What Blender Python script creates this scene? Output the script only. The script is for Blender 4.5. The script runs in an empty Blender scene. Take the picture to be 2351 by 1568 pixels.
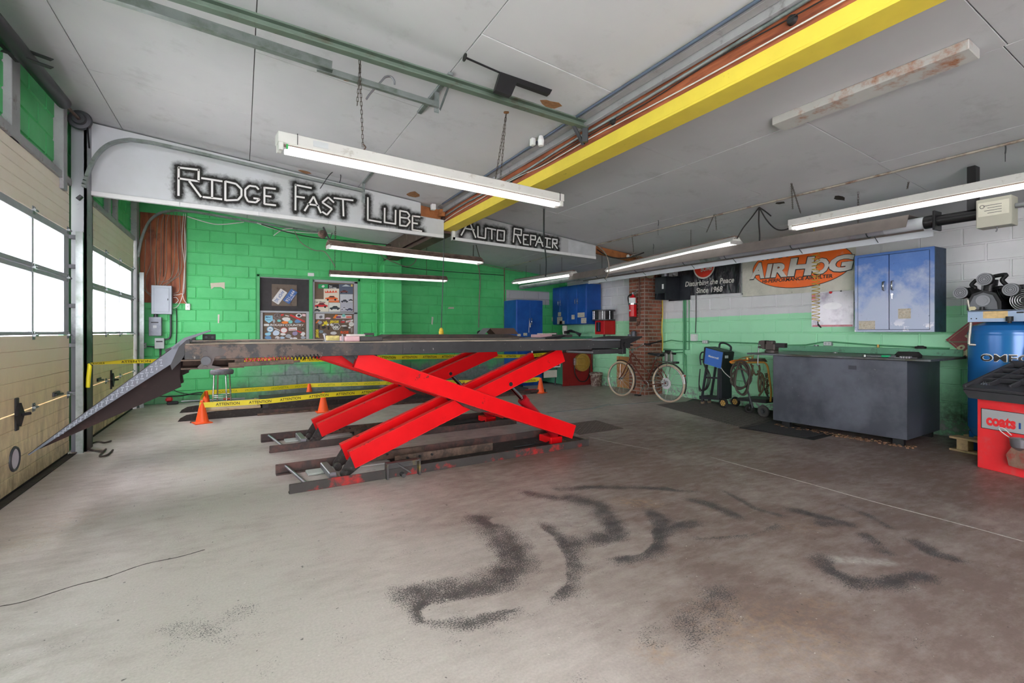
import bpy, math, random
import numpy as np
from mathutils import Vector, Matrix
rnd = random.Random(7)
SC = bpy.context.scene
COL = SC.collection
# ---------------------------------------------------------------- camera, sky, exposure
EYE_H = 1.235; FPX = 1110.0; CX = 1175.5; CY = 762.0
YAW = math.atan(620.5/1110)
SN, CS = math.sin(YAW), math.cos(YAW)
cam = bpy.data.cameras.new('camera')
cam.sensor_width = 36.0; cam.lens = FPX/2351*36.0
cam.shift_y = -(784.0-CY)/2351
cam.clip_start = 0.02; cam.clip_end = 300
co = bpy.data.objects.new('camera', cam); COL.objects.link(co)
co.location = (0, 0, EYE_H); co.rotation_euler = (math.pi/2, 0, -YAW)
SC.camera = co
w = bpy.data.worlds.new('overcast_sky'); SC.world = w; w.use_nodes = True
bg = w.node_tree.nodes['Background']
bg.inputs[0].default_value = (1.0, 0.945, 1.0, 1); bg.inputs[1].default_value = 15.0
TUBE_POWER = 1.3
SC.view_settings.view_transform = 'Standard'; SC.view_settings.look = 'None'
SC.view_settings.gamma = 1.0; SC.view_settings.exposure = -0.02
try: SC.view_settings.use_curve_mapping = False
except Exception: pass
SC.cycles.max_bounces = 8; SC.cycles.diffuse_bounces = 5; SC.cycles.transparent_max_bounces = 12
SC.cycles.use_denoising = True

# ---------------------------------------------------------------- surveying: image sight lines onto the real planes of the room
def ray(px, py):
    l = (px-CX)/FPX; d = (py-CY)/FPX
    return Vector((SN+CS*l, CS-SN*l, -d))
EYE = Vector((0, 0, EYE_H))
def oF(px, py, z=0.0): r = ray(px, py); return EYE+r*((z-EYE_H)/r.z)
def oX(px, py, x): r = ray(px, py); return EYE+r*(x/r.x)
def oY(px, py, y): r = ray(px, py); return EYE+r*(y/r.y)
CZ0, CSL = 3.335, -0.104
def ceil_z(x): return CZ0+CSL*x
def oC(px, py, dz=0.0):
    r = ray(px, py); return EYE+r*((CZ0-dz-EYE_H)/(r.z-CSL*r.x))
XW, YW, XL = 7.30, 10.15, -1.50

# ---------------------------------------------------------------- objects
MW = {}
def reg(o, m): MW[o.name] = m
def world_of(o): return MW.get(o.name, Matrix.Identity(4))
def tag(o, label=None, cat=None, group=None, kind=None):
    if label: o['label'] = label
    if cat: o['category'] = cat
    if group: o['group'] = group
    if kind: o['kind'] = kind
    return o
def thing(name, label, cat, loc=(0, 0, 0), rz=0.0, group=None):
    o = bpy.data.objects.new(name, None); COL.objects.link(o)
    o.location = loc; o.rotation_euler = (0, 0, rz); o.empty_display_size = 0.1
    reg(o, Matrix.Translation(loc) @ Matrix.Rotation(rz, 4, 'Z'))
    return tag(o, label, cat, group)
def link(name, me, parent=None):
    o = bpy.data.objects.new(name, me); COL.objects.link(o)
    if parent is not None: o.parent = parent; reg(o, world_of(parent))
    return o
def copy_tree(o, parent=None, shift=None):
    c = o.copy(); COL.objects.link(c)
    if parent is not None: c.parent = parent
    reg(c, world_of(o))
    for ch in o.children: copy_tree(ch, c)
    return c
def struct(o): o['kind'] = 'structure'; return o

class MB:
    def __init__(s): s.v = []; s.f = []; s.sm = []
    def add(s, vs, fs, smooth=False):
        b = len(s.v); s.v += [tuple(v) for v in vs]
        s.f += [tuple(i+b for i in f) for f in fs]; s.sm += [smooth]*len(fs); return s
    def box(s, x0, y0, z0, x1, y1, z1, b=0.0, M=None):
        if x0 > x1: x0, x1 = x1, x0
        if y0 > y1: y0, y1 = y1, y0
        if z0 > z1: z0, z1 = z1, z0
        b = min(b, (x1-x0)*.49, (y1-y0)*.49, (z1-z0)*.49)
        if b <= 0:
            vs = [Vector((x, y, z)) for z in (z0, z1) for y in (y0, y1) for x in (x0, x1)]
            fs = [(0, 2, 3, 1), (4, 5, 7, 6), (0, 1, 5, 4), (2, 6, 7, 3), (0, 4, 6, 2), (1, 3, 7, 5)]
        else:
            X = (x0, x1); Y = (y0, y1); Z = (z0, z1); vs = []; ix = {}
            for k in (0, 1):
                for j in (0, 1):
                    for i in (0, 1):
                        sx, sy, sz = (1, -1)[i]*b, (1, -1)[j]*b, (1, -1)[k]*b
                        for a, d in enumerate(((0, sy, sz), (sx, 0, sz), (sx, sy, 0))):
                            ix[i, j, k, a] = len(vs); vs.append(Vector((X[i]+d[0], Y[j]+d[1], Z[k]+d[2])))
            fs = []
            for i in (0, 1):
                q = [ix[i, 0, 0, 0], ix[i, 1, 0, 0], ix[i, 1, 1, 0], ix[i, 0, 1, 0]]; fs.append(q if i else q[::-1])
                q = [ix[0, i, 0, 1], ix[1, i, 0, 1], ix[1, i, 1, 1], ix[0, i, 1, 1]]; fs.append(q[::-1] if i else q)
                q = [ix[0, 0, i, 2], ix[1, 0, i, 2], ix[1, 1, i, 2], ix[0, 1, i, 2]]; fs.append(q if i else q[::-1])
            for i in (0, 1):
                for j in (0, 1):
                    q = [ix[i, j, 0, 0], ix[i, j, 1, 0], ix[i, j, 1, 1], ix[i, j, 0, 1]]; fs.append(q if (i == j) ^ 1 else q[::-1])
                    q = [ix[i, 0, j, 0], ix[i, 1, j, 0], ix[i, 1, j, 2], ix[i, 0, j, 2]]; fs.append(q if (i == j) else q[::-1])
                    q = [ix[0, i, j, 1], ix[1, i, j, 1], ix[1, i, j, 2], ix[0, i, j, 2]]; fs.append(q if (i == j) ^ 1 else q[::-1])
            for i in (0, 1):
                for j in (0, 1):
                    for k in (0, 1):
                        q = [ix[i, j, k, 0], ix[i, j, k, 1], ix[i, j, k, 2]]; fs.append(q if (i+j+k) % 2 else q[::-1])
        if M is not None: vs = [M @ v for v in vs]
        return s.add(vs, fs)
    def bar(s, p0, p1, w, h, b=0.0, up=(0, 0, 1)):
        """square bar from p0 to p1, w across and h along 'up'"""
        p0 = Vector(p0); p1 = Vector(p1); d = p1-p0; L = d.length
        if L < 1e-6: return s
        d.normalize(); u = Vector(up); u = u-d*u.dot(d)
        if u.length < 1e-4: u = Vector((1, 0, 0)); u = u-d*u.dot(d)
        u.normalize(); x = d.cross(u)
        M = Matrix(((d.x, x.x, u.x, p0.x), (d.y, x.y, u.y, p0.y), (d.z, x.z, u.z, p0.z), (0, 0, 0, 1)))
        return s.box(0, -w/2, -h/2, L, w/2, h/2, b, M)
    def _ring(s, c, u, v, r, n): return [c+u*(math.cos(2*math.pi*i/n)*r)+v*(math.sin(2*math.pi*i/n)*r) for i in range(n)]
    def frame(s, d):
        d = Vector(d).normalized(); a = Vector((0, 0, 1)) if abs(d.z) < .9 else Vector((1, 0, 0))
        u = d.cross(a).normalized(); return u, d.cross(u)
    def cyl(s, p0, p1, r0, r1=None, n=16, cap=True):
        p0 = Vector(p0); p1 = Vector(p1); r1 = r0 if r1 is None else r1
        u, v = s.frame(p1-p0)
        s.add(s._ring(p0, u, v, r0, n)+s._ring(p1, u, v, r1, n), [(i, (i+1) % n, n+(i+1) % n, n+i) for i in range(n)], True)
        if cap:
            s.add(s._ring(p0, u, v, r0, n), [tuple(range(n))[::-1]]); s.add(s._ring(p1, u, v, r1, n), [tuple(range(n))])
        return s
    def lathe(s, prof, c=(0, 0, 0), ax=(0, 0, 1), n=20, smooth=True):
        c = Vector(c); ax = Vector(ax).normalized(); u, v = s.frame(ax)
        for (r0, h0), (r1, h1) in zip(prof, prof[1:]):
            a = s._ring(c+ax*h0, u, v, max(r0, 1e-5), n)+s._ring(c+ax*h1, u, v, max(r1, 1e-5), n)
            s.add(a, [(i, (i+1) % n, n+(i+1) % n, n+i) for i in range(n)], smooth)
        return s
    def tube(s, pts, r, n=8, closed=False):
        P = [Vector(p) for p in pts]; m = len(P)
        if m < 2: return s
        T = []
        for i in range(m):
            a = P[(i-1) % m] if (closed or i > 0) else P[i]; b = P[(i+1) % m] if (closed or i < m-1) else P[i]
            t = b-a; T.append(t.normalized() if t.length > 1e-9 else Vector((0, 0, 1)))
        u, v = s.frame(T[0]); vs = []
        for i in range(m):
            u = u-T[i]*u.dot(T[i])
            if u.length < 1e-6: u, _ = s.frame(T[i])
            u.normalize(); v = T[i].cross(u)
            rr = r[i] if isinstance(r, (list, tuple)) else r
            vs += s._ring(P[i], u, v, rr, n)
        fs = [(j*n+i, j*n+(i+1) % n, ((j+1) % m)*n+(i+1) % n, ((j+1) % m)*n+i) for j in range(m if closed else m-1) for i in range(n)]
        s.add(vs, fs, True)
        if not closed:
            s.add(vs[:n], [tuple(range(n))[::-1]]); s.add(vs[-n:], [tuple(range(n))])
        return s
    def prism(s, poly, o, u, v, d):
        """polygon (a,b) in plane o + a*u + b*v, extruded by vector d"""
        o = Vector(o); u = Vector(u); v = Vector(v); d = Vector(d)
        area = sum(poly[i][0]*poly[(i+1) % len(poly)][1]-poly[(i+1) % len(poly)][0]*poly[i][1] for i in range(len(poly)))
        if (area > 0) == (u.cross(v).dot(d) > 0): poly = poly[::-1]
        n = len(poly); a = [o+u*p[0]+v*p[1] for p in poly]; b = [p+d for p in a]
        return s.add(a+b, [tuple(range(n)), tuple(range(2*n-1, n-1, -1))]+[(i, n+i, n+(i+1) % n, (i+1) % n) for i in range(n)])
    def torus(s, c, ax, R, r, n=32, m=8):
        c = Vector(c); u, v = s.frame(ax)
        return s.tube([c+u*(math.cos(2*math.pi*i/n)*R)+v*(math.sin(2*math.pi*i/n)*R) for i in range(n)], r, m, True)
    def ball(s, c, r, n=14, m=8, sz=1.0):
        return s.lathe([(r*math.sin(math.pi*i/m), -r*sz*math.cos(math.pi*i/m)) for i in range(m+1)], c, (0, 0, 1), n)
    def quad(s, a, b, c, d): return s.add([a, b, c, d], [(0, 1, 2, 3)])
    def build(s, name, mat, parent=None, world=False, label=None):
        vs = s.v
        if world and parent is not None:
            inv = world_of(parent).inverted(); vs = [tuple(inv @ Vector(v)) for v in vs]
        me = bpy.data.meshes.new(name); me.from_pydata(vs, [], s.f); me.validate()
        if len(me.polygons) == len(s.sm): me.polygons.foreach_set('use_smooth', s.sm)
        if mat: me.materials.append(mat)
        o = link(name, me, parent)
        if label: o['label'] = label
        return o

def solo(name, mb, mat, label, cat, group=None):
    o = mb.build(name, mat); return tag(o, label, cat, group)

# ---------------------------------------------------------------- materials
def lin(c):
    c = c/255.0; return c/12.92 if c <= 0.04045 else ((c+0.055)/1.055)**2.4
def L3(c): return (lin(c[0]), lin(c[1]), lin(c[2]), 1.0)
class NT:
    def __init__(s, name):
        s.m = bpy.data.materials.new(name); s.m.use_nodes = True; s.t = s.m.node_tree; s.n = s.t.nodes
        s.b = s.n['Principled BSDF']; s.pos = None
    def new(s, ty, **kw):
        x = s.n.new(ty)
        for k, v in kw.items(): setattr(x, k, v)
        return x
    def put(s, sock, val):
        if hasattr(val, 'is_linked') or isinstance(val, bpy.types.NodeSocket): s.t.links.new(val, sock)
        else: sock.default_value = val
    def P(s):
        if s.pos is None: s.pos = s.new('ShaderNodeNewGeometry').outputs['Position']
        return s.pos
    def scaled(s, v3):
        m = s.new('ShaderNodeMapping'); s.put(m.inputs[0], s.P()); m.inputs['Scale'].default_value = v3; return m.outputs[0]
    def noise(s, sc, detail=4, rough=.6, vec=None):
        x = s.new('ShaderNodeTexNoise'); x.inputs['Scale'].default_value = sc; x.inputs['Detail'].default_value = detail
        x.inputs['Roughness'].default_value = rough; s.put(x.inputs['Vector'], vec if vec is not None else s.P()); return x.outputs[0]
    def ramp(s, val, a, b, c0=0.0, c1=1.0):
        x = s.new('ShaderNodeMapRange', clamp=True); s.put(x.inputs[0], val)
        x.inputs[1].default_value = a; x.inputs[2].default_value = b; x.inputs[3].default_value = c0; x.inputs[4].default_value = c1
        return x.outputs[0]
    def math(s, op, a, b=0.0):
        x = s.new('ShaderNodeMath', operation=op); s.put(x.inputs[0], a); s.put(x.inputs[1], b); return x.outputs[0]
    def mix(s, f, a, b, mode='MIX'):
        x = s.new('ShaderNodeMix', data_type='RGBA', blend_type=mode)
        s.put(x.inputs[0], f); s.put(x.inputs[6], a); s.put(x.inputs[7], b); return x.outputs[2]
    def sep(s, v):
        x = s.new('ShaderNodeSeparateXYZ'); s.put(x.inputs[0], v); return x.outputs
    def attr(s, name):
        x = s.new('ShaderNodeAttribute'); x.attribute_name = name; return x.outputs
    def bump(s, h, strength=.3, dist=.01):
        x = s.new('ShaderNodeBump'); x.inputs['Strength'].default_value = strength; x.inputs['Distance'].default_value = dist
        s.put(x.inputs['Height'], h); s.put(s.b.inputs['Normal'], x.outputs[0])
    def col(s, c): s.put(s.b.inputs['Base Color'], c)
    def set(s, rough=.5, metal=0.0, spec=.5, **kw):
        s.put(s.b.inputs['Roughness'], rough); s.put(s.b.inputs['Metallic'], metal); s.b.inputs['Specular IOR Level'].default_value = spec
        return s
_pm = {}
def pm(name, c, rough=.55, metal=0.0, var=.12, sc=7.0, c2=None, a2=.55, sc2=9.0, bump=0.0, bsc=40.0, emit=0.0, spec=.4, soft=.08):
    """paint / metal / plastic with tonal variation and patches of a second colour (rust, dirt, bare spots)"""
    if name in _pm: return _pm[name]
    t = NT(name); base = L3(c)
    if var:
        n = t.ramp(t.noise(sc, 5), .3, .7, 1-var, 1+var*.6)
        cc = t.new('ShaderNodeVectorMath', operation='SCALE'); t.put(cc.inputs[0], base[:3]); t.put(cc.inputs['Scale'], n)
        base = cc.outputs[0]
    if c2 is not None:
        f = t.ramp(t.noise(sc2, 7, .68), a2-soft, a2+soft)
        base = t.mix(f, base, L3(c2))
    t.col(base); t.set(rough, metal, spec)
    if bump: t.bump(t.noise(bsc, 3), bump, .006)
    if emit:
        t.b.inputs['Emission Color'].default_value = L3(c); t.b.inputs['Emission Strength'].default_value = emit
    _pm[name] = t.m; return t.m

# ---------------------------------------------------------------- text as flat meshes
_fc = {}
def text_mesh(s, offset=0.0, res=3):
    k = (s, offset)
    if k in _fc: return _fc[k]
    cu = bpy.data.curves.new('t', 'FONT'); cu.body = s; cu.resolution_u = res; cu.offset = offset; cu.fill_mode = 'FRONT'
    o = bpy.data.objects.new('t', cu); COL.objects.link(o)
    dg = bpy.context.evaluated_depsgraph_get(); me = bpy.data.meshes.new_from_object(o.evaluated_get(dg))
    v = np.zeros(len(me.vertices)*3); me.vertices.foreach_get('co', v); v = v.reshape(-1, 3)
    f = [tuple(p.vertices) for p in me.polygons]
    bpy.data.objects.remove(o); bpy.data.curves.remove(cu); bpy.data.meshes.remove(me)
    v[:, 0] -= v[:, 0].min(); lo, hi = v[:, 1].min(), v[:, 1].max()
    _fc[k] = (v, f); return _fc[k]
def text_on(mb, s, o, u, v, w=None, h=None, off=0.0, slant=0.0, fn=None, mirror=False):
    """lettering s into mb: lower-left corner o, reading direction u, up v; w total width, h cap height"""
    vv, ff = text_mesh(s, off); W = vv[:, 0].max(); top = vv[:, 1].max()
    sy = (h/top) if h else (w/W); sx = (w/W) if w else sy
    o = Vector(o); u = Vector(u).normalized(); v = Vector(v).normalized(); out = []
    for a, b, _ in vv:
        a2 = (W-a if mirror else a)*sx+b*sy*slant; b2 = b*sy
        out.append(fn(a2, b2) if fn else o+u*a2+v*b2)
    mb.add(out, ff); return mb
def arc(c, u, v, r, a0, a1, n=10):
    c = Vector(c); u = Vector(u); v = Vector(v)
    return [c+u*(math.cos(a0+(a1-a0)*i/n)*r)+v*(math.sin(a0+(a1-a0)*i/n)*r) for i in range(n+1)]
def spline(pts, k=6):
    P = [Vector(p) for p in pts]; out = []
    for i in range(len(P)-1):
        a = P[max(i-1, 0)]; b = P[i]; c = P[i+1]; d = P[min(i+2, len(P)-1)]
        for j in range(k):
            t = j/k
            out.append(.5*((2*b)+(c-a)*t+(2*a-5*b+4*c-d)*t*t+(3*b-a-3*c+d)*t**3))
    out.append(P[-1]); return out
X3, Y3, Z3 = Vector((1, 0, 0)), Vector((0, 1, 0)), Vector((0, 0, 1))
# ================================================================ SETTING
# ---- floor: slab with stains and painted-in shade kept as per-vertex amounts (dirt, glue residue left around old tape, scuffs)
def poly_dist(XY, pts):
    d = np.full(len(XY), 1e9)
    for a, b in zip(pts, pts[1:]):
        a = np.array(a); b = np.array(b); ab = b-a; L = (ab*ab).sum()+1e-12
        t = np.clip(((XY-a)@ab)/L, 0, 1); q = a+t[:, None]*ab
        d = np.minimum(d, np.hypot(XY[:, 0]-q[:, 0], XY[:, 1]-q[:, 1]))
    return d
def fl(crop, pts):
    out = []
    for x, y in pts:
        if crop: x, y = 900+x*.6172, 1050+y*.6172
        p = oF(x, y); out.append((p.x, p.y))
    return out
fx = np.linspace(-1.7, 7.4, 365); fy = np.concatenate([np.linspace(-3, 1.0, 40, endpoint=False), np.linspace(1.0, 5.2, 240, endpoint=False), np.linspace(5.2, 10.3, 128)])
GX, GY = np.meshgrid(fx, fy); XY = np.stack([GX.ravel(), GY.ravel()], 1)
def halo(strokes, soft):
    a = np.zeros(len(XY))
    for c, hw, k, pts in strokes:
        d = poly_dist(XY, fl(c, pts)); a = np.maximum(a, k*np.clip(1.25-d/hw, 0, 1) if soft else k*np.clip((hw-d)/.012+.5, 0, 1))
    return a
DARK = [(1, .15, 1, [(340, 235), (400, 280), (440, 340), (455, 400), (400, 460), (300, 492), (180, 505), (95, 505)]), (1, .07, 1, [(85, 500), (105, 545), (120, 600)]),
 (1, .09, .9, [(560, 255), (640, 320), (680, 400), (660, 470), (610, 510)]), (1, .06, .9, [(170, 618), (280, 625), (440, 565)]),
 (1, .11, .95, [(660, 150), (760, 170), (815, 230), (830, 290), (740, 310), (690, 320)]), (1, .09, 1, [(965, 205), (1000, 230), (1000, 290), (970, 340), (930, 370), (850, 378)]), (1, .1, .9, [(1000, 290), (1060, 262), (1120, 250)]),
 (1, .08, .9, [(500, 132), (600, 152)]), (1, .07, .8, [(620, 120), (740, 112), (900, 110), (1050, 120), (1130, 122)]), (1, .08, .8, [(1110, 158), (1180, 172), (1270, 215)]),
 (1, .05, .8, [(1240, 130), (1350, 190), (1440, 215)]), (1, .07, .8, [(1150, 300), (1300, 285), (1420, 250)]), (1, .07, .9, [(1480, 192), (1560, 212), (1700, 250), (1600, 245)]),
 (1, .04, .7, [(1680, 180), (1760, 210), (1850, 260)]), (1, .07, .85, [(1770, 292), (1830, 350)]), (1, .08, .85, [(1940, 312), (2020, 360), (2100, 380)]),
 (1, .09, .95, [(1600, 382), (1650, 430), (1720, 470), (1820, 468), (1960, 440)]), (1, .13, .55, [(1230, 500), (1180, 580), (1120, 660)]), (1, .08, .5, [(985, 650), (970, 680)]), (0, .16, .45, [(440, 1445), (510, 1425)]),
 (0, .3, .3, [(1330, 1060), (1560, 1010), (1620, 1015)]), (0, .25, .3, [(1400, 960), (1480, 985)]), (0, .12, .5, [(1550, 1015), (1570, 1020)])]  # this row: broad faint darkening right of the lift base
TAPE = [(1, .062, 1, [(400, 235), (500, 250), (560, 300), (600, 380), (600, 460), (540, 510), (420, 535), (300, 555), (160, 575)]), (1, .06, 1, [(900, 205), (925, 250), (930, 310), (895, 342), (820, 352), (780, 350)]),
 (1, .07, 1, [(1060, 110), (1180, 118), (1290, 185), (1375, 240), (1300, 268), (1150, 280)]), (1, .035, 1, [(885, 95), (1080, 60)]), (1, .07, 1, [(1780, 262), (1860, 310), (1950, 370)]), (1, .06, 1, [(1690, 412), (1790, 412), (1860, 400)])]
PALE = [(0, .2, 1, [(440, 1070), (540, 1045)]), (0, .25, .6, [(480, 1100), (560, 1080)]), (1, .05, .8, [(1650, 380), (1840, 390)]), (1, .3, .5, [(650, 220), (250, 330)]), (0, .12, .6, [(300, 1060), (360, 1050)]), (0, .35, .35, [(560, 1350), (1000, 1500)])]
TAN = [(1, .1, .9, [(860, 165), (960, 170)]), (1, .28, .6, [(1330, 640), (1500, 660)]), (1, .1, .5, [(1590, 550), (1610, 552)]), (0, .25, .5, [(60, 1240), (170, 1190)]), (0, .14, .5, [(360, 1075), (450, 1080)]), (1, .08, .7, [(960, 720), (1000, 735)]), (1, .1, .4, [(1480, 260), (1560, 262)])]
REDD = [(0, .16, .5, [(625, 1030), (700, 1045)]), (0, .14, .45, [(560, 1085), (690, 1062)]), (0, .16, .5, [(370, 960), (440, 968)]), (0, .12, .4, [(640, 1100), (700, 1090)])]
tape = halo(TAPE, False)
dark = halo(DARK, True)*(1-tape); pale = halo(PALE, True); tan = halo(TAN, True); redd = halo(REDD, True)
grime_shade = np.clip((XY[:, 0]-.35)/1.9, 0, 1)*.92*(1-.75*np.clip((XY[:, 1]-4.2)/1.8, 0, 1))  # dirt heavier to the right, partly shade put into the colour, lightened towards the back
grime_shade = np.clip(grime_shade+.25*np.exp(-((XY[:, 0]+1.1)/.45)**2)*(XY[:, 1] > 2.4), 0, 1)  # adds a painted band of shade along the left wall
nx_, ny_ = len(fx), len(fy)
vv = np.zeros((nx_*ny_, 3)); vv[:, :2] = XY
idx = np.arange(nx_*ny_).reshape(ny_, nx_)
qf = np.stack([idx[:-1, :-1], idx[:-1, 1:], idx[1:, 1:], idx[1:, :-1]], -1).reshape(-1, 4)
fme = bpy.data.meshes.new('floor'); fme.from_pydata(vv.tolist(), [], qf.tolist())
for nm, ar in (('dark', dark), ('pale', pale), ('tan', tan), ('redd', redd), ('grime_shade', grime_shade)):
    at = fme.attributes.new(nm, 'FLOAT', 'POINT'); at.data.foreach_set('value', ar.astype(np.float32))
t = NT('stained_concrete')
n1 = t.noise(1.1, 6, .62); n2 = t.noise(90, 2, .6); n3 = t.noise(5.5, 6, .7, t.scaled((1.0, 2.4, 1.0))); n4 = t.noise(26, 4, .7)
g = t.math('ADD', t.attr('grime_shade')[2], t.ramp(n1, .3, .7, -.28, .28))
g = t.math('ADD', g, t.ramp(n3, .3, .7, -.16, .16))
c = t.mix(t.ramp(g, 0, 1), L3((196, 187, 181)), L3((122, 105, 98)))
c = t.mix(t.math('MULTIPLY', t.attr('pale')[2], t.ramp(n4, .3, .6, .2, .8)), c, L3((196, 192, 186)))
c = t.mix(t.math('MULTIPLY', t.attr('tan')[2], t.ramp(n4, .42, .66, 0, .7)), c, L3((178, 146, 112)))
c = t.mix(t.math('MULTIPLY', t.attr('redd')[2], t.ramp(n4, .35, .65, .1, .75)), c, L3((140, 84, 72)))
sp = t.math('SUBTRACT', t.math('ADD', t.attr('dark')[2], t.ramp(t.noise(7, 3), .3, .7, -.34, .3)), t.ramp(t.noise(140, 3, .75), .38, .62, 0, 1.0))
c = t.mix(t.ramp(sp, .06, .26, 0, .88), c, L3((50, 50, 54)))
c = t.mix(t.ramp(n2, .35, .7, .0, .16), c, L3((70, 64, 60)))
c = t.mix(t.ramp(t.noise(48, 2, .5), .735, .76, 0, .7), c, L3((225, 222, 215)))
c = t.mix(t.ramp(t.noise(31, 2, .5), .72, .75, 0, .7), c, L3((40, 36, 34)))
t.col(c); t.set(t.ramp(n3, .3, .7, .34, .62), 0, .45); t.bump(t.math('ADD', n2, n4), .12, .004)
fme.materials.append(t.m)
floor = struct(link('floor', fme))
# saw-cut and cracks in the slab
def crack(name, px, wd, m):
    mb = MB(); P = spline([oF(*p) for p in px], 5)
    for a, b in zip(P, P[1:]): mb.bar(a+Vector((0, 0, .0006)), b+Vector((0, 0, .0006)), wd*rnd.uniform(.6, 1.2), .0012)
    return mb.build(name, m, floor)
m_crk = pm('crack_dust', (176, 172, 166), .9, var=.3, sc=40); m_crd = pm('crack_dark', (62, 56, 53), .9)
crack('crack', [(1630, 1049), (1700, 1068), (1850, 1108), (2000, 1150), (2200, 1202), (2351, 1243)], .012, m_crk)
crack('crack', [(1352, 1003), (1420, 1018), (1500, 1032)], .010, m_crk)
crack('crack', [(0, 1392), (60, 1380), (170, 1345), (240, 1327), (330, 1296), (410, 1279), (470, 1262)], .006, m_crd)
m_out = pm('outside_paving', (232, 231, 228), .9)
mb = MB(); mb.box(-40, -30, -.25, -1.64, 40, -.03); struct(mb.build('exterior_ground', m_out))  # unseen paving, near white to bounce daylight up to the ceiling

# ---- ceiling: drywall sheets with open joints under a plain deck
def slope(mb):
    mb.v = [(x, y, z+ceil_z(x)) for x, y, z in mb.v]; return mb
t = NT('ceiling_paint')
c = t.mix(t.ramp(t.noise(.9, 5), .3, .7), L3((186, 188, 191)), L3((198, 199, 201)))
c = t.mix(t.ramp(t.noise(2.4, 6, .7), .56, .72, 0, .35), c, L3((140, 141, 142)))
c = t.mix(t.ramp(t.noise(23, 5, .8, t.scaled((1, 2.6, 1))), .70, .725, 0, .8), c, L3((60, 60, 60)))
t.col(c); t.set(.75, 0, .25); t.bump(t.noise(30, 3), .04, .004); m_ceil = t.m
m_void = pm('joint_backing', (92, 92, 92), .95, var=.2)  # dark grey deck showing in the open joints
mb = MB(); mb.box(-1.62, -3, .016, 7.42, 10.3, .05); ceil = struct(slope(mb).build('ceiling', m_void))
colx = [-1.6, -1.14, .085, 1.375, 2.6, 3.94, 5.16, 6.38, 7.42]
coly = [[-3, 10.3], [-3, .43, 2.87, 5.31, 7.75, 10.3], [-3, 1.65, 4.09, 6.53, 8.97, 10.3], [-3, .43, 2.87, 5.31, 7.75, 10.3], [-3, 1.06, 3.4, 5.72, 8.1, 10.3], [-3, 1.08, 2.24, 3.42, 5.7, 8.1, 10.3], [-3, 2.27, 4.7, 7.1, 10.3], [-3, 1.5, 4, 6.5, 10.3]]
for i in range(len(colx)-1):
    for y0, y1 in zip(coly[i], coly[i][1:]):
        g_ = .0028; d = rnd.uniform(0, .003)
        mb = MB(); mb.box(colx[i]+g_, y0+g_, d, colx[i+1]-g_, y1-g_, .016, .002); slope(mb).build('ceiling_panel', m_ceil, ceil)
# torn-out spots in the drywall showing wood
m_torn = pm('torn_paper', (150, 108, 72), .9, var=.3, sc=30); m_hole = pm('hole_dark', (52, 44, 38), .95, var=.4, sc=25)
for k, (px, py, sx, sy, m) in enumerate([(1265, 240, .10, .07, m_torn), (948, 447, .12, .16, m_torn), (785, 545, .30, .10, m_hole), (1928, 455, .10, .05, m_hole), (1792, 466, .05, .05, m_hole), (812, 122, .05, .06, m_torn), (790, 180, .05, .04, m_torn), (1163, 258, .03, .03, m_torn), (700, 395, .08, .06, m_torn)]):
    p = oC(px, py); mb = MB()
    poly = [(math.cos(a)*sx*rnd.uniform(.6, 1.1), math.sin(a)*sy*rnd.uniform(.6, 1.1)) for a in [i*math.pi/5 for i in range(10)]]
    mb.prism(poly, (p.x, p.y, -.0015), X3, Y3, (0, 0, .003)); slope(mb).build('torn_patch', m, ceil)

# ---- block walls
def wall_paint(name, kind):
    t = NT(name); x, y, z = t.sep(t.P()); n = t.noise(2.2, 6, .65); n2 = t.noise(14, 5, .7)
    gr = t.mix(t.ramp(n, .3, .7), L3((70, 180, 104)), L3((88, 196, 122)))
    if kind == 'right':
        line = t.math('ADD', t.math('MULTIPLY', y, -.0115), 1.569)
        f = t.ramp(t.math('SUBTRACT', z, t.math('ADD', line, t.ramp(n2, .3, .7, -.006, .006))), -.002, .002)
        c = t.mix(f, t.mix(.8, gr, L3((178, 238, 200))), t.mix(t.ramp(n, .3, .7), L3((204, 205, 208)), L3((216, 217, 219))))  # green mixed towards mint here, partly glare put into the paint colour
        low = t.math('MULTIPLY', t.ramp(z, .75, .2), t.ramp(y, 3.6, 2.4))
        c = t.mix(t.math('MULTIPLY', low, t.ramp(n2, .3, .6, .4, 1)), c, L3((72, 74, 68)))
        c = t.mix(t.math('MULTIPLY', t.ramp(z, .24, .1), t.ramp(n2, .45, .6)), c, L3((150, 150, 150)))
    elif kind == 'back':
        zz = t.math('ADD', z, t.ramp(n, .3, .7, -.22, .22))
        dl = t.math('MULTIPLY', t.ramp(zz, .72, .42), t.ramp(x, -.2, .7))
        c = t.mix(t.math('MULTIPLY', dl, .9), gr, t.mix(t.ramp(n2, .35, .65), L3((104, 110, 116)), L3((136, 140, 146))))
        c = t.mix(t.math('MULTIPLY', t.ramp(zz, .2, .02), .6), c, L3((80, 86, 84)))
        p1 = t.math('MULTIPLY', t.ramp(x, 5.50, 5.52), t.ramp(z, 1.9, 1.92)); p1 = t.math('MULTIPLY', p1, t.math('MULTIPLY', t.ramp(x, 6.75, 6.73), t.ramp(z, 2.25, 2.23)))
        c = t.mix(p1, c, L3((172, 173, 176)))
    else: c = gr
    c = t.mix(t.ramp(t.noise(34, 5, .8), .68, .72, 0, .6), c, L3((40, 62, 48)))
    t.col(c); t.set(.5, 0, .4); t.bump(n2, .22, .008); return t.m
m_wr = wall_paint('right_wall_paint', 'right'); m_wb = wall_paint('back_wall_paint', 'back'); m_wl = wall_paint('green_block_paint', 'left')
_bm = {}
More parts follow.
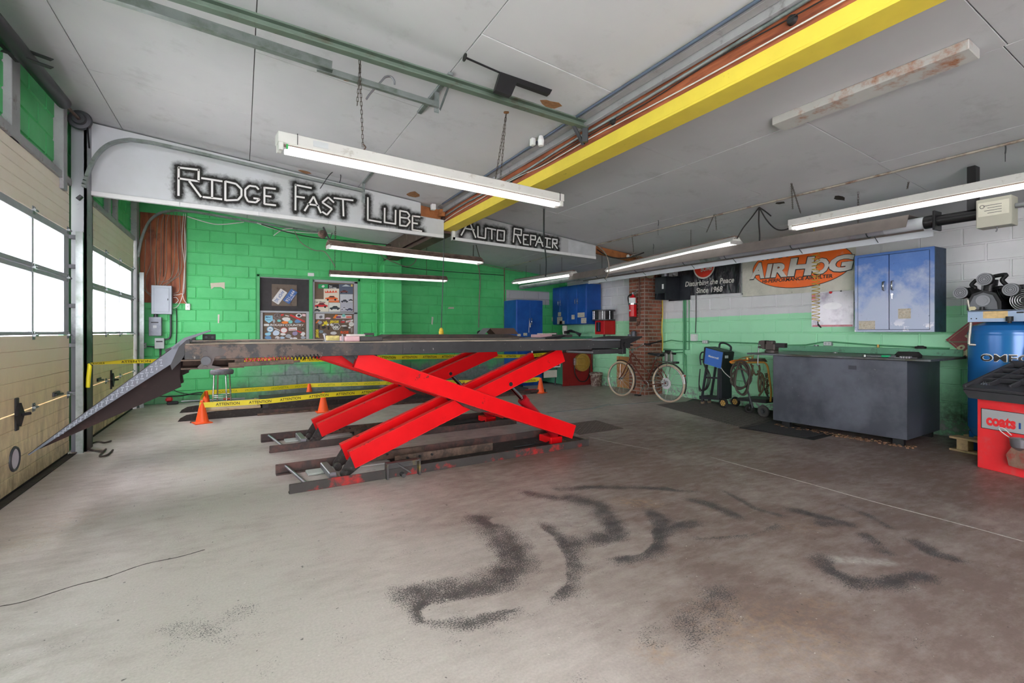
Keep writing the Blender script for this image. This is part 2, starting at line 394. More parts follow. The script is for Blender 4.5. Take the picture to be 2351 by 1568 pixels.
def block_mesh(wd, ht, mat):
    k = (round(wd, 3), round(ht, 3), mat.name)
    if k not in _bm:
        mb = MB(); b = .009; d = .014
        vs = [(0, 0, -.01), (wd, 0, -.01), (wd, 0, ht-.01), (0, 0, ht-.01)]
        vs = [(0, d, 0), (wd, d, 0), (wd, d, ht), (0, d, ht), (b, 0, b), (wd-b, 0, b), (wd-b, 0, ht-b), (b, 0, ht-b)]
        mb.add(vs, [(4, 5, 6, 7), (0, 1, 5, 4), (1, 2, 6, 5), (2, 3, 7, 6), (3, 0, 4, 7)])
        me = bpy.data.meshes.new('block'); me.from_pydata(mb.v, [], mb.f); me.materials.append(mat); _bm[k] = me
    return _bm[k]
def lay(parent, mat, origin, u, nrm, L, Hf, z0=0.0, bl=.4064, bh=.2032, j=.009, holes=(), name='block', limit=296, proud=.0, phase=0.0):
    """courses of blocks along u from origin; nrm points into the room; Hf(s) = wall height at s"""
    rot = Matrix(((u[0], -nrm[0], 0, 0), (u[1], -nrm[1], 0, 0), (0, 0, 1, 0), (0, 0, 0, 1)))
    o = Vector(origin); u = Vector((u[0], u[1], 0)); n = Vector((nrm[0], nrm[1], 0)); todo = []
    for r in range(40):
        za = z0+r*bh
        s = -(bl/2 if r % 2 else 0)-phase
        while s < L:
            a, b = max(s, 0), min(s+bl, L); s += bl
            if b-a < .03: continue
            zb = min(za+bh, min(Hf(a), Hf(b)))
            if zb-za < .04: continue
            segs = [(a, b, za, zb)]
            for h0, h1, k0, k1 in holes:
                new = []
                for (p, q, c, d) in segs:
                    if q <= h0 or p >= h1 or d <= k0 or c >= k1: new.append((p, q, c, d)); continue
                    if p < h0: new.append((p, h0, c, d))
                    if q > h1: new.append((h1, q, c, d))
                    if c < k0: new.append((max(p, h0), min(q, h1), c, k0))
                    if d > k1: new.append((max(p, h0), min(q, h1), k1, d))
                segs = new
            todo += [g for g in segs if g[1]-g[0] > .03 and g[3]-g[2] > .03]
    def dist(g): return (o+u*((g[0]+g[1])/2)).length
    todo.sort(key=dist); rest = MB()
    for i, (p, q, c, d) in enumerate(todo):
        me = block_mesh(q-p-j, d-c-j, mat); loc = o+u*(p+j/2)+n*(proud+rnd.uniform(.010, .0135)); loc.z = c+j/2
        M = Matrix.Translation(loc) @ rot
        if i < limit:
            ob = link(name, me, parent); ob.matrix_local = world_of(parent).inverted() @ M; reg(ob, M)
        else: rest.add([M @ v.co for v in me.vertices], [tuple(f.vertices) for f in me.polygons])
    if rest.v: rest.build(name+'_run', mat, parent)['kind'] = 'stuff'
def slab(x0, y0, x1, y1, za, zb_fn, th, nrm):
    mb = MB(); o = Vector((nrm[0], nrm[1], 0))*-th
    A = [Vector((x0, y0, za)), Vector((x1, y1, za)), Vector((x1, y1, zb_fn(x1))), Vector((x0, y0, zb_fn(x0)))]
    mb.add(A+[p+o for p in A], [(0, 1, 2, 3), (7, 6, 5, 4), (0, 4, 5, 1), (1, 5, 6, 2), (2, 6, 7, 3), (3, 7, 4, 0)]); return mb
WX0, WX1, WZ0, WZ1 = .24, 2.12, .98, 2.31     # the stickered window in the back wall
wall_back = MB()
for (a, b, za, fn) in ((-1.62, WX0, 0, ceil_z), (WX1, XW+.1, 0, ceil_z), (WX0, WX1, 0, lambda x: WZ0), (WX0, WX1, WZ1, ceil_z)):
    m_ = slab(a, YW, b, YW, za, fn, .2, (0, -1)); wall_back.add(m_.v, m_.f)
wall_back = struct(wall_back.build('wall_back', m_wb))
lay(wall_back, m_wb, (-1.5, YW, 0), (1, 0), (0, -1), XW+1.5, lambda s: ceil_z(s-1.5)-.004, holes=[(WX0+1.5, WX1+1.5, WZ0, WZ1), (-.1, .66, 1.72, 4), (3.99, 4.41, 0, 2.72)], phase=.21)
wall_right = struct(slab(XW, YW+.2, XW, -3, 0, ceil_z, .2, (-1, 0)).build('wall_right', m_wr))
lay(wall_right, m_wr, (XW, YW, 0), (0, -1), (-1, 0), 9.0, lambda s: ceil_z(XW)-.004, holes=[(2.79, 3.23, 0, 3)], phase=.12)
mb = MB(); mb.box(1.6, -3.1, 0, 7.4, -3, 3.5); mb.box(-1.62, -3.1, 2.7, 1.6, -3, 3.5); struct(mb.build('wall_front', pm('plain_grey_wall', (150, 150, 152), .7)))  # unseen wall; its opening is added to let daylight in
# pilaster under the beam end
pil = MB().box(2.515, 9.83, 0, 2.89, YW+.02, 2.60); pil.prism([(2.515, 2.60), (2.89, 2.60), (2.84, 2.70), (2.565, 2.70)], (0, 9.85, 0), X3, Z3, (0, .3, 0))
pil = struct(pil.build('pillar_back', m_wb))
lay(pil, m_wb, (2.515, 9.83, 0), (1, 0), (0, -1), .375, lambda s: 2.6, bl=.75, phase=.2)
lay(pil, m_wb, (2.515, YW, 0), (0, -1), (-1, 0), .32, lambda s: 2.6, bl=.75, phase=.2)
# brick pillar on the right wall
t = NT('old_brick'); n = t.noise(3, 6, .7); x, y, z = t.sep(t.P())
oi = t.new('ShaderNodeObjectInfo').outputs['Random']
c = t.mix(oi, L3((138, 84, 66)), L3((166, 108, 90)))
c = t.mix(t.ramp(n, .42, .62, 0, .75), c, L3((82, 58, 48))); t.col(c); t.set(.85, 0, .25); t.bump(t.noise(40, 4), .4, .006); m_brick = t.m
m_mort = pm('brick_mortar', (150, 138, 128), .9, var=.25, sc=12)
PX0, PY0, PY1 = 6.82, 6.93, 7.36
bp = struct(MB().box(PX0, PY0, 0, XW+.02, PY1, ceil_z(7.0)-.01).build('pillar_right', m_mort))
lay(bp, m_brick, (PX0, PY1, 0), (0, -1), (-1, 0), PY1-PY0, lambda s: ceil_z(PX0)-.03, bl=.215, bh=.0716, j=.010, name='brick', proud=-.004)
lay(bp, m_brick, (PX0, PY0, 0), (1, 0), (0, -1), XW-PX0, lambda s: ceil_z(7.2)-.03, bl=.215, bh=.0716, j=.010, name='brick', proud=-.004, phase=.107)

# ---- left wall with two sectional doors
m_gal = pm('galvanised', (150, 158, 158), .45, .55, .14, 9, (112, 122, 120), .56, 6)
m_gald = pm('dark_steel', (74, 76, 80), .5, .4, .2, 9)
m_greyp = pm('grey_post_paint', (158, 160, 162), .6, 0, .12, 6, (110, 100, 92), .66, 9)
wl = MB()
for (y0, y1, za) in ((-1.2, 3.70, 0), (6.42, 7.0, 0), (9.72, YW+.1, 0), (3.70, 6.42, 2.74), (7.0, 9.72, 2.74)):
    wl.box(XL-.10, y0, za, XL-.06, y1, 3.6)
wall_left = struct(wl.build('wall_left', m_wl))
lay(wall_left, m_wl, (XL-.06, 3.45, 0), (0, 1), (1, 0), 6.7, lambda s: 3.47, holes=[(-1, 7, -1, 2.76)])
def post(mb, y, w, x1=XL+.0, z0=2.70, z1=3.46): mb.box(XL-.06, y, z0, x1, y+w, z1, .004)
tr = MB(); post(tr, 4.98, .16); struct(tr.build('trim_1', m_greyp, None))
tr = MB(); post(tr, 6.10, .12, XL+.02, 2.6); struct(tr.build('trim_2', m_greyp))
tr = MB(); post(tr, 8.0, .12); post(tr, 8.45, .10); post(tr, 9.72, .2, XL+.03, 0); struct(tr.build('trim_3', m_greyp))
tr = MB(); tr.box(XL-.06, 3.7, 2.70, XL+.01, 6.40, 2.77, .004); struct(tr.build('trim_4', m_greyp))
tr = MB(); tr.box(XL-.06, 7.0, 2.70, XL+.01, 9.72, 2.76, .004); struct(tr.build('trim_5', m_greyp))
t = NT('door_skin'); x, y, z = t.sep(t.P()); n = t.noise(2.6, 6, .7); n2 = t.noise(9, 6, .75, t.scaled((1, 1, .35)))
c = t.mix(t.ramp(n, .3, .7), L3((238, 226, 206)), L3((243, 234, 218)))
yl = t.math('MULTIPLY', t.ramp(z, 1.35, .75), 1.0)
c = t.mix(t.math('MULTIPLY', yl, .85), c, L3((238, 218, 172)))
c = t.mix(t.math('MULTIPLY', t.ramp(z, 1.0, .1), t.ramp(n2, .38, .72, 0, .8)), c, L3((112, 84, 52)))
c = t.mix(t.math('MULTIPLY', t.ramp(z, .35, 0), t.ramp(n, .35, .6, 0, .8)), c, L3((70, 54, 38)))
t.col(c); t.set(.5, 0, .4); m_door = t.m
m_sash = pm('sash_grey', (168, 172, 178), .5, .1, .1)
t = NT('hazy_pane'); t.n.remove(t.b)
out = t.n['Material Output']; tr_ = t.new('ShaderNodeBsdfTransparent'); gl = t.new('ShaderNodeBsdfGlossy'); tl = t.new('ShaderNodeBsdfTranslucent')
tr_.inputs[0].default_value = (.98, .99, 1, 1); gl.inputs['Roughness'].default_value = .12; tl.inputs[0].default_value = (.92, .94, .97, 1)
a = t.new('ShaderNodeMixShader'); t.put(a.inputs[0], t.ramp(t.noise(1.6, 4), .3, .7, .05, .15)); t.put(a.inputs[1], tr_.outputs[0]); t.put(a.inputs[2], tl.outputs[0])
b = t.new('ShaderNodeMixShader'); b.inputs[0].default_value = .06; t.put(b.inputs[1], a.outputs[0]); t.put(b.inputs[2], gl.outputs[0]); t.put(out.inputs[0], b.outputs[0])
m_pane = t.m
m_blk = pm('black_iron', (42, 42, 44), .5, .3, .2, 12); m_rub = pm('black_rubber', (34, 33, 33), .8, 0, .2, 8)
def sect_door(n, y0, y1, ws):
    d = MB(); d.box(XL-.058, y0, -.02, XL-.02, y1, .03, .004)
    d = struct(d.build('door_%d' % n, m_rub))
    for z0, z1, win in ((.03, .61, 0), (.61, 1.205, 0), (1.205, 1.77, (1.237, 1.73)), (1.77, 2.245, (1.81, 2.18)), (2.245, 2.70, 0)):
        mb = MB()
        if not win:
            k = 5; hh = (z1-z0-.006)/k
            for i in range(k): mb.box(XL-.055, y0+.004, z0+.003+i*hh+.0012, XL-.01+rnd.uniform(0, .001), y1-.004, z0+.003+(i+1)*hh-.0012, .003)
            s = mb.build('door_section', m_door, d)
        else:
            mb.box(XL-.055, y0+.004, z0+.003, XL-.01, y1-.004, win[0], .003); mb.box(XL-.055, y0+.004, win[1], XL-.01, y1-.004, z1-.003, .003)
            e = [y0+.004]+[v for p in ws for v in p]+[y1-.004]
            for i in range(0, len(e), 2): mb.box(XL-.055, e[i], win[0], XL-.012, e[i+1], win[1], .003)
            s = mb.build('door_section', m_sash, d, label='grey framed door section with panes')
            for a_, b_ in ws:
                MB().box(XL-.040, a_-.01, win[0]-.01, XL-.035, b_+.01, win[1]+.01).build('pane', m_pane, s)
        if z1 < 2.6:   # hinges and rollers at the joint above
            for yy in [y0+.07, y1-.05]+[(ws[i][1]+ws[i+1][0])/2 for i in range(len(ws)-1)]:
                h = MB(); h.box(XL-.011, yy-.03, z1-.035, XL-.004, yy+.03, z1+.035, .003); h.cyl((XL+.006, yy-.035, z1), (XL+.006, yy+.035, z1), .011, n=10)
                h.cyl((XL-.004, yy, z1+.02), (XL+.003, yy, z1+.02), .008, n=8); h.build('hinge', m_gal, d)
    return d
door1 = sect_door(1, 3.72, 6.40, [(3.83, 4.60), (4.655, 5.42), (5.46, 6.245)])
door2 = sect_door(2, 7.02, 9.70, [(7.08, 7.87), (7.905, 8.685), (8.715, 9.52)])
for d, yy, hy in ((door1, 5.08, 5.98), (door2, 8.15, 7.52)):   # latch and lift handle on the joint at 0.61
    h = MB(); h.box(XL-.01, yy-.025, .48, XL+.004, yy+.025, .73, .003); h.prism([(-.07, 0), (0, .09), (.07, 0), (0, -.09)], (XL+.004, yy, .60), Y3, Z3, (.02, 0, 0)); h.cyl((XL+.02, yy, .60), (XL+.06, yy+.05, .60), .012, n=8)
    h.build('latch', m_blk, d)
    h = MB(); h.box(XL-.01, hy-.08, .64, XL+.006, hy+.08, .68, .003); h.bar((XL+.02, hy-.1, .66), (XL+.02, hy+.1, .65), .014, .018, .003); h.build('bolt', m_gald, d)
# round cat-flap style vent hole in the near door, its daylight painted as a pale disc
MB().torus((XL-.008, 5.05, .27), X3, .085, .012, 24, 6).build('vent_ring', m_gald, door1)
mb = MB(); mb.cyl((XL-.008, 5.05, .27), (XL-.004, 5.05, .27), .08, n=24); mb.build('vent_disc', pm('vent_daylight', (206, 200, 214), .4), door1)
# sill line at the door foot
mb = MB(); mb.box(XL-.02, 3.5, 0, XL+.04, 6.42, .012, .003); struct(mb.build('baseboard_left', pm('door_foot_dirt', (58, 54, 48), .9, 0, .3, 12)))
# steel column between the doors
mb = MB(); mb.box(XL-.02, 6.50, 0, XL+.10, 6.52, 3.45); mb.box(XL+.08, 6.50, 0, XL+.10, 6.75, 3.45); mb.box(XL-.02, 6.73, 0, XL+.10, 6.75, 3.45)
for zz in (2.2, 2.25, 2.5, 2.55, 2.85, 2.9): mb.cyl((XL+.03, 6.497, zz), (XL+.03, 6.505, zz), .01, n=8); mb.cyl((XL+.103, 6.6, zz), (XL+.095, 6.6, zz), .01, n=8)
t = NT('column_paint'); x, y, z = t.sep(t.P()); n = t.noise(5, 5)
t.col(t.mix(t.ramp(t.math('ADD', z, t.ramp(n, .3, .7, -.25, .25)), 1.5, 1.1), L3((142, 146, 150)), L3((56, 58, 66)))); t.set(.5, .1, .4)
struct(mb.build('pillar_left', t.m))

# ---- centre beam: timber over a yellow steel beam
m_yel = pm('yellow_paint', (226, 204, 74), .5, 0, .08, 4, (150, 128, 40), .74, 14)
t = NT('red_timber'); n = t.noise(3.0, 6, .65, t.scaled((6, .5, 6))); n2 = t.noise(22, 3, .6, t.scaled((2, .3, 2)))
c = t.mix(t.ramp(n, .35, .65), L3((122, 64, 44)), L3((178, 104, 70))); c = t.mix(t.ramp(n2, .5, .7, 0, .5), c, L3((84, 42, 30)))
t.col(c); t.set(.7, 0, .3); t.bump(n2, .25, .004); m_timber = t.m
m_brownst = pm('brown_steel', (92, 70, 66), .55, .1, .2, 5, (132, 120, 120), .66, 6)
beam = MB(); beam.box(2.60, -3, 2.735, 2.785, 6.85, 2.752, .002); beam.box(2.60, -3, 2.752, 2.612, 6.78, 2.842, .002); beam.box(2.69, -3, 2.752, 2.70, 6.7, 3.03); beam.box(2.785, -3, 2.752, 2.775, 6.7, 2.80)
beam = struct(beam.build('beam_yellow', m_yel))
mb = MB(); mb.box(2.615, -3, 2.845, 2.66, 6.70, 3.05, .003); struct(mb.build('beam_timber', m_timber))
mb = MB(); mb.box(2.58, 6.75, 2.70, 2.80, 10.1, 2.735, .003); mb.box(2.66, 6.75, 2.735, 2.72, 10.1, 3.04); mb.box(2.60, 6.75, 2.80, 2.64, 10.0, 3.03); struct(mb.build('beam_steel', m_brownst))
for k in range(26):
    pass
# ---- painted sign boards boxed in front of the cross beam
def sign(strokes, name, x0, x1, zb, notch, label, base, c_in):
    yf = 6.70
    o = MB(); o.add([(x0, yf, zb(x0)), (x1, yf, zb(x1)), (x1, yf, ceil_z(x1)-.012), (x0, yf, ceil_z(x0)-.012)]+[(x0, yf+.05, zb(x0)), (x1, yf+.05, zb(x1)), (x1, yf+.05, ceil_z(x1)-.012), (x0, yf+.05, ceil_z(x0)-.012)],
      [(3, 2, 1, 0), (4, 5, 6, 7), (0, 1, 5, 4), (1, 2, 6, 5), (2, 3, 7, 6), (3, 0, 4, 7)])
    o = MB() if notch else o
    if notch:
        nx, nz = notch
        o.prism([(x0, zb(x0)), (x1, zb(x1)), (x1, nz-.02), (nx, nz), (nx, ceil_z(nx)-.012), (x0, ceil_z(x0)-.012)], (0, yf, 0), X3, Z3, (0, .05, 0))
    o = o.build(name, m_signback); tag(o, label, 'sign')
    # sprayed face: fine grid carrying the spray density
    gx = np.arange(x0, x1+.008, .011); segs = []
    for L_ in strokes:
        for a, b in L_:
            p, q = oY(a[0], a[1], yf), oY(b[0], b[1], yf); segs.append(((p.x, p.z), (q.x, q.z)))
    nz_ = 72; V = []; S = []
    for i, x in enumerate(gx):
        for j in range(nz_): V.append((min(x, x1), yf-.003, zb(x)+(ceil_z(x)-.014-zb(x))*j/(nz_-1)))
    V = np.array(V); d = np.full(len(V), 9.0)
    for s_ in segs: d = np.minimum(d, poly_dist(V[:, [0, 2]], [s_[0], s_[1]]))
    F = []
    for i in range(len(gx)-1):
        for j in range(nz_-1):
            a = i*nz_+j
            if notch and V[a, 0] > notch[0] and V[a, 2] > notch[1]-.02: continue
            F.append((a, a+nz_, a+nz_+1, a+1))
    me = bpy.data.meshes.new('painted_face'); me.from_pydata(V.tolist(), [], F)
    at = me.attributes.new('spray', 'FLOAT', 'POINT'); at.data.foreach_set('value', np.exp(-(d/.068)**2).astype(np.float32))
    t = NT(name+'_face'); n = t.noise(22, 4, .7); n1 = t.noise(2, 4)
    sp = t.ramp(t.math('ADD', t.attr('spray')[2], t.ramp(n, .3, .7, -.16, .16)), .16, .8)
    c = t.mix(t.ramp(n1, .3, .7), L3(base), L3(c_in)); xx = t.sep(t.P())[0]
    c = t.mix(sp, c, L3((38, 38, 36))); t.col(c); t.set(.7, 0, .3); me.materials.append(t.m)
    link('painted_face', me, o)
    for L_ in strokes:
        mb = MB()
        for a, b in L_:
            p, q = oY(a[0], a[1], yf), oY(b[0], b[1], yf); p.y = q.y = yf-.005; mb.bar(p, q, .003, .021, 0, (0, 1, 0)) if False else mb.bar(p, q, .0215, .003, 0, (0, 1, 0))
        mb.build('letter', m_letter, o)
    # white edging along the foot
    mb = MB()
    n_ = 5
    for i in range(n_):
        a = x0+(x1-x0)*i/n_; b = x0+(x1-x0)*(i+1)/n_-.004
        mb.bar((a, yf-.006, zb(a)+.022), (b, yf-.006, zb(b)+.022), .02, .045, .002)
    if name == 'repair_sign': mb.bar((x0+.02, yf-.006, zb(x0)), (x0+.02, yf-.006, zb(x0)+.16), .02, .045, .002, (1, 0, 0))
    mb.build('edge_strip', m_white, o)
    return o
m_signback = pm('sign_back_board', (168, 172, 172), .7); m_letter = pm('letter_white', (232, 232, 230), .7, 0, .05); m_white = pm('white_trim', (222, 224, 224), .6, 0, .07, 5)
def S(ox, oy, k, letters): return [[((ox+a/k, oy+b/k), (ox+c/k, oy+d/k)) for a, b, c, d in L_] for L_ in letters]
def chain_(pts): return [(a[0], a[1], b[0], b[1]) for a, b in zip(pts, pts[1:])]
RFL = S(380, 350, 6.915, [[(210, 235, 207, 690), (200, 240, 540, 280), (528, 270, 525, 465), (200, 412, 540, 462), (375, 455, 565, 710)], [(568, 408, 905, 460), (740, 445, 740, 725), (590, 708, 900, 745)],
  [(950, 455, 950, 770)]+chain_([(950, 460), (1120, 500), (1205, 585), (1205, 690), (1150, 755), (960, 762)]), chain_([(1480, 590), (1440, 545), (1330, 530), (1265, 590), (1265, 695), (1310, 780), (1435, 795), (1495, 740), (1395, 727)]),
  [(1570, 550, 1570, 825), (1570, 560, 1750, 580), (1575, 690, 1680, 703), (1570, 820, 1755, 842)], [(2065, 510, 2062, 920), (2055, 515, 2320, 568), (2070, 700, 2210, 720)]])
RFL += S(660, 390, 6.187, [[(370, 380, 240, 585), (370, 380, 475, 615), (280, 485, 450, 510)], chain_([(660, 465), (578, 390), (492, 462), (632, 555), (560, 640), (492, 595)]), [(655, 400, 935, 435), (787, 425, 795, 660)],
  [(1140, 390, 1140, 715), (1130, 708, 1335, 745)], [(1380, 540, 1378, 750), (1372, 745, 1540, 770), (1535, 570, 1532, 770)], [(1597, 575, 1595, 795)]+chain_([(1590, 580), (1700, 600), (1735, 650), (1705, 690)])+chain_([(1600, 675), (1710, 690), (1740, 735), (1690, 800), (1590, 788)]),
  [(1775, 650, 1772, 858), (1770, 655, 1885, 668), (1780, 755, 1850, 765), (1770, 852, 1910, 872)]])
AR = S(1030, 490, 6.53, [[(305, 105, 185, 330), (305, 105, 405, 365), (250, 225, 385, 248)], [(437, 190, 437, 360), (437, 355, 548, 375), (555, 215, 548, 378)], [(570, 218, 710, 248), (645, 240, 645, 390)], [(733, 245, 725, 400), (730, 250, 840, 265), (835, 262, 828, 415), (722, 400, 830, 412)],
  [(985, 220, 968, 435), (980, 225, 1095, 245), (1090, 240, 1085, 335), (985, 312, 1090, 330), (1025, 325, 1080, 450)], [(1122, 312, 1120, 465), (1118, 318, 1200, 328), (1122, 385, 1165, 390), (1115, 462, 1200, 473)], [(1228, 325, 1225, 478), (1222, 328, 1305, 340), (1300, 335, 1297, 400), (1228, 388, 1300, 398)],
  [(1360, 350, 1298, 492), (1360, 350, 1412, 500), (1312, 425, 1410, 440)], [(1420, 362, 1533, 383), (1475, 370, 1470, 505), (1430, 498, 1530, 515)], [(1560, 378, 1555, 520), (1556, 385, 1632, 395), (1625, 390, 1620, 452), (1560, 442, 1625, 452), (1580, 455, 1630, 530)]])
sign(RFL, 'lube_sign', -1.42, 2.595, lambda x: 2.695-.0195*(x+1.44), (2.24, 2.90), 'long white boxed-in board spray lettered RIDGE FAST LUBE, left of the yellow beam', (200, 205, 209), (190, 194, 194))
sign(AR, 'repair_sign', 2.73, 5.43, lambda x: 2.600-.0322*(x-2.73), None, 'shorter grey board spray lettered AUTO REPAIR, right of the yellow beam', (166, 168, 169), (176, 178, 178))
m_pale = pm('pale_patch', (186, 190, 192), .65)
mb = MB(); a, b = oY(1305, 547, 6.69), oY(1367, 561, 6.69); mb.add([(a.x, 6.694, 2.56), (5.425, 6.694, 2.535), (5.425, 6.694, ceil_z(5.425)-.03), (a.x, 6.694, ceil_z(a.x)-.03)], [(0, 1, 2, 3)])
mb.build('unpainted_end', m_pale, bpy.data.objects['repair_sign'])
# cross timbers behind and beyond the boards
m_wood2 = pm('orange_lumber', (168, 106, 62), .7, 0, .2, 8, (112, 66, 38), .58, 5)
mb = MB(); mb.bar((2.2, 6.80, ceil_z(2.2)-.11), (2.58, 6.80, ceil_z(2.58)-.11), .05, .17, .003); mb.box(2.52, 6.66, 2.93, 2.60, 6.74, 3.03, .003); struct(mb.build('beam_stub', m_wood2))
mb = MB(); mb.bar((5.40, 6.78, ceil_z(5.4)-.07), (7.28, 6.78, ceil_z(7.28)-.07), .09, .12, .003); struct(mb.build('beam_cross', m_wood2))
# ================================================================ SCISSOR LIFT (two separate units)
t = NT('lift_red'); n = t.noise(3, 6, .6); n2 = t.noise(8, 7, .7)
c = t.mix(t.ramp(n, .3, .7), L3((212, 8, 18)), L3((232, 16, 24))); c = t.mix(t.ramp(n2, .66, .70, 0, .9), c, L3((74, 44, 40)))
t.col(c); t.set(.42, 0, .22); m_red = t.m
t = NT('lift_red_lit_edge'); t.col(t.mix(t.ramp(t.noise(9, 6, .7), .6, .66), L3((226, 44, 44)), L3((110, 52, 48)))); t.set(.4, 0, .4); m_rede = t.m  # red lightened on the arm edges: light on upward faces put into colour
t = NT('lift_black'); x, y, z = t.sep(t.P()); n = t.noise(9, 7, .72); n2 = t.noise(2.3, 5, .6)
c = t.mix(t.ramp(n2, .4, .6), L3((44, 44, 45)), L3((58, 58, 60)))
rust = t.math('MULTIPLY', t.ramp(n, .46, .56), t.ramp(x, 1.3, -.2)); c = t.mix(t.math('MULTIPLY', rust, .8), c, L3((112, 92, 80)))
c = t.mix(t.ramp(t.noise(30, 4, .7, t.scaled((1, 1, .5))), .66, .70, 0, .75), c, L3((150, 146, 140)))
t.col(c); t.set(.5, .05, .3); t.bump(n, .15, .004); m_lblk = t.m
m_rustb = pm('rusty_brown', (108, 88, 76), .7, .1, .2, 8, (70, 58, 52), .52, 11)
m_rail = pm('base_rail_dark', (72, 62, 60), .7, .1, .2, 7, (102, 74, 68), .55, 8)
m_railr = pm('base_rail_chipped_red', (62, 58, 56), .65, .1, .2, 7, (190, 32, 28), .60, 5.5)
m_dark = pm('greasy_dark', (50, 46, 45), .75, 0, .25, 10, (84, 78, 76), .62, 30)
m_steel = pm('worn_steel', (150, 150, 156), .35, .75, .15, 10)
m_chrome = pm('chrome_rod', (190, 192, 196), .18, 1.0, .05)
m_pad = pm('white_slide_pad', (190, 196, 190), .6, 0, .1, 9, (88, 82, 78), .66, 10)
m_dust = pm('dusty_deck_top', (170, 156, 142), .85, 0, .15, 6, (130, 116, 104), .6, 8)
m_undr = pm('ramp_underside', (46, 34, 33), .8, 0, .2, 6, (70, 48, 44), .6, 4)
m_dia = pm('tread_plate', (84, 88, 98), .45, .25, .2, 6, (84, 84, 92), .58, 9)
m_orange_r = pm('cylinder_red', (166, 18, 30), .3, 0, .06)
LO = (.315, 4.033, 0.0); LR = math.radians(2.7)
def lift_unit(label, dy, near):
    o = Vector(LO)+Matrix.Rotation(LR, 3, 'Z') @ Vector((0, dy, 0))
    T = thing('scissor_lift', label, 'car lift', o, LR, 'red scissor lift units')
    # floor frame
    MB().box(0, 0, 0, 2.98, .012, .075, .003).box(0, .012, 0, 2.98, .05, .01).build('base_rail', m_railr if near else m_rail, T)
    MB().box(-.03, .62, 0, 2.95, .632, .085, .003).box(-.03, .57, 0, 2.95, .62, .01).build('base_rail', m_rail, T)
    MB().box(.95, .05, .001, 2.95, .58, .016).box(2.94, .012, 0, 2.98, .62, .06, .003).build('base_plate', m_dark, T)
    p = MB(); p.box(.20, .06, .002, .92, .20, .02, .003); p.box(.20, .42, .002, .92, .56, .02, .003); p.box(.42, .2, .002, .92, .42, .012, .003); p.build('slide_pad', m_pad, T)
    MB().cyl((.13, .01, .052), (.05, .62, .062), .014, n=10).build('cross_rod', m_steel, T)
    MB().box(.305, .08, .045, .365, .46, .095, .006).build('roller_bar', m_steel, T)
    for yy in (.14, .40): MB().cyl((.44, yy-.03, .052), (.44, yy+.03, .052), .032, n=14).build('roller', m_dark, T)
    MB().box(.92, .30, .02, 1.95, .315, .10, .003).box(.60, .53, .02, 1.30, .545, .10, .003).build('lock_bar', m_rustb, T)
    for k in range(6): MB().cyl((.68+.12*k, .300 if k > 2 else .53, .07), (.68+.12*k, .288 if k > 2 else .518, .07), .012, n=8).build('bolt', m_blk, T)
    if near:   # latch housing on the outer rail
        h = MB(); h.box(.74, -.05, 0, .755, .02, .13, .002); h.box(1.02, -.05, .0, 1.035, .02, .14, .002); h.box(.74, -.052, .125, 1.035, .02, .135, .002); h.box(.74, .005, 0, 1.035, .018, .135); h.bar((.83, -.03, .12), (.95, -.045, .03), .012, .014, .002); h.cyl((.88, -.06, .02), (.88, .0, .02), .018, n=10)
        h.build('latch_housing', pm('latch_grey', (74, 72, 72), .6, .1, .2, 9, (128, 112, 62), .6, 6), T)
    # arms: A falls to the right, B rises to the right
    def arm(p0, p1, y0, y1, h, nm='scissor_arm', cut0=True, cut1=True):
        d = (Vector(p1)-Vector(p0)); d.normalize(); nrm = Vector((-d.y, d.x)); m_ = MB()
        P0, P1 = Vector(p0), Vector(p1)
        c_ = [P0-nrm*h/2, P1-nrm*h/2, P1+nrm*h/2, P0+nrm*h/2]
        m_.prism([(q.x, q.y) for q in c_], (0, y0, 0), X3, Z3, (0, y1-y0, 0))
        a_ = m_.build(nm, m_red, T)
        e = MB()
        for s_ in (1, -1):
            q0, q1 = P0+nrm*(h/2+.001)*s_, P1+nrm*(h/2+.001)*s_
            e.bar((q0.x, (y0+y1)/2, q0.y), (q1.x, (y0+y1)/2, q1.y), y1-y0+.004, .007, .003, (nrm.x, 0, nrm.y))
        e.build('arm_edge', m_rede, a_); return a_
    A0, A1 = (.53, 1.010), (2.85, .145); B0, B1 = (.515, .142), (2.78, .985)
    arm(A0, A1, .095, .155, .142); arm((.33, 1.08), A1, .40, .46, .142)
    arm(B0, B1, .20, .265, .150); arm(B0, (2.62, .925), .515, .575, .150)
    # dark web plates between the beams of each arm
    def web(p0, p1, y0, y1, off, m):
        d = (Vector(p1)-Vector(p0)).normalized(); q0 = Vector(p0)+d*.02; q1 = Vector(p1)-d*.02
        return MB().bar((q0.x, (y0+y1)/2, q0.y+off), (q1.x, (y0+y1)/2, q1.y+off), y1-y0, .008, 0, (-d.y, 0, d.x)).build('web_plate', m, T)
    web((.62, .182), (2.6, .92), .265, .515, -.03, m_red); web((.60, .985), A1, .155, .40, -.055, m_dark)
    for y0 in (.205, .52):   # triangular end plates at the foot of B
        MB().prism([(.53, .22), (.585, .075), (.50, .018), (.425, .022), (.425, .06)], (0, y0, 0), X3, Z3, (0, .012, 0)).build('end_plate', m_dark, T)
    MB().prism([(.42, 1.04), (.56, .93), (.66, 1.04)], (0, .17, 0), X3, Z3, (0, .02, 0)).prism([(.50, 1.04), (.60, .915), (.80, .84), (.70, 1.04)], (0, .11, 0), X3, Z3, (0, .012, 0)).build('gusset', m_lblk, T)
    MB().cyl((1.665, .16, .57), (1.665, .50, .57), .035, n=16).build('centre_pivot', m_steel, T)
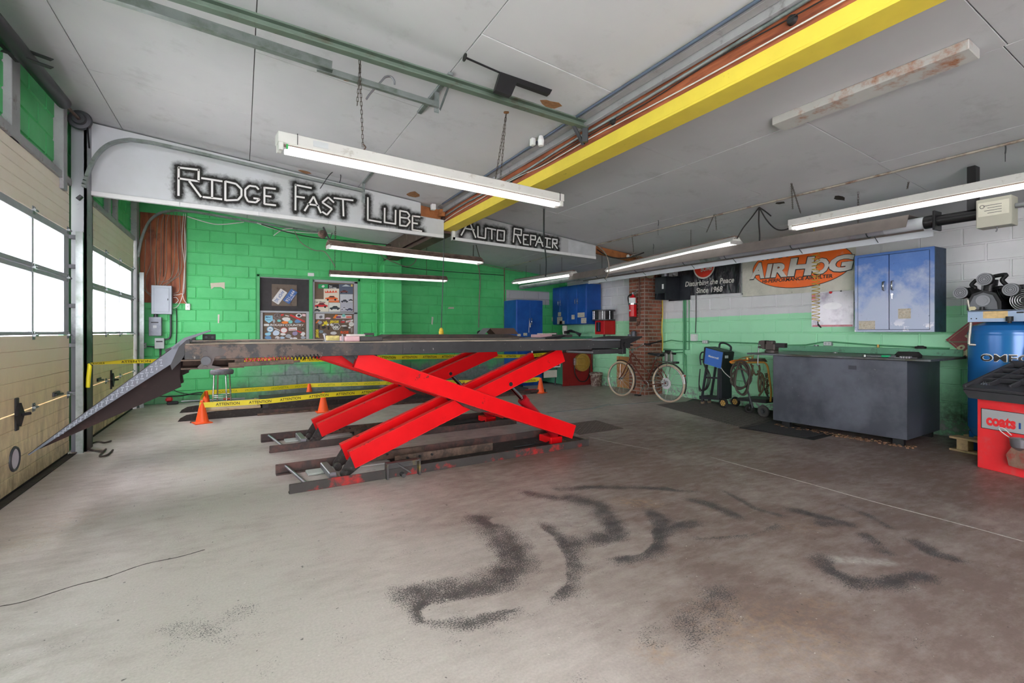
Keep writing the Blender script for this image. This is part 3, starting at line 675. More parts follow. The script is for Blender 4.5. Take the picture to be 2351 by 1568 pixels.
    MB().prism([(1.40, .635), (1.50, .62), (1.75, .50), (1.97, .43), (1.70, .455), (1.56, .515)], (0, .15, 0), X3, Z3, (0, .30, 0)).build('centre_housing', pm('dirty_bracket', (92, 56, 48), .7, 0, .3, 14, (60, 52, 50), .5, 16), T)
    MB().cyl((2.10, .198, .70), (2.10, .192, .70), .034, n=18).build('pivot_eye', m_red, T)
    MB().cyl((2.10, .1915, .70), (2.10, .189, .70), .022, n=14).build('pivot_hole', m_blk, T)
    # hydraulic ram
    f = Vector((2.74, .285, .09)); hd = Vector((2.10, .285, .72)); mid = f.lerp(hd, .68)
    MB().cyl(f, mid, .047, n=20).lathe([(.047, 0), (.056, 0), (.056, .06), (.03, .065)], mid-(hd-f).normalized()*.05, hd-f, 20).build('ram_cylinder', m_orange_r, T)
    MB().cyl(mid, hd, .023, n=16).build('ram_rod', m_chrome, T)
    MB().box(2.63, .22, .01, 2.79, .45, .085, .008).build('ram_foot', m_red, T)
    MB().box(2.78, .07, .012, 2.94, .50, .05, .004).prism([(2.80, .05), (2.94, .05), (2.94, .11), (2.89, .21), (2.84, .21)], (0, .47, 0), X3, Z3, (0, .015, 0)).build('pivot_mount', m_rustb, T)
    MB().tube(spline([(2.2, .3, .02), (2.4, .2, .05), (2.6, .25, .03), (2.72, .3, .08), (2.62, .36, .2)], 5), .008, 6).build('hydraulic_hose', m_blk, T)
    # runway
    D_ = MB(); D_.box(-.66, 0, 1.043, 3.02, .012, 1.147, .003); D_.box(-.66, .56, 1.043, 3.02, .572, 1.147, .003); D_.box(-.66, .012, 1.06, 3.02, .56, 1.075)
    D_.box(-.66, .012, 1.045, -.64, .56, 1.147); D_.box(.86+.03, -.004, 1.045, 1.14, .001, 1.145, .002)
    for xx in (.98, 1.06): D_.cyl((xx, -.008, 1.09), (xx, 0, 1.09), .012, n=10)
    D_.build('runway', m_lblk, T)
    MB().box(-.655, .0, 1.147, 3.02, .572, 1.153, .002).build('runway_top', m_dust, T)
    E_ = MB(); E_.box(3.02, .02, 1.05, 3.50, .55, 1.135, .006); E_.box(3.05, .015, .99, 3.50, .56, 1.04, .004); E_.build('extension', m_lblk, T)
    MB().box(3.01, .01, 1.135, 3.46, .55, 1.153, .003).build('extension_top', m_steel, T)
    MB().prism([(3.46, 1.05), (3.60, 1.05), (3.60, 1.10), (3.80, 1.17), (3.79, 1.185), (3.54, 1.16), (3.46, 1.155)], (0, .0, 0), X3, Z3, (0, .57, 0)).box(3.50, .02, .98, 3.56, .1, 1.06, .006).cyl((3.52, -.02, 1.09), (3.52, .6, 1.09), .03, n=14).build('wheel_stop', m_blk, T)
    MB().cyl((2.70, .03, 1.028), (3.06, .03, 1.010), .014, n=10).cyl((3.06, .03, 1.01), (3.2, .03, 1.005), .008, n=8).build('slide_rod', m_steel, T)
    # hinge end: hollow box, linkage, spring
    Hh = MB(); Hh.box(-.68, .0, 1.033, -.30, .3, 1.043); Hh.box(-.68, 0, .975, -.30, .3, .985); Hh.box(-.68, .29, .985, -.3, .3, 1.033); Hh.box(-.36, 0, .985, -.3, .3, 1.033)
    Hh.build('hinge_box', m_rustb, T)
    MB().bar((-.40, -.006, .998), (.03, -.006, 1.010), .02, .034, .003).cyl((.03, -.006, 1.010), (.075, -.006, 1.011), .008, n=8).build('linkage_bar', m_rustb, T)
    L_ = MB(); L_.prism([(-.56, 1.125), (-.53, 1.14), (-.44, 1.12), (-.41, 1.10), (-.43, 1.07), (-.48, 1.06), (-.50, 1.0), (-.44, .985), (-.45, .975), (-.57, .975), (-.585, .99), (-.55, 1.03)], (0, -.018, 0), X3, Z3, (0, .014, 0))
    for q in ((-.54, 1.12), (-.54, 1.09), (-.445, 1.10), (-.54, .99)): L_.cyl((q[0], -.03, q[1]), (q[0], -.018, q[1]), .014, n=6)
    L_.build('hinge_bracket', pm('bracket_grey', (84, 78, 76), .55, .3, .2, 9), T)
    MB().cyl((-.535, -.06, 1.035), (-.535, 0, 1.035), .030, n=18).build('hinge_pin', m_gald, T)
    sp = [(-.30+.52*i/260+0, .005+.015*math.cos(i*2*math.pi/13), 1.025+.002*i/26+.015*math.sin(i*2*math.pi/13)) for i in range(261)]
    MB().tube(sp[:160], .0045, 5).build('spring', pm('spring_red', (200, 70, 84), .5), T)
    MB().tube(sp[100:], .0046, 5).build('spring', m_blk, T)
    # approach ramp hanging from the hinge
    hx, hz, tx, tz = -.68, 1.165, -1.44, .495
    d = Vector((tx-hx, 0, tz-hz)).normalized(); nn = Vector((d.z, 0, -d.x)); nn = nn if nn.z < 0 else -nn
    R_ = thing('ramp', None, None); R_.parent = T; reg(R_, world_of(T)); R_.location = (0, 0, 0)
    bpy.data.objects.remove(R_)
    w_ = MB(); w_.bar((hx, .285, hz), (tx, .285, tz), .57, .008, .002, (-d.z, 0, d.x)); ramp = w_.build('ramp', m_undr, T)
    q = [(hx, hz), (tx, tz), (tx+.02, tz-.02), (hx+nn.x*.10-.16*d.x*-1, hz+nn.z*.10+.16*d.z)]
    q = [Vector((hx, hz)), Vector((tx, tz)), Vector((tx, tz))+Vector((nn.x, nn.z))*.006, Vector((hx, hz))+Vector((d.x, d.z))*.14+Vector((nn.x, nn.z))*.075]
    MB().prism([(a.x, a.y) for a in q], (0, -.004, 0), X3, Z3, (0, .006, 0)).build('ramp_flange', m_dia, ramp)
    lug = MB()
    for k in range(64):
        f_ = .16+.70*k/64; c0 = Vector((hx, -.006, hz)).lerp(Vector((tx, -.006, tz)), f_)+nn*(.075*(1-f_)*(.14+.26*(k % 3))); a_ = d*.014+nn*(.012 if k % 2 else -.012)
        lug.bar(c0-a_*.5+nn*.006, c0+a_*.5+nn*.006, .007, .003, .001, (0, 1, 0))
    lug.build('tread_lugs', pm('lug_grey', (120, 124, 134), .4, .3), ramp)['kind'] = 'stuff'
    q = [Vector((hx, hz)), Vector((tx, tz)), Vector((tx, tz))+Vector((nn.x, nn.z))*.01, Vector((hx, hz))+Vector((d.x, d.z))*.22+Vector((nn.x, nn.z))*.24, Vector((hx, hz-.24))+Vector((d.x, d.z))*.02]
    for yy in (.20, .555): MB().prism([(a.x, a.y) for a in q], (0, yy, 0), X3, Z3, (0, .012, 0)).build('ramp_rib', m_undr, ramp)
    MB().prism([(hx-.09, hz-.05), (hx+.05, hz+.02), (hx+.05, hz-.03), (hx-.0, hz-.13), (hx-.05, hz-.19)], (0, .002, 0), X3, Z3, (0, .1, 0)).build('ramp_gusset', m_blk, ramp)
    MB().prism([(hx-.06, hz-.04), (hx+.02, hz+.03), (hx+.17, hz+.085), (hx+.175, hz+.077), (hx+.03, hz+.012), (hx-.03, hz-.05)], (0, -.004, 0), X3, Z3, (0, .56, 0)).build('ramp_tail', m_dia, ramp)
    return T
lift_a = lift_unit('nearer red scissor lift unit with black runway, raised in the middle of the shop', 0.0, True)
lift_b = lift_unit('farther red scissor lift unit with black runway, partly hidden behind the nearer one', 1.462, False)

# ---- things lying on the runways
def on_runway(x, y): v = Matrix.Translation(LO) @ Matrix.Rotation(LR, 4, 'Z') @ Vector((x, y, 0)); return (v.x, v.y, 1.153)
m_pink = pm('faded_pink_plastic', (214, 172, 178), .5, 0, .1, 8); m_dkg = pm('dark_grey_plastic', (70, 66, 66), .5, 0, .15, 9)
def jack(loc, label, s=1.0):
    T = thing('lifting_pad', label, 'jack pad', loc, LR, 'pad blocks on the runways')
    MB().box(-.12*s, 0, 0, .0, .22, .045, .006).build('pad_block', m_pink, T); MB().box(0, 0, 0, .20*s, .22, .042, .006).build('slide_block', m_dkg, T)
    MB().box(-.07*s, .05, .045, .06*s, .2, .062, .004).build('pad_top', pm('pad_white', (206, 196, 192), .6), T)
    MB().tube([(.06, .08, .05), (.06, .08, .068), (.14, .08, .068), (.14, .08, .045)], .006, 6).box(.08, .07, .05, .145, .16, .068, .005).build('clamp', m_dkg, T)
    return T
jack(on_runway(.58, .2), 'pink and grey jack pad on the nearer runway left of the red scissor crossing')
jack(on_runway(3.72, 1.462+.2), 'long pink and black jack pad on the far runway below the hanging blue cabinet', 1.9)
T = thing('sticker_box', 'small open grey bracket box with stickers on the nearer runway', 'box', on_runway(.38, .25), LR)
MB().box(-.07, 0, 0, .07, .12, .008, .002).bar((-.07, 0, .0), (-.085, 0, .065), .01, .01).bar((.07, 0, 0), (.065, 0, .062), .01, .01).build('bracket', m_steel, T); MB().box(-.05, .03, .008, .05, .1, .05, .004).build('carton', pm('yellowish_label', (204, 188, 120), .6, 0, .3, 40), T)
T = thing('socket_box', 'black two-hole metal box standing on the left end of the far runway', 'box', on_runway(-.52, .98+.62), LR)
MB().box(-.055, 0, 0, .055, .06, .06, .003).build('box_body', m_blk, T)
for xx in (-.025, .028): MB().cyl((xx, -.001, .03), (xx, -.004, .03), .012, n=12).build('knock_out', m_gald, T)
T = thing('plate_ramp', 'long low dark steel plate with sloped ends on the far runway', 'plate', on_runway(1.55, 1.462+.06), LR)
MB().prism([(-.42, 0), (-.26, .05), (1.35, .05), (1.62, 0)], (0, 0, 0), X3, Z3, (0, .42, 0)).build('plate', pm('brown_plate', (84, 70, 64), .7, 0, .2, 5, (58, 54, 52), .5, 3), T)
T = thing('wheel_chock', 'brown folded steel roof-shaped wheel chock on the far runway', 'wheel chock', on_runway(2.72, 1.462+.33), LR)
MB().prism([(-.06, .05), (.03, .135), (.036, .13), (-.05, .05)], (0, .0, 0), X3, Z3, (0, .2, 0)).build('edge_plate', m_steel, T)
MB().add([(.03, 0, .135), (.42, 0, .135), (.50, 0, .05), (.12, 0, .05), (.03, .2, .135), (.42, .2, .135), (.5, .2, .05), (.12, .2, .05)], [(3, 2, 1, 0), (4, 5, 6, 7), (0, 1, 5, 4), (1, 2, 6, 5), (2, 3, 7, 6), (3, 0, 4, 7)]).build('folded_sheet', pm('chock_brown', (92, 72, 62), .7, 0, .2, 6), T)

# ================================================================ lowered alignment lift, cones, tape, stool
T = thing('lowered_lift', 'long black low-profile lift lying flat on the floor along the back wall', 'car lift', (0, 8.06, 0), .035)
def nose(y, x0): return MB().prism([(x0, 0), (5.4, 0), (5.4, .07), (.35, .18), (.35, .105), (x0+.22, .10), (x0+.10, .085), (x0+.03, .045)], (0, y, 0), X3, Z3, (0, .012, 0))
nose(0, -.77).build('side_plate', m_dark, T); nose(.86, -.80).build('side_plate', m_dark, T)
MB().prism([(.27, .06), (.27, .20), (2.6, .215), (5.0, .12), (5.0, .05)], (0, .03, 0), X3, Z3, (0, .80, 0)).build('deck', pm('lowered_deck', (60, 58, 60), .6, 0, .2, 5), T)
MB().box(.27, -.01, .03, 5.3, .02, .075, .003).build('kick_strip', m_rail, T)
MB().box(.2, -.04, 0, 5.0, -.005, .03, .003).build('floor_channel', m_rustb, T)
MB().box(4.9, .0, .01, 5.2, .05, .09, .02).build('end_cap', pm('end_cap_red', (196, 22, 28), .5), T)
MB().cyl((-.52, -.12, 0), (-.52, -.12, .10), .018, n=10).box(-.62, -.2, 0, -.42, -.04, .008).build('floor_anchor', m_rustb, T)
T = thing('plywood_sheet', 'plywood board lying across the left end of the lowered lift', 'board', (-.10, 8.25, .107), .04)
MB().box(-.36, -.17, 0, .34, .66, .03, .003).build('ply', pm('plywood_face', (186, 166, 136), .7, 0, .14, 5, (148, 124, 96), .62, 7), T)
MB().box(.30, -.1, .03, .335, .62, .055, .003).build('batten', pm('batten_wood', (196, 172, 132), .7), T)
T = thing('stool', 'round grey padded shop stool with chrome legs standing on the plywood', 'stool', (-.26, 8.46, .14), 0); STOOL = T
MB().lathe([(.0, .515), (.16, .515), (.172, .54), (.172, .575), (.15, .595), (0, .60)], n=24).build('seat', pm('cracked_vinyl', (110, 110, 116), .45, 0, .25, 12, (70, 70, 74), .6, 20), T)
for a_ in range(4):
    an = a_*math.pi/2+.5; c_, s_ = math.cos(an), math.sin(an)
    MB().tube([(c_*.10, s_*.10, .53), (c_*.125, s_*.125, .50), (c_*.15, s_*.15, 0.0)], .0125, 8).build('leg', m_chrome, T)
MB().torus((0, 0, .17), Z3, .138, .007, 28, 6).torus((0, 0, .14), Z3, .14, .007, 28, 6).build('foot_ring', m_chrome, T)
STOOL.scale = (.9, .9, .895)
solo('booklet', MB().box(-.35, 8.36, .678, -.17, 8.52, .688, .002), pm('booklet_cover', (206, 196, 196), .5, 0, .1, 9, (214, 120, 116), .6, 12), 'thin white and red booklet lying on the grey stool seat', 'booklet')
m_cone = pm('cone_orange', (255, 98, 40), .45, 0, .05, 5)
cone0 = None
CONES = [((-.469, 7.777), 'small orange cone at the near left corner of the taped area'), ((-.49, 8.98), 'small orange cone at the back left corner of the taped area, behind the tape'), ((1.096, 7.923), 'small orange cone standing left of the red scissor arm foot, near tape side'),
  ((1.058, 9.349), 'small orange cone halfway along the back run of tape'), ((5.282, 8.265), 'small orange cone on the right end of the taped area near the bucket')]
for (x, y), lb in CONES:
    if cone0 is None:
        cone0 = T = thing('traffic_cone', lb, 'traffic cone', (x, y, 0), .3, 'orange traffic cones')
        MB().lathe([(.088, .008), (.078, .02), (.022, .30), (.018, .305), (.012, .30)], n=22).build('cone_body', m_cone, T); MB().box(-.105, -.105, 0, .105, .105, .012, .006).build('cone_base', m_cone, T)
    else:
        T = copy_tree(cone0); T.location = (x, y, 0); T.rotation_euler = (0, 0, rnd.uniform(0, 1)); T['label'] = lb; reg(T, Matrix.Translation((x, y, 0)))
m_tape = pm('caution_tape', (236, 220, 40), .4, 0, .05, 3); m_ttxt = pm('tape_print', (34, 32, 18), .5); m_tback = pm('tape_print_back', (150, 176, 30), .5)
def tape_run(label, pts, w=.072, txt=True, mirror=False, step=.40, u0=.06, twist=None):
    """pts: points of the band's centre line, seen from the camera side with text reading left to right"""
    P = [Vector(p) for p in pts]; T = thing('caution_tape', label, 'tape', tuple(P[0]), 0, 'yellow caution tape runs')
    mb = MB(); S_ = [0]
    for a, b in zip(P, P[1:]): S_.append(S_[-1]+(b-a).length)
    tw = twist or [0]*len(P); up = [Vector((0, -math.sin(a), math.cos(a))) for a in tw]
    L = [p-u*w/2 for p, u in zip(P, up)]; U = [p+u*w/2 for p, u in zip(P, up)]
    for i in range(len(P)-1): mb.quad(L[i], L[i+1], U[i+1], U[i])
    mb.build('band', m_tape, T, True)
    if not txt: return T
    def at(s, v):
        s = max(0, min(s, S_[-1]-1e-4)); i = max(k for k in range(len(P)-1) if S_[k] <= s); f = (s-S_[i])/(S_[i+1]-S_[i])
        q = L[i].lerp(L[i+1], f).lerp(U[i].lerp(U[i+1], f), v/w); d = (P[i+1]-P[i]).normalized()
        n = Vector((d.y, -d.x, 0)); n = n if n.y < 0 else -n
        return q+n*.0022
    s = u0-step; k = 0
    while s < S_[-1]-.02:
        t_ = MB(); Lw = .285
        if s >= 0 and s+Lw < S_[-1]: text_on(t_, 'ATTENTION', (0, 0, 0), X3, Z3, w=Lw, h=.038, off=.012, mirror=mirror, fn=lambda a, b, s=s: at(s+a, b+.017))
        elif s < 0 and s+Lw > .08: text_on(t_, 'TION', (0, 0, 0), X3, Z3, w=.115, h=.038, off=.012, mirror=mirror, fn=lambda a, b: at(.012+a, b+.017))
        if t_.v: t_.build('tape_lettering', m_tback if mirror else m_ttxt, T, True)
        s += step
    return T
tape_run('low yellow ATTENTION tape along the near side of the cones', [(-.50, 7.75, .245), (.3, 7.80, .235), (1.10, 7.885, .265), (2.4, 8.05, .26), (3.8, 8.16, .25), (5.20, 8.25, .27)], u0=.19)
tape_run('low yellow tape along the back row of cones, its lettering mirrored', [(-.50, 9.03, .275), (.4, 9.2, .27), (1.06, 9.40, .27), (2.6, 9.1, .27), (4.0, 8.6, .26), (5.28, 8.29, .28)], mirror=True, u0=.16)
tape_run('short yellow tape linking the two left cones', [(-.50, 7.74, .25), (-.52, 8.3, .26), (-.51, 9.02, .275)], txt=False)
tape_run('high yellow ATTENTION tape strung from the steel column behind the red lift', [(-1.39, 6.62, .90), (-1.1, 6.9, .90), (-.3, 7.1, .885), (.5, 7.3, .85), (1.6, 7.6, .835), (2.6, 7.85, .815), (3.8, 8.2, .78), (5.1, 8.6, .735), (6.30, 8.95, .76)], u0=.30, twist=[1.2, .8, .9, .1, 0, 0, 0, 0, 0])
solo('tape_tail', MB().tube([(-1.385, 6.52, .90), (-1.37, 6.49, .88), (-1.382, 6.49, .75), (-1.385, 6.49, .66)], [.012, .02, .02, .018], 6), m_tape, 'loose end of yellow tape knotted on the steel column', 'tape')
T = thing('snow_brush', 'snow brush with red-black head and silver pole lying by the back wall', 'brush', (-1.0, 9.95, .03), -.02)
MB().tube([(.1, 0, .02), (1.05, -.12, .03)], .012, 8).build('pole', m_steel, T); MB().box(-.1, -.03, -.02, .06, .03, .03, .008).build('brush_head', m_blk, T); MB().box(-.12, -.04, .03, -.02, .04, .10, .02).build('scraper', pm('scraper_red', (196, 40, 52), .5), T); MB().tube([(.72, -.078, .027), (.82, -.09, .028)], .016, 8).build('grip', pm('grip_red', (206, 70, 66), .5), T)
# cords on the floor at the column
for pts, lb in (([(195, 1043), (210, 1040), (225, 1036), (240, 1038), (255, 1034)], 'short frayed dark rope on the floor close to the steel column'), ([(165, 1040), (180, 1038), (197, 1030), (213, 1034), (235, 1036), (243, 1031), (229, 1047), (247, 1044), (259, 1033)], 'longer frayed dark rope on the floor left of the lift ramp tip')):
    solo('rope', MB().tube(spline([oF(px, py-(22 if 'short' in lb else 0), .012) for px, py in pts], 4), .009, 6), pm('dirty_rope', (70, 62, 56), .9, 0, .3, 30), lb, 'rope', 'rope scraps by the column')
# floor plates, mats and the old strip across the floor
t = NT('checker_plate_floor'); w_ = t.noise(30, 3); t.col(t.mix(t.ramp(w_, .3, .7), L3((84, 72, 68)), L3((106, 94, 88)))); t.set(.6, .1, .4); m_fpl = t.m

T = thing('floor_plate', 'tread-patterned steel cover plate set in the floor right of the lift foot', 'cover plate', (3.95, 4.95, 0), 0)
MB().prism([(-.42, -.30), (.30, -.26), (.36, .36), (-.36, .32)], (0, 0, 0), X3, Y3, (0, 0, .006)).build('plate', m_fpl, T)
lg = MB()
for i in range(14):
    for j in range(13):
        a_ = (1 if (i+j) % 2 else -1)*.7; c_ = Vector((-.36+.05*i, -.24+.045*j, .0065)); dd = Vector((math.cos(a_), math.sin(a_), 0))*.012; lg.bar(c_-dd, c_+dd, .006, .003)
lg.build('tread_lugs', m_fpl, T)['kind'] = 'stuff'
P = [oF(*p, .004) for p in ((1256, 948), (1300, 943), (1345, 940), (1362, 937), (1400, 930), (1450, 927), (1520, 921))]
mb = MB()
for k, (a, b) in enumerate(zip(P, P[1:])):
    hz = .018 if k in (3, 4) else .003
    mb.bar(a, b+Vector((0, 0, hz if k == 3 else 0)), .055, .005, .001)
solo('sealing_strip', mb, pm('grey_strip', (150, 154, 152), .7, 0, .15, 12), 'grey flat sealing strip curling across the floor from lift to bicycle', 'strip')
m_mat = pm('rubber_mat', (58, 58, 60), .85, 0, .2, 14, (90, 88, 86), .66, 30)
P = [oF(*p) for p in ((1697, 983), (1768, 962), (1915, 999), (1868, 1011))]
T = thing('floor_mat', 'black bordered rubber mat in front of the workbench', 'mat', tuple((P[0]+P[2])/2), 0)
c_ = (P[0]+P[2])/2; MB().prism([(p.x, p.y) for p in P], (0, 0, .001), X3, Y3, (0, 0, .008)).build('mat_body', m_rub, T, True)
MB().prism([((p.x-c_.x)*.8+c_.x, (p.y-c_.y)*.8+c_.y) for p in P], (0, 0, .009), X3, Y3, (0, 0, .002)).build('mat_field', m_mat, T, True)
T = thing('ribbed_mat', 'grey ribbed rubber mat under the welder and torch carts', 'mat', (6.3, 5.0, 0), 0)
q = [oF(*p) for p in ((1538, 938), (1568, 918), (1780, 965), (1700, 982))]
MB().prism([(q[0].x, q[0].y), (7.26, 6.15), (7.26, 3.9), (q[3].x+.05, q[3].y)], (0, 0, .0008), X3, Y3, (0, 0, .004)).build('mat_body', m_mat, T, True)
rb = MB()
for k in range(46):
    yy = 3.98+k*.045; x0_ = 5.60+.4*(yy-3.95)/1.55
    if yy < 5.95: rb.box(x0_, yy, .0045, 7.24, yy+.02, .010)
rb.build('mat_ribs', pm('mat_rib', (98, 94, 90), .85, 0, .2, 14), T, True)['kind'] = 'stuff'
# ================================================================ BACK WALL: window with boards, posters, stickers
m_grn = pm('green_gloss', (74, 168, 104), .45, 0, .1, 6); m_shade = pm('brown_board', (110, 92, 78), .7, 0, .12, 5)
yb = YW+.055
win = MB()
win.box(WX0, YW-.004, WZ0, WX0+.055, yb+.05, WZ1, .006); win.box(WX1-.05, YW-.004, WZ0, WX1, yb+.05, WZ1, .006); win.box(WX0, YW-.004, WZ1-.045, WX1, yb+.05, WZ1, .006); win.box(1.150, YW-.0, WZ0, 1.215, yb+.05, WZ1, .006); win.box(WX0, YW-.01, WZ0, WX1, yb+.05, WZ0+.05, .006)
win = struct(win.build('window_1', m_grn))
m_dkbd = pm('black_board', (62, 60, 62), .75, 0, .18, 9)
MB().box(.295, yb, 1.63, 1.150, yb+.02, 2.266).build('upper_board', m_dkbd, win); MB().box(.295, yb, 1.03, 1.150, yb+.02, 1.63).build('lower_board', m_shade, win)
MB().box(1.215, yb, 1.63, 2.07, yb+.02, 2.27).box(1.215, yb, 1.03, 2.07, yb+.02, 1.63).build('right_board', m_shade, win)
f = MB(); f.box(.295, yb-.03, 1.60, 1.15, yb, 1.635, .004); f.box(.295, yb-.03, 1.03, .345, yb, 1.6, .004); f.box(1.10, yb-.03, 1.03, 1.15, yb, 1.6, .004); f.box(.295, yb-.02, 2.255, 1.15, yb, 2.268, .003); f.build('sash', m_sash, win)
f = MB(); f.box(1.215, yb-.03, 1.60, 2.07, yb, 1.635, .004); f.box(1.215, yb-.03, 1.03, 1.25, yb, 2.26, .004); f.box(2.0, yb-.03, 1.03, 2.07, yb, 2.26, .004); f.box(1.215, yb-.03, 2.22, 2.07, yb, 2.27, .004); f.build('sash', m_sash, win)
MB().box(.30, yb-.012, 1.03, 1.12, yb-.008, 1.60).build('pane', m_pane, win); MB().box(1.24, yb-.012, 1.03, 2.03, yb-.008, 1.60).build('pane', m_pane, win)
for o_ in [c for c in win.children if c.name.startswith('pane')]: bpy.data.objects.remove(o_)   # the lower lights are boarded from the room side
def B6(x, y, d=0.0): p = oY(560+x/7.837, 600+y/7.837, yb-.002); p.y = yb-.002-d; return p
_k = [0]
def flat(name, pts, mat, parent, d=.0012, label=None):
    mb = MB(); P = [Vector(p) for p in pts]; mb.prism([(p.x, p.z) for p in P], (0, P[0].y, 0), X3, Z3, (0, -d, 0)); return mb.build(name, mat, parent, True, label)
def oval(cx, cy, w_, h_, d, n=18, star=0):
    return [B6(cx+w_/2*math.cos(2*math.pi*i/n)*(1-(star if i % 2 else 0)), cy+h_/2*math.sin(2*math.pi*i/n)*(1-(star if i % 2 else 0)), d) for i in range(n)]
def rect(x0, y0, x1, y1, d, sk=0): return [B6(x0, y1, d), B6(x1, y1+sk, d), B6(x1, y0+sk, d), B6(x0, y0, d)]
def blob(cx, cy, w_, h_, d, n=11): return [B6(cx+w_/2*math.cos(2*math.pi*i/n)*rnd.uniform(.7, 1.05), cy+h_/2*math.sin(2*math.pi*i/n)*rnd.uniform(.7, 1.05), d) for i in range(n)]
def cm(c): return pm('print_%d_%d_%d' % c, c, .5, 0, .05, 20)
LB, WH, RD, OR, TE, BK, YE, BL, GY = (140, 200, 222), (220, 220, 218), (204, 60, 56), (236, 130, 40), (120, 196, 190), (44, 42, 44), (232, 214, 50), (96, 140, 186), (160, 166, 174)
lb = [c for c in win.children if c.name.startswith('lower_board')][0]; rb_ = [c for c in win.children if c.name.startswith('right_board')][0]; ub = [c for c in win.children if c.name.startswith('upper_board')][0]
def stk(pts, c, par, label=None): _k[0] += 1; return flat('sticker', pts, cm(c), par, .0008+.0002*(_k[0] % 3), label)
def wr(s, x, y, w_, h_, c, par, d=.003, off=0.0, rot=None, slant=0.0, u=None, v=None):
    o = B6(x, y, d); px = (oY(600, 700, yb)-oY(599, 700, yb)).length/7.837
    mb = MB(); text_on(mb, s, o, u or X3, v or Z3, w=w_*px, h=h_*px, off=off, slant=slant); return mb.build('lettering', cm(c), par, True)
s_ = stk([B6(*p, .001) for p in ((380, 975), (515, 975), (520, 1060), (450, 1112), (375, 1060))], LB, lb); wr('MAC', 392, 1020, 110, 40, (40, 90, 130), s_, off=.02); wr('TOOLS', 400, 1062, 95, 24, (40, 90, 130), s_, off=.02)
s_ = stk(oval(600, 990, 108, 96, .001), (92, 80, 72), lb)
mb = MB(); mb.torus(B6(600, 990, .003), Y3, .055, .004, 24, 5)
for a_ in (90, 210, 330): mb.bar(B6(600, 990, .003), B6(600+48*math.cos(math.radians(a_)), 990-43*math.sin(math.radians(a_)), .003), .008, .004)
mb.build('emblem', m_steel, s_)
stk(rect(665, 955, 715, 985, .001, -12), RD, lb); stk(rect(745, 965, 810, 978, .001, 14), WH, lb); stk([B6(820, 975, .001), B6(1095, 1105, .001), B6(1100, 1070, .001), B6(840, 950, .001)], RD, lb)
s_ = stk(oval(988, 975, 112, 70, .001), WH, lb); stk(oval(990, 975, 60, 45, .002), BK, s_)
stk(rect(1050, 945, 1110, 985, .001, 6), (230, 196, 200), lb); stk(blob(760, 1042, 160, 95, .001), WH, lb); stk(oval(632, 1068, 70, 42, .001), TE, lb); stk(oval(737, 1100, 120, 48, .002), OR, lb); stk(oval(838, 1088, 76, 60, .002), TE, lb); stk(blob(970, 1080, 130, 75, .001), BL, lb); stk(blob(540, 1075, 50, 80, .001), GY, lb)
stk([B6(*p, .001) for p in ((358, 1125), (440, 1125), (462, 1145), (440, 1165), (358, 1165))], WH, lb); wr('ROUGH COUNTRY', 470, 1162, 630, 42, WH, lb, off=.02, slant=.2)
s_ = stk(oval(472, 1222, 120, 106, .001), (120, 176, 208), lb); stk(oval(472, 1222, 92, 80, .002), WH, s_); stk(oval(472, 1222, 60, 30, .003), (120, 176, 208), s_)
s_ = stk(oval(720, 1240, 130, 104, .001), RD, lb); stk(oval(720, 1240, 112, 88, .002), WH, s_); s_ = stk(rect(805, 1192, 955, 1248, .001, -6), WH, lb); wr('Summit', 818, 1236, 125, 30, RD, s_, off=.02)
stk(oval(1062, 1216, 70, 68, .001), BK, lb); stk(oval(1062, 1216, 50, 48, .002), (120, 110, 96), lb); stk([B6(950, 1235, .001), B6(1045, 1275, .001), B6(1040, 1300, .001), B6(950, 1255, .001)], RD, lb); stk([B6(540, 1192, .001), B6(650, 1240, .001), B6(648, 1250, .001), B6(540, 1205, .001)], WH, lb)
for cx, cy, ww, hh, c in ((430, 1310, 140, 70, LB), (580, 1290, 140, 110, (190, 206, 222)), (435, 1372, 140, 70, BL), (600, 1375, 90, 60, WH), (700, 1310, 110, 60, WH), (800, 1345, 110, 80, GY), (920, 1300, 110, 90, (150, 140, 176)), (1060, 1310, 90, 90, WH), (1060, 1370, 110, 60, GY), (920, 1385, 90, 40, WH), (690, 1375, 100, 50, (170, 196, 214)), (850, 1385, 60, 40, WH)): stk(blob(cx, cy, ww, hh, .001), c, lb)
wr('SKY', 565, 1395, 70, 30, BK, lb, d=.004, off=.02)
# right lower lights
stk(rect(1290, 945, 1450, 1040, .001), (206, 206, 210), rb_); stk(blob(1385, 1000, 70, 60, .003), (110, 106, 116), rb_); stk(blob(1515, 1025, 110, 40, .001), (222, 196, 206), rb_); stk([B6(1600, 1020, .002), B6(1650, 955, .002), B6(1695, 965, .002), B6(1640, 1030, .002)], OR, rb_)
stk(rect(1650, 968, 1940, 1028, .001), (214, 206, 206), rb_); stk(oval(1795, 975, 64, 54, .003), TE, rb_); stk(rect(1660, 985, 1745, 1020, .003), (120, 70, 110), rb_); stk(rect(1840, 985, 1935, 1022, .003), (220, 120, 110), rb_)
stk(oval(1470, 1110, 112, 100, .002, 10, .5), YE, rb_); stk([B6(1288, 1110, .001), B6(1335, 1055, .001), B6(1360, 1060, .001), B6(1310, 1115, .001)], OR, rb_)
wr('JEGS', 1540, 1104, 190, 50, YE, rb_, off=.05, slant=.1); wr('JEGS', 1338, 1378, 185, 50, YE, rb_, off=.05, u=Z3, v=-X3)
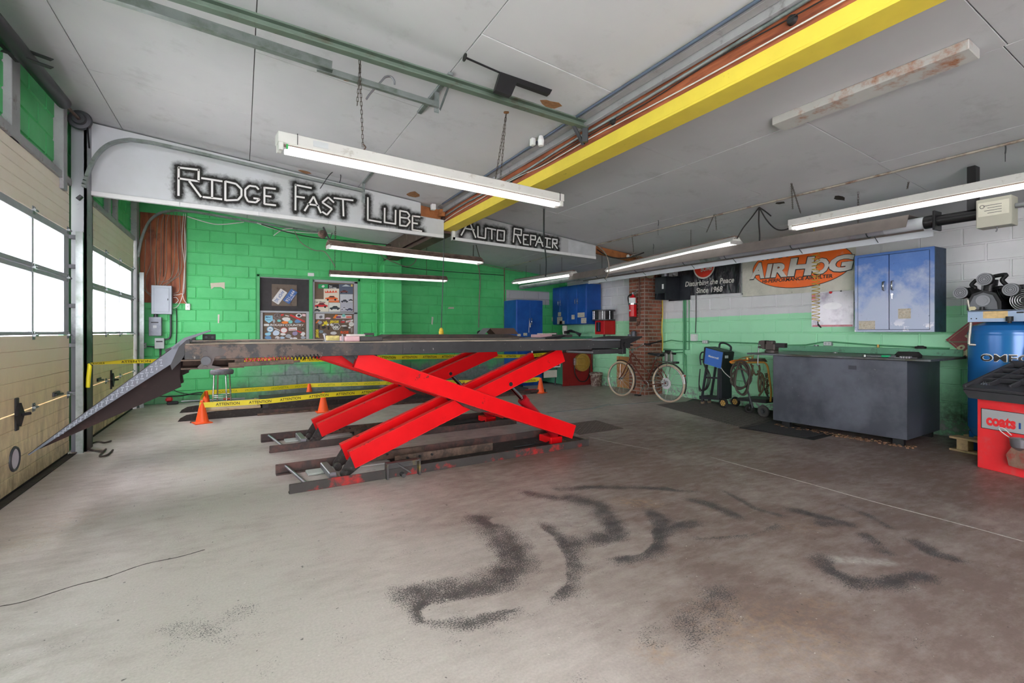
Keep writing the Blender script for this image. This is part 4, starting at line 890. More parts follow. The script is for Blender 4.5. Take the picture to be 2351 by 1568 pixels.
s_ = stk([B6(1660+82*math.cos(math.radians(a_)), 1176+66*math.sin(math.radians(a_)), .001) for a_ in range(0, 360, 60)], WH, rb_); stk([B6(1660+72*math.cos(math.radians(a_)), 1176+57*math.sin(math.radians(a_)), .002) for a_ in range(0, 360, 60)], (90, 84, 80), s_); wr('MM', 1606, 1216, 106, 76, WH, s_, d=.004, off=.03)
s_ = stk([B6(1835, 1105, .001), B6(1960, 1080, .001), B6(1962, 1045, .001), B6(1835, 1070, .001)], WH, rb_); wr('COMP', 1845, 1098, 95, 24, RD, s_, off=.03, u=(B6(1960, 1075)-B6(1845, 1098)).normalized())
s_ = stk(oval(1932, 1132, 92, 84, .001), (226, 224, 218), rb_); stk(rect(1900, 1126, 1965, 1134, .003, -8), GY, s_); wr('RGE', 1738, 1298, 172, 56, (226, 92, 44), rb_, off=.04)
for cx, cy, ww, hh, c in ((1365, 1100, 80, 70, GY), (1350, 1180, 40, 100, BK), (1435, 1190, 80, 60, BK), (1525, 1200, 40, 80, BK), (1510, 1140, 44, 40, WH), (1390, 1265, 90, 70, (120, 140, 154)), (1610, 1290, 150, 60, (206, 204, 206)), (1575, 1140, 60, 50, WH), (1800, 1160, 120, 30, WH), (1830, 1200, 100, 60, (70, 60, 56)), (1900, 1190, 50, 40, WH), (1450, 1310, 90, 50, GY), (1780, 1090, 100, 40, RD), (1940, 1230, 40, 120, (150, 146, 140)), (1790, 1070, 50, 44, GY), (1425, 1148, 60, 26, YE)): stk(blob(cx, cy, ww, hh, .001), c, rb_)
# upper left: wooden square with two number plates
T = thing('wood_square', 'weathered square board screwed to the black panel left of the posters', 'board', B6(725, 810), 0)
MB().prism([(B6(500, 408).x, B6(500, 408).z), (B6(950, 425).x, B6(950, 425).z), (B6(950, 808).x, B6(950, 808).z), (B6(500, 800).x, B6(500, 800).z)], (0, yb-.002, 0), X3, Z3, (0, -.018, 0)).build('board', pm('weathered_wood', (112, 100, 90), .8, 0, .15, 5, (84, 72, 64), .6, 9), T, True)
def plate(label, c, u, w_, h_, base, ink, txt, small, d):
    u = Vector(u).normalized(); v = Vector((-u.z, 0, u.x)); T = thing('number_plate', label, 'number plate', c, 0)
    p = MB(); q = [(-w_/2, -h_/2+.01), (-w_/2+.01, -h_/2), (w_/2-.01, -h_/2), (w_/2, -h_/2+.01), (w_/2, h_/2-.01), (w_/2-.01, h_/2), (-w_/2+.01, h_/2), (-w_/2, h_/2-.01)]
    p.prism(q, (0, 0, 0), u, v, (0, -.002, 0)); p.build('plate', base, T)
    for sx in (-.32, .32):
        for sy in (-.42, .42): MB().cyl(u*(sx*w_)+v*(sy*h_)+Vector((0, -.002, 0)), u*(sx*w_)+v*(sy*h_)+Vector((0, -.004, 0)), .004, n=8).build('bolt', m_blk, T)
    t_ = MB(); text_on(t_, txt, u*(-w_*.44)-v*(h_*.2)+Vector((0, -.003, 0)), u, v, w=w_*.88, h=h_*.42, off=.01); t_.build('number', ink, T)
    if small: t_ = MB(); text_on(t_, small, u*(-w_*.22)-v*(h_*.44)+Vector((0, -.003, 0)), u, v, w=w_*.44, h=h_*.14, off=.02); t_.build('province', ink, T)
m_pw = pm('plate_white', (206, 206, 204), .4, 0, .06, 12); m_pb = pm('plate_blue', (52, 96, 160), .4, 0, .06, 12)
pw_ = (B6(645, 490)-B6(490, 705)).length
plate('white number plate with blue figures, mounted upside down on the wooden square', B6(640, 635, .021), B6(560, 745)-B6(715, 535), pw_*1.02, pw_*.50, m_pw, m_pb, 'AHDF 362', None, 0)
plate('blue number plate with white figures overlapping the white one', B6(832, 630, .025), B6(905, 525)-B6(755, 735), pw_*1.0, pw_*.48, m_pb, m_pw, '921-644', 'ONTARIO', 0)
# upper right: posters
def poster(x0, y0, x1, y1, label, c, d=.002): 
    p = B6((x0+x1)/2, y1, d); o = flat('poster', rect(x0, y0, x1, y1, d), cm(c), None); tag(o, label, 'poster', 'posters in the back window'); return o
def car(par, x, y, s, c, d=.004, win_c=(40, 44, 50)):
    o = flat('printed_car', [B6(x+a*s, y-b*s, d) for a, b in ((-1, 0), (-1, .28), (-.55, .36), (-.25, .62), (.4, .62), (.62, .36), (1, .26), (1, 0))], cm(c), par); flat('printed_window', [B6(x+a*s, y-b*s, d+.0015) for a, b in ((-.45, .36), (-.2, .56), (.36, .56), (.5, .36))], cm(win_c), o)
    for a in (-.6, .6): flat('printed_wheel', [B6(x+(a+.17*math.cos(i*.63))*s, y-(.17*math.sin(i*.63))*s, d+.0016) for i in range(10)], cm((30, 30, 32)), o)
p = poster(1335, 410, 1708, 490, 'green and black card reading Please Drive Safely in the right window', (30, 30, 32)); flat('green_half', rect(1337, 412, 1510, 488, .004), cm((28, 160, 92)), p); flat('white_mark', blob(1425, 450, 60, 46, .0055), cm(WH), p); wr('Please', 1535, 452, 60, 24, WH, p, d=.005, off=.03); wr('Drive Safely', 1535, 484, 150, 26, WH, p, d=.005, off=.03)
p = poster(1435, 492, 1712, 740, 'cream poster of an orange muscle car under red script', (226, 214, 196)); flat('red_script', [B6(1455+i*25, 535+(22 if i % 2 else -14), .004) for i in range(10)]+[B6(1690, 560, .004), B6(1460, 570, .004)], cm((226, 84, 50)), p); car(p, 1575, 690, 112, (232, 104, 44), .0045); flat('orange_foot', rect(1440, 700, 1710, 738, .0035), cm((230, 120, 70)), p)
p = poster(1712, 412, 1962, 588, 'dark street photo poster at top right of the window', (84, 96, 116)); car(p, 1800, 560, 70, (120, 60, 56)); flat('pale_tent', [B6(1760, 450, .004), B6(1835, 415, .004), B6(1920, 452, .004)], cm((190, 200, 204)), p); flat('yellow_sign', rect(1925, 415, 1955, 455, .004), cm((220, 190, 90)), p)
p = poster(1728, 592, 1960, 742, 'grey photo poster of two parked cars, middle right', (196, 196, 204)); car(p, 1810, 730, 66, (70, 72, 84)); car(p, 1920, 705, 40, (60, 60, 70))
p = poster(1738, 745, 1962, 906, 'grey collage poster of vans at lower right', (178, 178, 190)); car(p, 1800, 860, 58, (206, 206, 214)); car(p, 1900, 880, 60, (80, 82, 110))
p = poster(1528, 745, 1734, 906, 'white poster of a dark sports car, lower middle', (220, 220, 212)); car(p, 1635, 860, 92, (64, 74, 78))
p = poster(1246, 680, 1522, 906, 'cream Car Show poster with red cars at lower left', (222, 216, 198), .005); wr('Car Show', 1262, 745, 225, 40, BK, p, d=.009, off=.02, slant=.2); car(p, 1390, 820, 115, (206, 40, 50), .008); car(p, 1310, 895, 66, (60, 70, 70), .0095)
MB().box(1.12, YW-.03, 2.32, 1.235, YW, 2.385, .006).build('end_block', m_white, win)
# small marks on the wall
for pts, c in (([(483, 650), (516, 648), (516, 664), (507, 659), (492, 659), (485, 664)], (196, 190, 170)), ([(500, 722), (504, 722), (503, 742), (500, 742)], (206, 196, 188)), ([(991, 727), (995, 728), (993, 746), (990, 744)], (196, 196, 186)), ([(1030, 705), (1042, 705), (1042, 709), (1028, 709)], (190, 180, 166))):
    P = [oY(*q, YW-.012) for q in pts]; mb = MB(); mb.prism([(q.x, q.z) for q in P], (0, YW-.0155, 0), X3, Z3, (0, -.0015, 0)); mb.build('bare_patch', cm(c), wall_back)

# ================================================================ ELECTRICS in the back left corner
t = NT('cable_board'); n = t.noise(2.4, 6, .65, t.scaled((5, 1, .8))); n2 = t.noise(3.5, 4)
t.col(t.mix(t.ramp(n2, .58, .7, 0, .8), t.mix(t.ramp(n, .35, .65), L3((112, 58, 40)), L3((168, 98, 62))), L3((60, 34, 26)))); t.set(.6, 0, .35)
T = thing('cable_board', 'tall red-brown plywood board carrying cables in the back left corner', 'board', (-1.17, 10.14, 1.73))
for a, b in ((-1.49, -1.27), (-1.265, -1.06), (-1.055, -.845)): MB().box(a, YW-.03, 1.73, b, YW, 3.25, .003).build('board', t.m, T, True)
def L5(x, y, d=.05): return oY(320+x/4.238, 460+y/4.238, YW-d)
m_cab = pm('grey_cable', (138, 128, 116), .5, 0, .15, 20); m_cabw = pm('white_cable', (206, 204, 200), .5, 0, .08, 20); m_cabk = pm('black_cable', (38, 36, 36), .55)
m_pan = pm('panel_grey', (150, 158, 166), .45, .1, .07, 5)
def wbox(name, label, cat, x0, x1, z0, z1, dep, m, parts=None, y=YW):
    T = thing(name, label, cat, ((x0+x1)/2, y, z0)); MB().box(x0, y-dep, z0, x1, y-.016, z1, .005).build('housing', m, T, True)
    return T
T = wbox('breaker_panel', 'large grey breaker panel below the red-brown cable board', 'electrical panel', -1.324, -1.04, 1.536, 2.02, .14, m_pan)
MB().box(-1.285, YW-.146, 1.575, -1.075, YW-.14, 1.98, .003).build('panel_door', m_pan, T, True); MB().box(-1.10, YW-.15, 1.77, -1.088, YW-.146, 1.80, .002).build('latch', m_blk, T, True)
T = wbox('disconnect_box', 'mottled grey switch box with slot label, directly under the breaker panel', 'switch box', -1.36, -1.185, 1.168, 1.486, .13, pm('disconnect_grey', (140, 146, 156), .55, .1, .2, 14))
MB().box(-1.325, YW-.134, 1.385, -1.225, YW-.13, 1.405).build('slot', m_blk, T, True); MB().box(-1.30, YW-.133, 1.30, -1.25, YW-.13, 1.345).build('label_plate', m_pale, T, True); MB().cyl((-1.27, YW-.07, 1.486), (-1.27, YW-.07, 1.545), .03, n=12).build('nipple', m_gald, T, True)
T = wbox('meter_box', 'small pale grey metal box with slot window, lowest in the back left corner', 'switch box', -1.282, -1.149, .951, 1.131, .11, pm('meter_grey', (176, 182, 182), .5, .1, .1))
MB().box(-1.26, YW-.114, 1.062, -1.17, YW-.11, 1.084).build('slot', m_blk, T, True); MB().cyl((-1.21, YW-.05, .951), (-1.21, YW-.05, .70), .014, n=8).build('conduit', m_gald, T, True)
T = wbox('outlet', 'metal wall outlet left of the lowest switch box in the back left corner', 'outlet', -1.461, -1.402, .955, 1.052, .045, m_gal)
for dz in (.98, 1.02): MB().cyl((-1.432, YW-.047, dz), (-1.432, YW-.045, dz), .014, n=10).build('socket', m_white, T, True)
T = wbox('switch', 'white light switch box right of the breaker panel', 'switch', -.856, -.786, 1.617, 1.729, .05, m_white); MB().box(-.826, YW-.06, 1.665, -.816, YW-.05, 1.69, .002).build('toggle', m_pale, T, True)
def wire(label, pts, m=None, r=.0065, fn=L5, group='cables on the back left board', k=5):
    return solo('cable', MB().tube(spline([fn(*p) for p in pts], k), r, 6), m or m_cab, label, 'cable', group)
W = [([(110, 200), (110, 420), (115, 600), (60, 760), (70, 880), (126, 915)], 0), ([(62, 380), (48, 690), (40, 850), (126, 942)], 0), ([(185, 170), (165, 400), (150, 680), (160, 828)], 0), ([(265, 120), (215, 230), (210, 650), (180, 826)], 0), ([(295, 120), (265, 250), (260, 690), (205, 828)], 0), ([(330, 120), (348, 220), (335, 640), (290, 770), (180, 795)], 0),
 ([(365, 120), (372, 480), (382, 620), (350, 740), (230, 828)], 0), ([(395, 130), (410, 420), (405, 690), (330, 770), (256, 828)], 0), ([(430, 130), (415, 400), (440, 650), (425, 900), (380, 1020), (332, 1050)], 1), ([(450, 130), (440, 300), (442, 850), (400, 910), (332, 922)], 1), ([(440, 240), (455, 480), (435, 700), (425, 930), (462, 1005)], 1), ([(245, 140), (238, 500), (235, 740)], 2), ([(380, 590), (385, 700), (392, 850), (375, 895), (332, 905)], 0), ([(332, 945), (360, 945), (378, 975), (350, 1005)], 1)]
for i, (pts, k) in enumerate(W):
    wire(('second cable from the left on the red-brown board, bending to the panel side', 'leftmost cable on the red-brown board, looping lowest into the panel', 'third cable from the left entering the top of the breaker panel', 'cable with a bend near its top, left of the black one', 'cable just right of the black cable on the red-brown board', 'cable crossing low from right to left above the panel', 'long cable curving left just above the breaker panel top', 'rightmost of the grey cables curving left over the panel', 'white cable at the right edge sweeping below the panel handle', 'white cable at the right edge turning into the panel side', 'white cable ending at the light switch box', 'single black cable down the middle of the red-brown board', 'grey cable hooking into the upper right side of the panel', 'short white loop of cable at the lower right of the panel')[i], pts, (m_cab, m_cabw, m_cabk)[k], .0055, lambda x, y, i=i: L5(x, y, .045+.012*(i % 3)))
wire('steel conduit elbow joining the breaker panel to the lowest switch box', [(305, 1112), (306, 1200), (303, 1310), (285, 1345), (244, 1356)], m_gald, .016, group=None); wire('thin dark cable hanging on the wall right of the breaker panel down to floor', [(360, 1050), (362, 1200), (356, 1400), (330, 1780), (345, 1850), (480, 1885), (640, 1890)], m_cabk, .007, lambda x, y: L5(x, y, .03), None); wire('short conduit between outlet and lowest switch box', [(75, 1420), (155, 1425)], m_gald, .012, lambda x, y: L5(x, y, .03), None)
wire('black cable lying along the foot of the back wall', [(0, 1830), (60, 1880), (200, 1905), (400, 1900), (600, 1870), (680, 1910)], m_cabk, .01, lambda x, y: L5(x, y, .02), None)
# cables and pipes on the rest of the back wall
def wy(label, pts, m, r, y=YW-.03, grp=None): return solo('cable', MB().tube(spline([oY(*p, y) for p in pts], 4), r, 6), m, label, 'cable', grp)
wy('green-painted pipe down the wall just left of the pilaster', [(865, 600), (865, 700), (865, 790)], m_grn, .012); wy('pale cable dropping from the upper striplight down the green back wall', [(1097, 602), (1102, 640), (1100, 700), (1099, 752)], m_cab, .012)
wy('thin rusty pipe down the back wall near the blue floor cabinet', [(1158, 615), (1158, 700), (1158, 800)], pm('pipe_rust', (120, 104, 84), .6, .2, .2), .012); wy('black cable sagging under the ceiling along the green back wall', [(900, 607), (950, 616), (1010, 622), (1080, 627), (1158, 632)], m_cabk, .008)
solo('cable_grommet', MB().lathe([(0, 0), (.05, .01), (.055, .05), (.02, .07), (0, .075)], oY(1099, 764, YW-.03), -Y3, 14), m_blk, 'black rubber grommet where the pale cable ends on the back wall', 'grommet')
P0 = Vector((2.57, 6.62, 2.64)); P1 = oY(1013, 757, 6.62)
T = thing('pendant_plug', 'yellow plug hanging on a thin grey cord from the end of the yellow beam', 'plug', P1)
MB().tube([P0, P0.lerp(P1, .5)+Vector((.004, 0, 0)), P1], .006, 6).build('cord', m_gald, T, True); MB().lathe([(.006, .03), (.02, .02), (.03, .0), (.03, -.02), (.036, -.025), (.036, -.05), (.03, -.055), (.036, -.06), (.036, -.09), (0, -.092)], P1, Z3, 14).build('plug', pm('plug_yellow', (230, 196, 60), .5), T, True)
# ================================================================ RIGHT WALL AND CORNER
def wx(px, py, x): return oX(px, py, x)
t = NT('blue_cabinet'); n = t.noise(4, 5); t.col(t.mix(t.ramp(t.noise(14, 6, .75), .66, .72, 0, .5), t.mix(t.ramp(n, .3, .7), L3((22, 72, 150)), L3((34, 92, 176))), L3((18, 36, 74)))); t.set(.4, .1, .45); m_blue = t.m
m_han = pm('handle_chrome', (188, 190, 194), .25, .9, .05); m_stk = pm('cabinet_sticker', (206, 200, 184), .6, 0, .25, 60, (120, 104, 80), .6, 50)
# floor cabinet by the corner
T = thing('floor_cabinet', 'tall dark blue two-door cabinet standing against the green back wall near the corner', 'cabinet', (5.775, 9.5, 0))
MB().box(5.42, 9.50, .05, 6.13, 10.08, 1.965, .006).box(5.45, 9.53, 0, 6.10, 10.05, .05).build('body', m_blue, T, True)
for a, b, hx in ((5.435, 5.772, 5.745), (5.778, 6.118, 5.805)):
    MB().box(a, 9.486, .09, b, 9.50, 1.945, .004).build('door', m_blue, T, True)
    MB().tube([(hx, 9.486, 1.40), (hx, 9.455, 1.41), (hx, 9.455, 1.54), (hx, 9.486, 1.55)], .009, 6).build('handle', m_han, T, True)
MB().tube([(5.74, 9.45, 1.45), (5.73, 9.46, 1.3), (5.735, 9.47, 1.22)], .006, 5).box(5.765, 9.46, 1.34, 5.785, 9.486, 1.44, .004).build('lock_cable', m_cabw, T, True)
for a, b, c, d in ((5.44, 5.53, 1.14, 1.19), (5.60, 5.70, 1.15, 1.21)): MB().box(a, 9.484, c, b, 9.486, d).build('sticker', m_stk, T, True)
# wall cabinet left of the brick pillar
xf = 6.83
T = thing('wall_cabinet', 'bright blue four-door wall cabinet with small stickers, high in the far right corner', 'cabinet', (7.0, 9.4, 1.415))
MB().box(xf, 8.75, 1.415, 7.25, 10.11, 2.335, .006).build('body', m_blue, T, True)
for a, b in ((9.79, 10.10), (9.45, 9.78), (9.10, 9.44), (8.77, 9.09)): MB().box(xf-.014, a, 1.43, xf, b, 2.32, .004).build('door', m_blue, T, True)
for hy in (9.83, 9.74, 9.14, 9.05): MB().tube([(xf-.014, hy, 1.89), (xf-.04, hy, 1.90), (xf-.04, hy, 1.99), (xf-.014, hy, 2.0)], .008, 6).build('handle', m_han, T, True)
for x0, y0, x1, y1 in ((1281, 717, 1288, 726), (1279, 728, 1291, 744), (1284, 737, 1296, 744), (1312, 723, 1319, 733), (1326, 718, 1342, 728), (1334, 730, 1346, 742), (1265, 728, 1269, 738)):
    a, b = wx(x0, y0, xf-.016), wx(x1, y1, xf-.016); MB().box(xf-.016, a.y, b.z, xf-.0145, b.y, a.z).build('sticker', m_stk, T, True)
# spark-plug tester like dispenser: drum over red box
T = thing('wall_dispenser', 'wall-mounted red box topped by a black and grey drum, left of the brick pillar', 'dispenser', (7.1, 8.43, 1.2))
MB().lathe([(0, 1.49), (.25, 1.49), (.25, 1.51), (.22, 1.515), (.22, 1.69), (.25, 1.695), (.25, 1.715), (0, 1.72)], (7.06, 8.43, 0), Z3, 24).build('drum', pm('drum_black', (46, 46, 48), .25, 0, .15, 8), T, True)
MB().lathe([(.235, 1.49), (.256, 1.49), (.256, 1.512), (.235, 1.512)], (7.06, 8.43, 0), Z3, 24).lathe([(.235, 1.695), (.256, 1.695), (.256, 1.722), (.235, 1.722)], (7.06, 8.43, 0), Z3, 24).build('drum_rim', m_gald, T, True)
for a_ in (2.3, 3.0, 3.9, 4.6): MB().cyl((7.06+.236*math.cos(a_), 8.43+.236*math.sin(a_), 1.51), (7.06+.236*math.cos(a_), 8.43+.236*math.sin(a_), 1.695), .009, n=8).build('drum_post', m_han, T, True)
MB().box(6.95, 8.28, 1.18, 7.27, 8.60, 1.485, .006).build('box', pm('box_red', (196, 28, 34), .45, 0, .08), T, True); MB().box(6.944, 8.40, 1.24, 6.95, 8.55, 1.45).build('box_window', m_blk, T, True); MB().box(6.94, 8.44, 1.26, 6.945, 8.47, 1.44).build('gauge', m_han, T, True)
MB().cyl((7.05, 8.40, 1.18), (7.05, 8.40, 1.06), .02, n=8).tube(spline([(7.05, 8.4, 1.08), (7.0, 8.2, 1.13), (6.98, 8.0, 1.10), (6.98, 7.8, 1.07)], 5), .014, 6).build('outlet_tube', m_blk, T, True)
# pump head under the wall cabinet
T = thing('paint_pot', 'pale canister with black fittings and hoses under the hanging blue cabinet', 'canister', (6.7, 9.25, 1.13))
MB().lathe([(0, 1.13), (.05, 1.13), (.05, 1.22), (.06, 1.23), (.06, 1.37), (.05, 1.385), (0, 1.39)], (6.62, 9.3, 0), Z3, 16).build('canister', pm('canister_cream', (206, 206, 196), .5, 0, .15, 12), T, True)
for k in range(5): MB().tube(spline([(6.64, 9.25, 1.25), (6.66+.02*k, 9.1-.05*k, 1.28-.02*k), (6.7, 8.95-.04*k, 1.2), (6.75, 8.9, 1.13)], 5), .010, 5).build('hose', m_blk, T, True)
MB().box(6.56, 9.18, 1.19, 6.68, 9.26, 1.26, .01).build('valve', m_blk, T, True)
# green and red steel cabinet under it, hose reel, bucket
T = thing('parts_cabinet', 'low steel cabinet with green side and dull red front under the hanging cabinet', 'cabinet', (6.8, 9.4, 0))
MB().box(6.365, 9.03, .04, 7.22, 10.1, 1.13, .006).build('body', pm('cabinet_green', (70, 140, 108), .5, 0, .15, 5), T, True); MB().box(6.36, 9.01, .0, 7.22, 9.03, 1.0, .004).build('front_panel', pm('dull_red', (136, 34, 32), .5, 0, .2, 4, (84, 30, 28), .62, 4), T, True)
MB().cyl((7.20, 8.99, .35), (7.12, 8.96, .9), .009, n=8).build('handle_rod', m_gald, T, True)
mb = MB(); c_ = oY(1338, 832, 8.9)
T = thing('hose_reel', 'yellow-brown hose reel with coiled dark hose hung on the red cabinet front', 'hose reel', c_)
m_reel = pm('reel_yellow', (168, 136, 62), .55, 0, .2, 9)
MB().lathe([(0, 0), (.05, 0), (.06, .02), (.13, .025), (.14, 0), (.20, 0), (.205, .02), (.205, .09), (.16, .10), (.15, .06), (0, .06)], c_+Vector((0, .08, 0)), -Y3, 28).build('drum', m_reel, T, True); MB().box(c_.x-.24, 8.80, c_.z-.06, c_.x-.02, 8.9, c_.z+.10, .01).build('arm_box', m_reel, T, True)
MB().box(c_.x-.29, 8.82, c_.z-.05, c_.x-.24, 8.88, c_.z+.11, .006).build('guide', m_han, T, True); MB().tube(spline([c_+Vector((-.26, -.04, -.06)), c_+Vector((-.24, -.03, -.25)), c_+Vector((-.1, -.02, -.42)), c_+Vector((.08, -.02, -.42)), c_+Vector((.2, -.0, -.25)), c_+Vector((.19, .0, 0))], 6), .013, 6).build('hose', m_cabk, T, True)
c_ = oF(1369, 886)
T = thing('bucket', 'paint-splashed pale plastic bucket on the floor beside the bicycle front wheel', 'bucket', (c_.x, c_.y, 0))
MB().lathe([(0, .0), (.118, .0), (.138, .24), (.148, .24), (.150, .29), (.140, .31), (.134, .30), (.13, .26), (.11, .02)], n=24).build('pail', pm('splashed_plastic', (150, 138, 128), .6, 0, .2, 14, (98, 76, 68), .48, 16, soft=.04), T)
MB().torus((0, 0, .275), Z3, .149, .008, 24, 6).build('rim_band', pm('pail_rim', (176, 172, 156), .6), T)
T = thing('framed_panel', 'dark panel in a white frame leaning on the green side of the parts cabinet', 'panel', oY(1262, 843, 9.35))
a, b = oY(1234, 800, 9.0), oY(1287, 843, 9.0); MB().box(a.x-.15, 9.0, b.z, b.x, 9.02, a.z, .004).build('frame', m_white, T, True); MB().box(a.x-.12, 8.995, b.z+.03, b.x-.03, 9.0, a.z-.03).build('screen', m_blk, T, True)
mb = MB(); text_on(mb, '41', (b.x-.17, 8.993, b.z+.045), X3, Z3, h=.10, w=.11, off=.02); mb.build('figures', pm('figure_red', (226, 30, 40), .5), T, True)
MB().bar((b.x-.09, 9.012, b.z), (b.x-.09, 9.1, .02), .02, .02).build('post', m_gald, T, True); MB().box(b.x-.45, 9.0, b.z-.22, b.x-.10, 9.012, b.z-.06).build('notice', pm('notice_paper', (206, 206, 192), .7, 0, .1, 40), T, True)
P = oX(1408, 885, 7.24); solo('plywood_offcut', MB().box(7.235, PY1+.02, .02, 7.262, 8.2, .70, .003), pm('orange_ply', (196, 142, 88), .7, 0, .18, 4, (140, 92, 58), .62, 6), 'orange-brown plywood sheet leaning on the wall behind the bicycle front wheel', 'board')
# fire extinguisher
c_ = oX(1453, 700, PX0-.085); c_.z = 0
T = thing('fire_extinguisher', 'red fire extinguisher hung on the left face of the brick pillar', 'fire extinguisher', (c_.x, c_.y, 1.53))
m_fire = pm('fire_red', (206, 20, 28), .3, 0, .04); z0 = 1.535
MB().lathe([(0, z0), (.072, z0), (.076, z0+.01), (.076, z0+.24), (.0762, z0+.34), (.07, z0+.37), (.045, z0+.405), (.022, z0+.42), (.02, z0+.44)], (c_.x, c_.y, 0), Z3, 20).build('cylinder', m_fire, T, True)
MB().lathe([(.0775, z0+.235), (.0775, z0+.265)], (c_.x, c_.y, 0), Z3, 20).build('clamp_band', m_han, T, True)
lbm = MB(); lb_pts = [(c_.x+.0785*math.cos(a_), c_.y+.0785*math.sin(a_)) for a_ in [math.radians(150+i*12) for i in range(11)]]
for (xa, ya), (xb, yb_) in zip(lb_pts, lb_pts[1:]): lbm.quad((xa, ya, z0+.265), (xb, yb_, z0+.265), (xb, yb_, z0+.37), (xa, ya, z0+.37))
lbm.build('label_band', m_white, T, True)
MB().bar((c_.x, c_.y+.02, z0+.46), (c_.x-.0, c_.y-.13, z0+.505), .022, .014, .003).bar((c_.x, c_.y+.04, z0+.45), (c_.x, c_.y-.09, z0+.44), .02, .014, .003).cyl((c_.x, c_.y, z0+.42), (c_.x, c_.y, z0+.48), .02, n=10).build('valve_handle', m_steel, T, True)
MB().tube(spline([(c_.x, c_.y+.03, z0+.45), (c_.x-.02, c_.y+.11, z0+.40), (c_.x-.01, c_.y+.10, z0+.25), (c_.x, c_.y+.09, z0+.18)], 5), .011, 6).build('hose', m_rub, T, True)
P = wx(1447, 664, PX0-.16)
MB().prism([(-.035, 0), (0, .02), (.035, 0), (0, -.02)], (c_.x-.079, c_.y+.0, z0+.12), Y3, Z3, (-.001, 0, 0)).build('diamond_mark', m_white, T, True)
# gas pipe on the brick
m_gas = pm('pipe_brown', (106, 70, 60), .5, .2, .15)
solo('gas_pipe', MB().tube([(PX0-.025, 7.05, 2.55), (PX0-.025, 7.05, 1.43)], .014, 8).cyl((PX0-.025, 7.08, 1.42), (PX0-.025, 7.12, 1.36), .022, n=10).ball((PX0-.03, 7.06, 1.41), .03), m_gas, 'brown gas pipe with brass valve running down the brick pillar face', 'pipe')
solo('air_nozzle', MB().lathe([(0, 0), (.05, 0), (.05, .15), (.03, .17), (0, .17)], oX(1455, 779, PX0-.08), Z3, 14).lathe([(0, 0), (.04, 0), (.04, .10), (0, .1)], oX(1446, 779, PX0-.08), Z3, 12), pm('smoky_steel', (96, 100, 108), .5, .4, .2, 14), 'grey metal canisters at the pillar just above the lift end stop', 'canister')
solo('extinguisher_dark_patch', MB().box(PX0-.012, 7.14, 1.44, PX0-.008, 7.33, 1.53), pm('dark_brown_patch', (66, 52, 48), .9, 0, .2), 'dark brown patch on the brick below the extinguisher', 'patch')  # thin dark brown sheet on the brick below the extinguisher
T = thing('flue_unit', 'open black sheet-metal housing fixed on the near face of the brick pillar', 'housing', (6.95, 6.6, 1.85))
hb = MB(); hb.box(6.88, 6.44, 1.96, 6.885, 6.72, 2.27); hb.box(6.885, 6.44, 1.85, 7.25, 6.445, 2.27, .0); hb.box(6.88, 6.715, 1.85, 7.25, 6.72, 2.27); hb.box(6.88, 6.44, 2.265, 7.25, 6.72, 2.27); hb.box(7.245, 6.2, 1.83, 7.25, 6.72, 2.3); hb.bar((6.882, 6.70, 1.86), (6.882, 6.66, 1.96), .004, .03, 0, (0, 1, 0)); hb.bar((6.882, 6.46, 1.84), (6.882, 6.46, 2.0), .004, .03, 0, (0, 1, 0))
hb.build('housing', pm('housing_black', (48, 52, 58), .45, .2, .2, 9), T, True); MB().box(6.876, 6.50, 2.04, 6.88, 6.54, 2.13).build('rating_label', m_white, T, True)
MB().cyl((7.0, 6.58, 2.27), (7.0, 6.58, 2.42), .07, n=14).cyl((7.1, 6.45, 2.30), (7.0, 6.35, 2.31), .03, n=10).build('gas_valve', m_steel, T, True)
solo('flue_disc', MB().lathe([(0, 0), (.10, .0), (.115, .01), (.115, .035), (.10, .045), (0, .05)], (6.80, 6.79, 2.37), -Y3, 24).cyl((6.80, 6.80, 2.37), (6.80, 6.94, 2.37), .05, n=12), pm('cap_beige', (150, 142, 116), .55, .1, .12), 'round beige flue disc beside the black housing on the brick pillar', 'cap')
solo('yellow_hose', MB().tube(spline([(7.22, 6.86, 1.95), (7.22, 6.85, 1.6), (7.21, 6.86, 1.3), (7.22, 6.85, 1.05), (7.2, 6.84, .86)], 5), .013, 6), pm('hose_yellow', (216, 190, 84), .5), 'yellow air line running down the wall at the corner of the brick pillar', 'hose')
solo('brick_face_hose', MB().tube(spline([(7.22, 6.88, 1.06), (7.0, 6.88, 1.02), (6.84, 6.88, 1.0)], 4), .014, 6), m_rub, 'black hose lying across the near brick face behind the saddle', 'hose')  # black tube across the near brick face
# conduits, boxes and cables
m_pg = pm('pipe_green', (86, 158, 112), .5, 0, .12, 8)
def pipe(label, pts, m, r=.014, x=XW-.035, cat='pipe', grp=None): return solo('wall_pipe', MB().tube([oX(a, b, x) if len(str(a)) else a for a, b in pts], r, 8), m, label, cat, grp)
pipe('left of two upright pipes under the black banner, running to the floor', [(1570, 670), (1570, 850), (1569, 885)], m_pg); pipe('right of two upright pipes under the black banner with elbow', [(1574, 668), (1574, 802), (1552, 803), (1524, 802)], m_pg); pipe('thin pipe with elbow right of the two upright pipes', [(1582, 668), (1582, 803), (1524, 803)], m_pg, .009, XW-.022)
pipe('dark cord dropping to the white box on the green wall', [(1598, 676), (1598, 730), (1597, 765)], m_cabk, .007)
pipe('horizontal green-painted cable line along the right wall', [(1521, 786), (1541, 781), (1562, 784), (1600, 784), (1640, 785), (1735, 788), (1800, 793), (1850, 792), (1886, 786), (1910, 785), (2000, 792), (2100, 797), (2180, 800)], m_pg, .010)
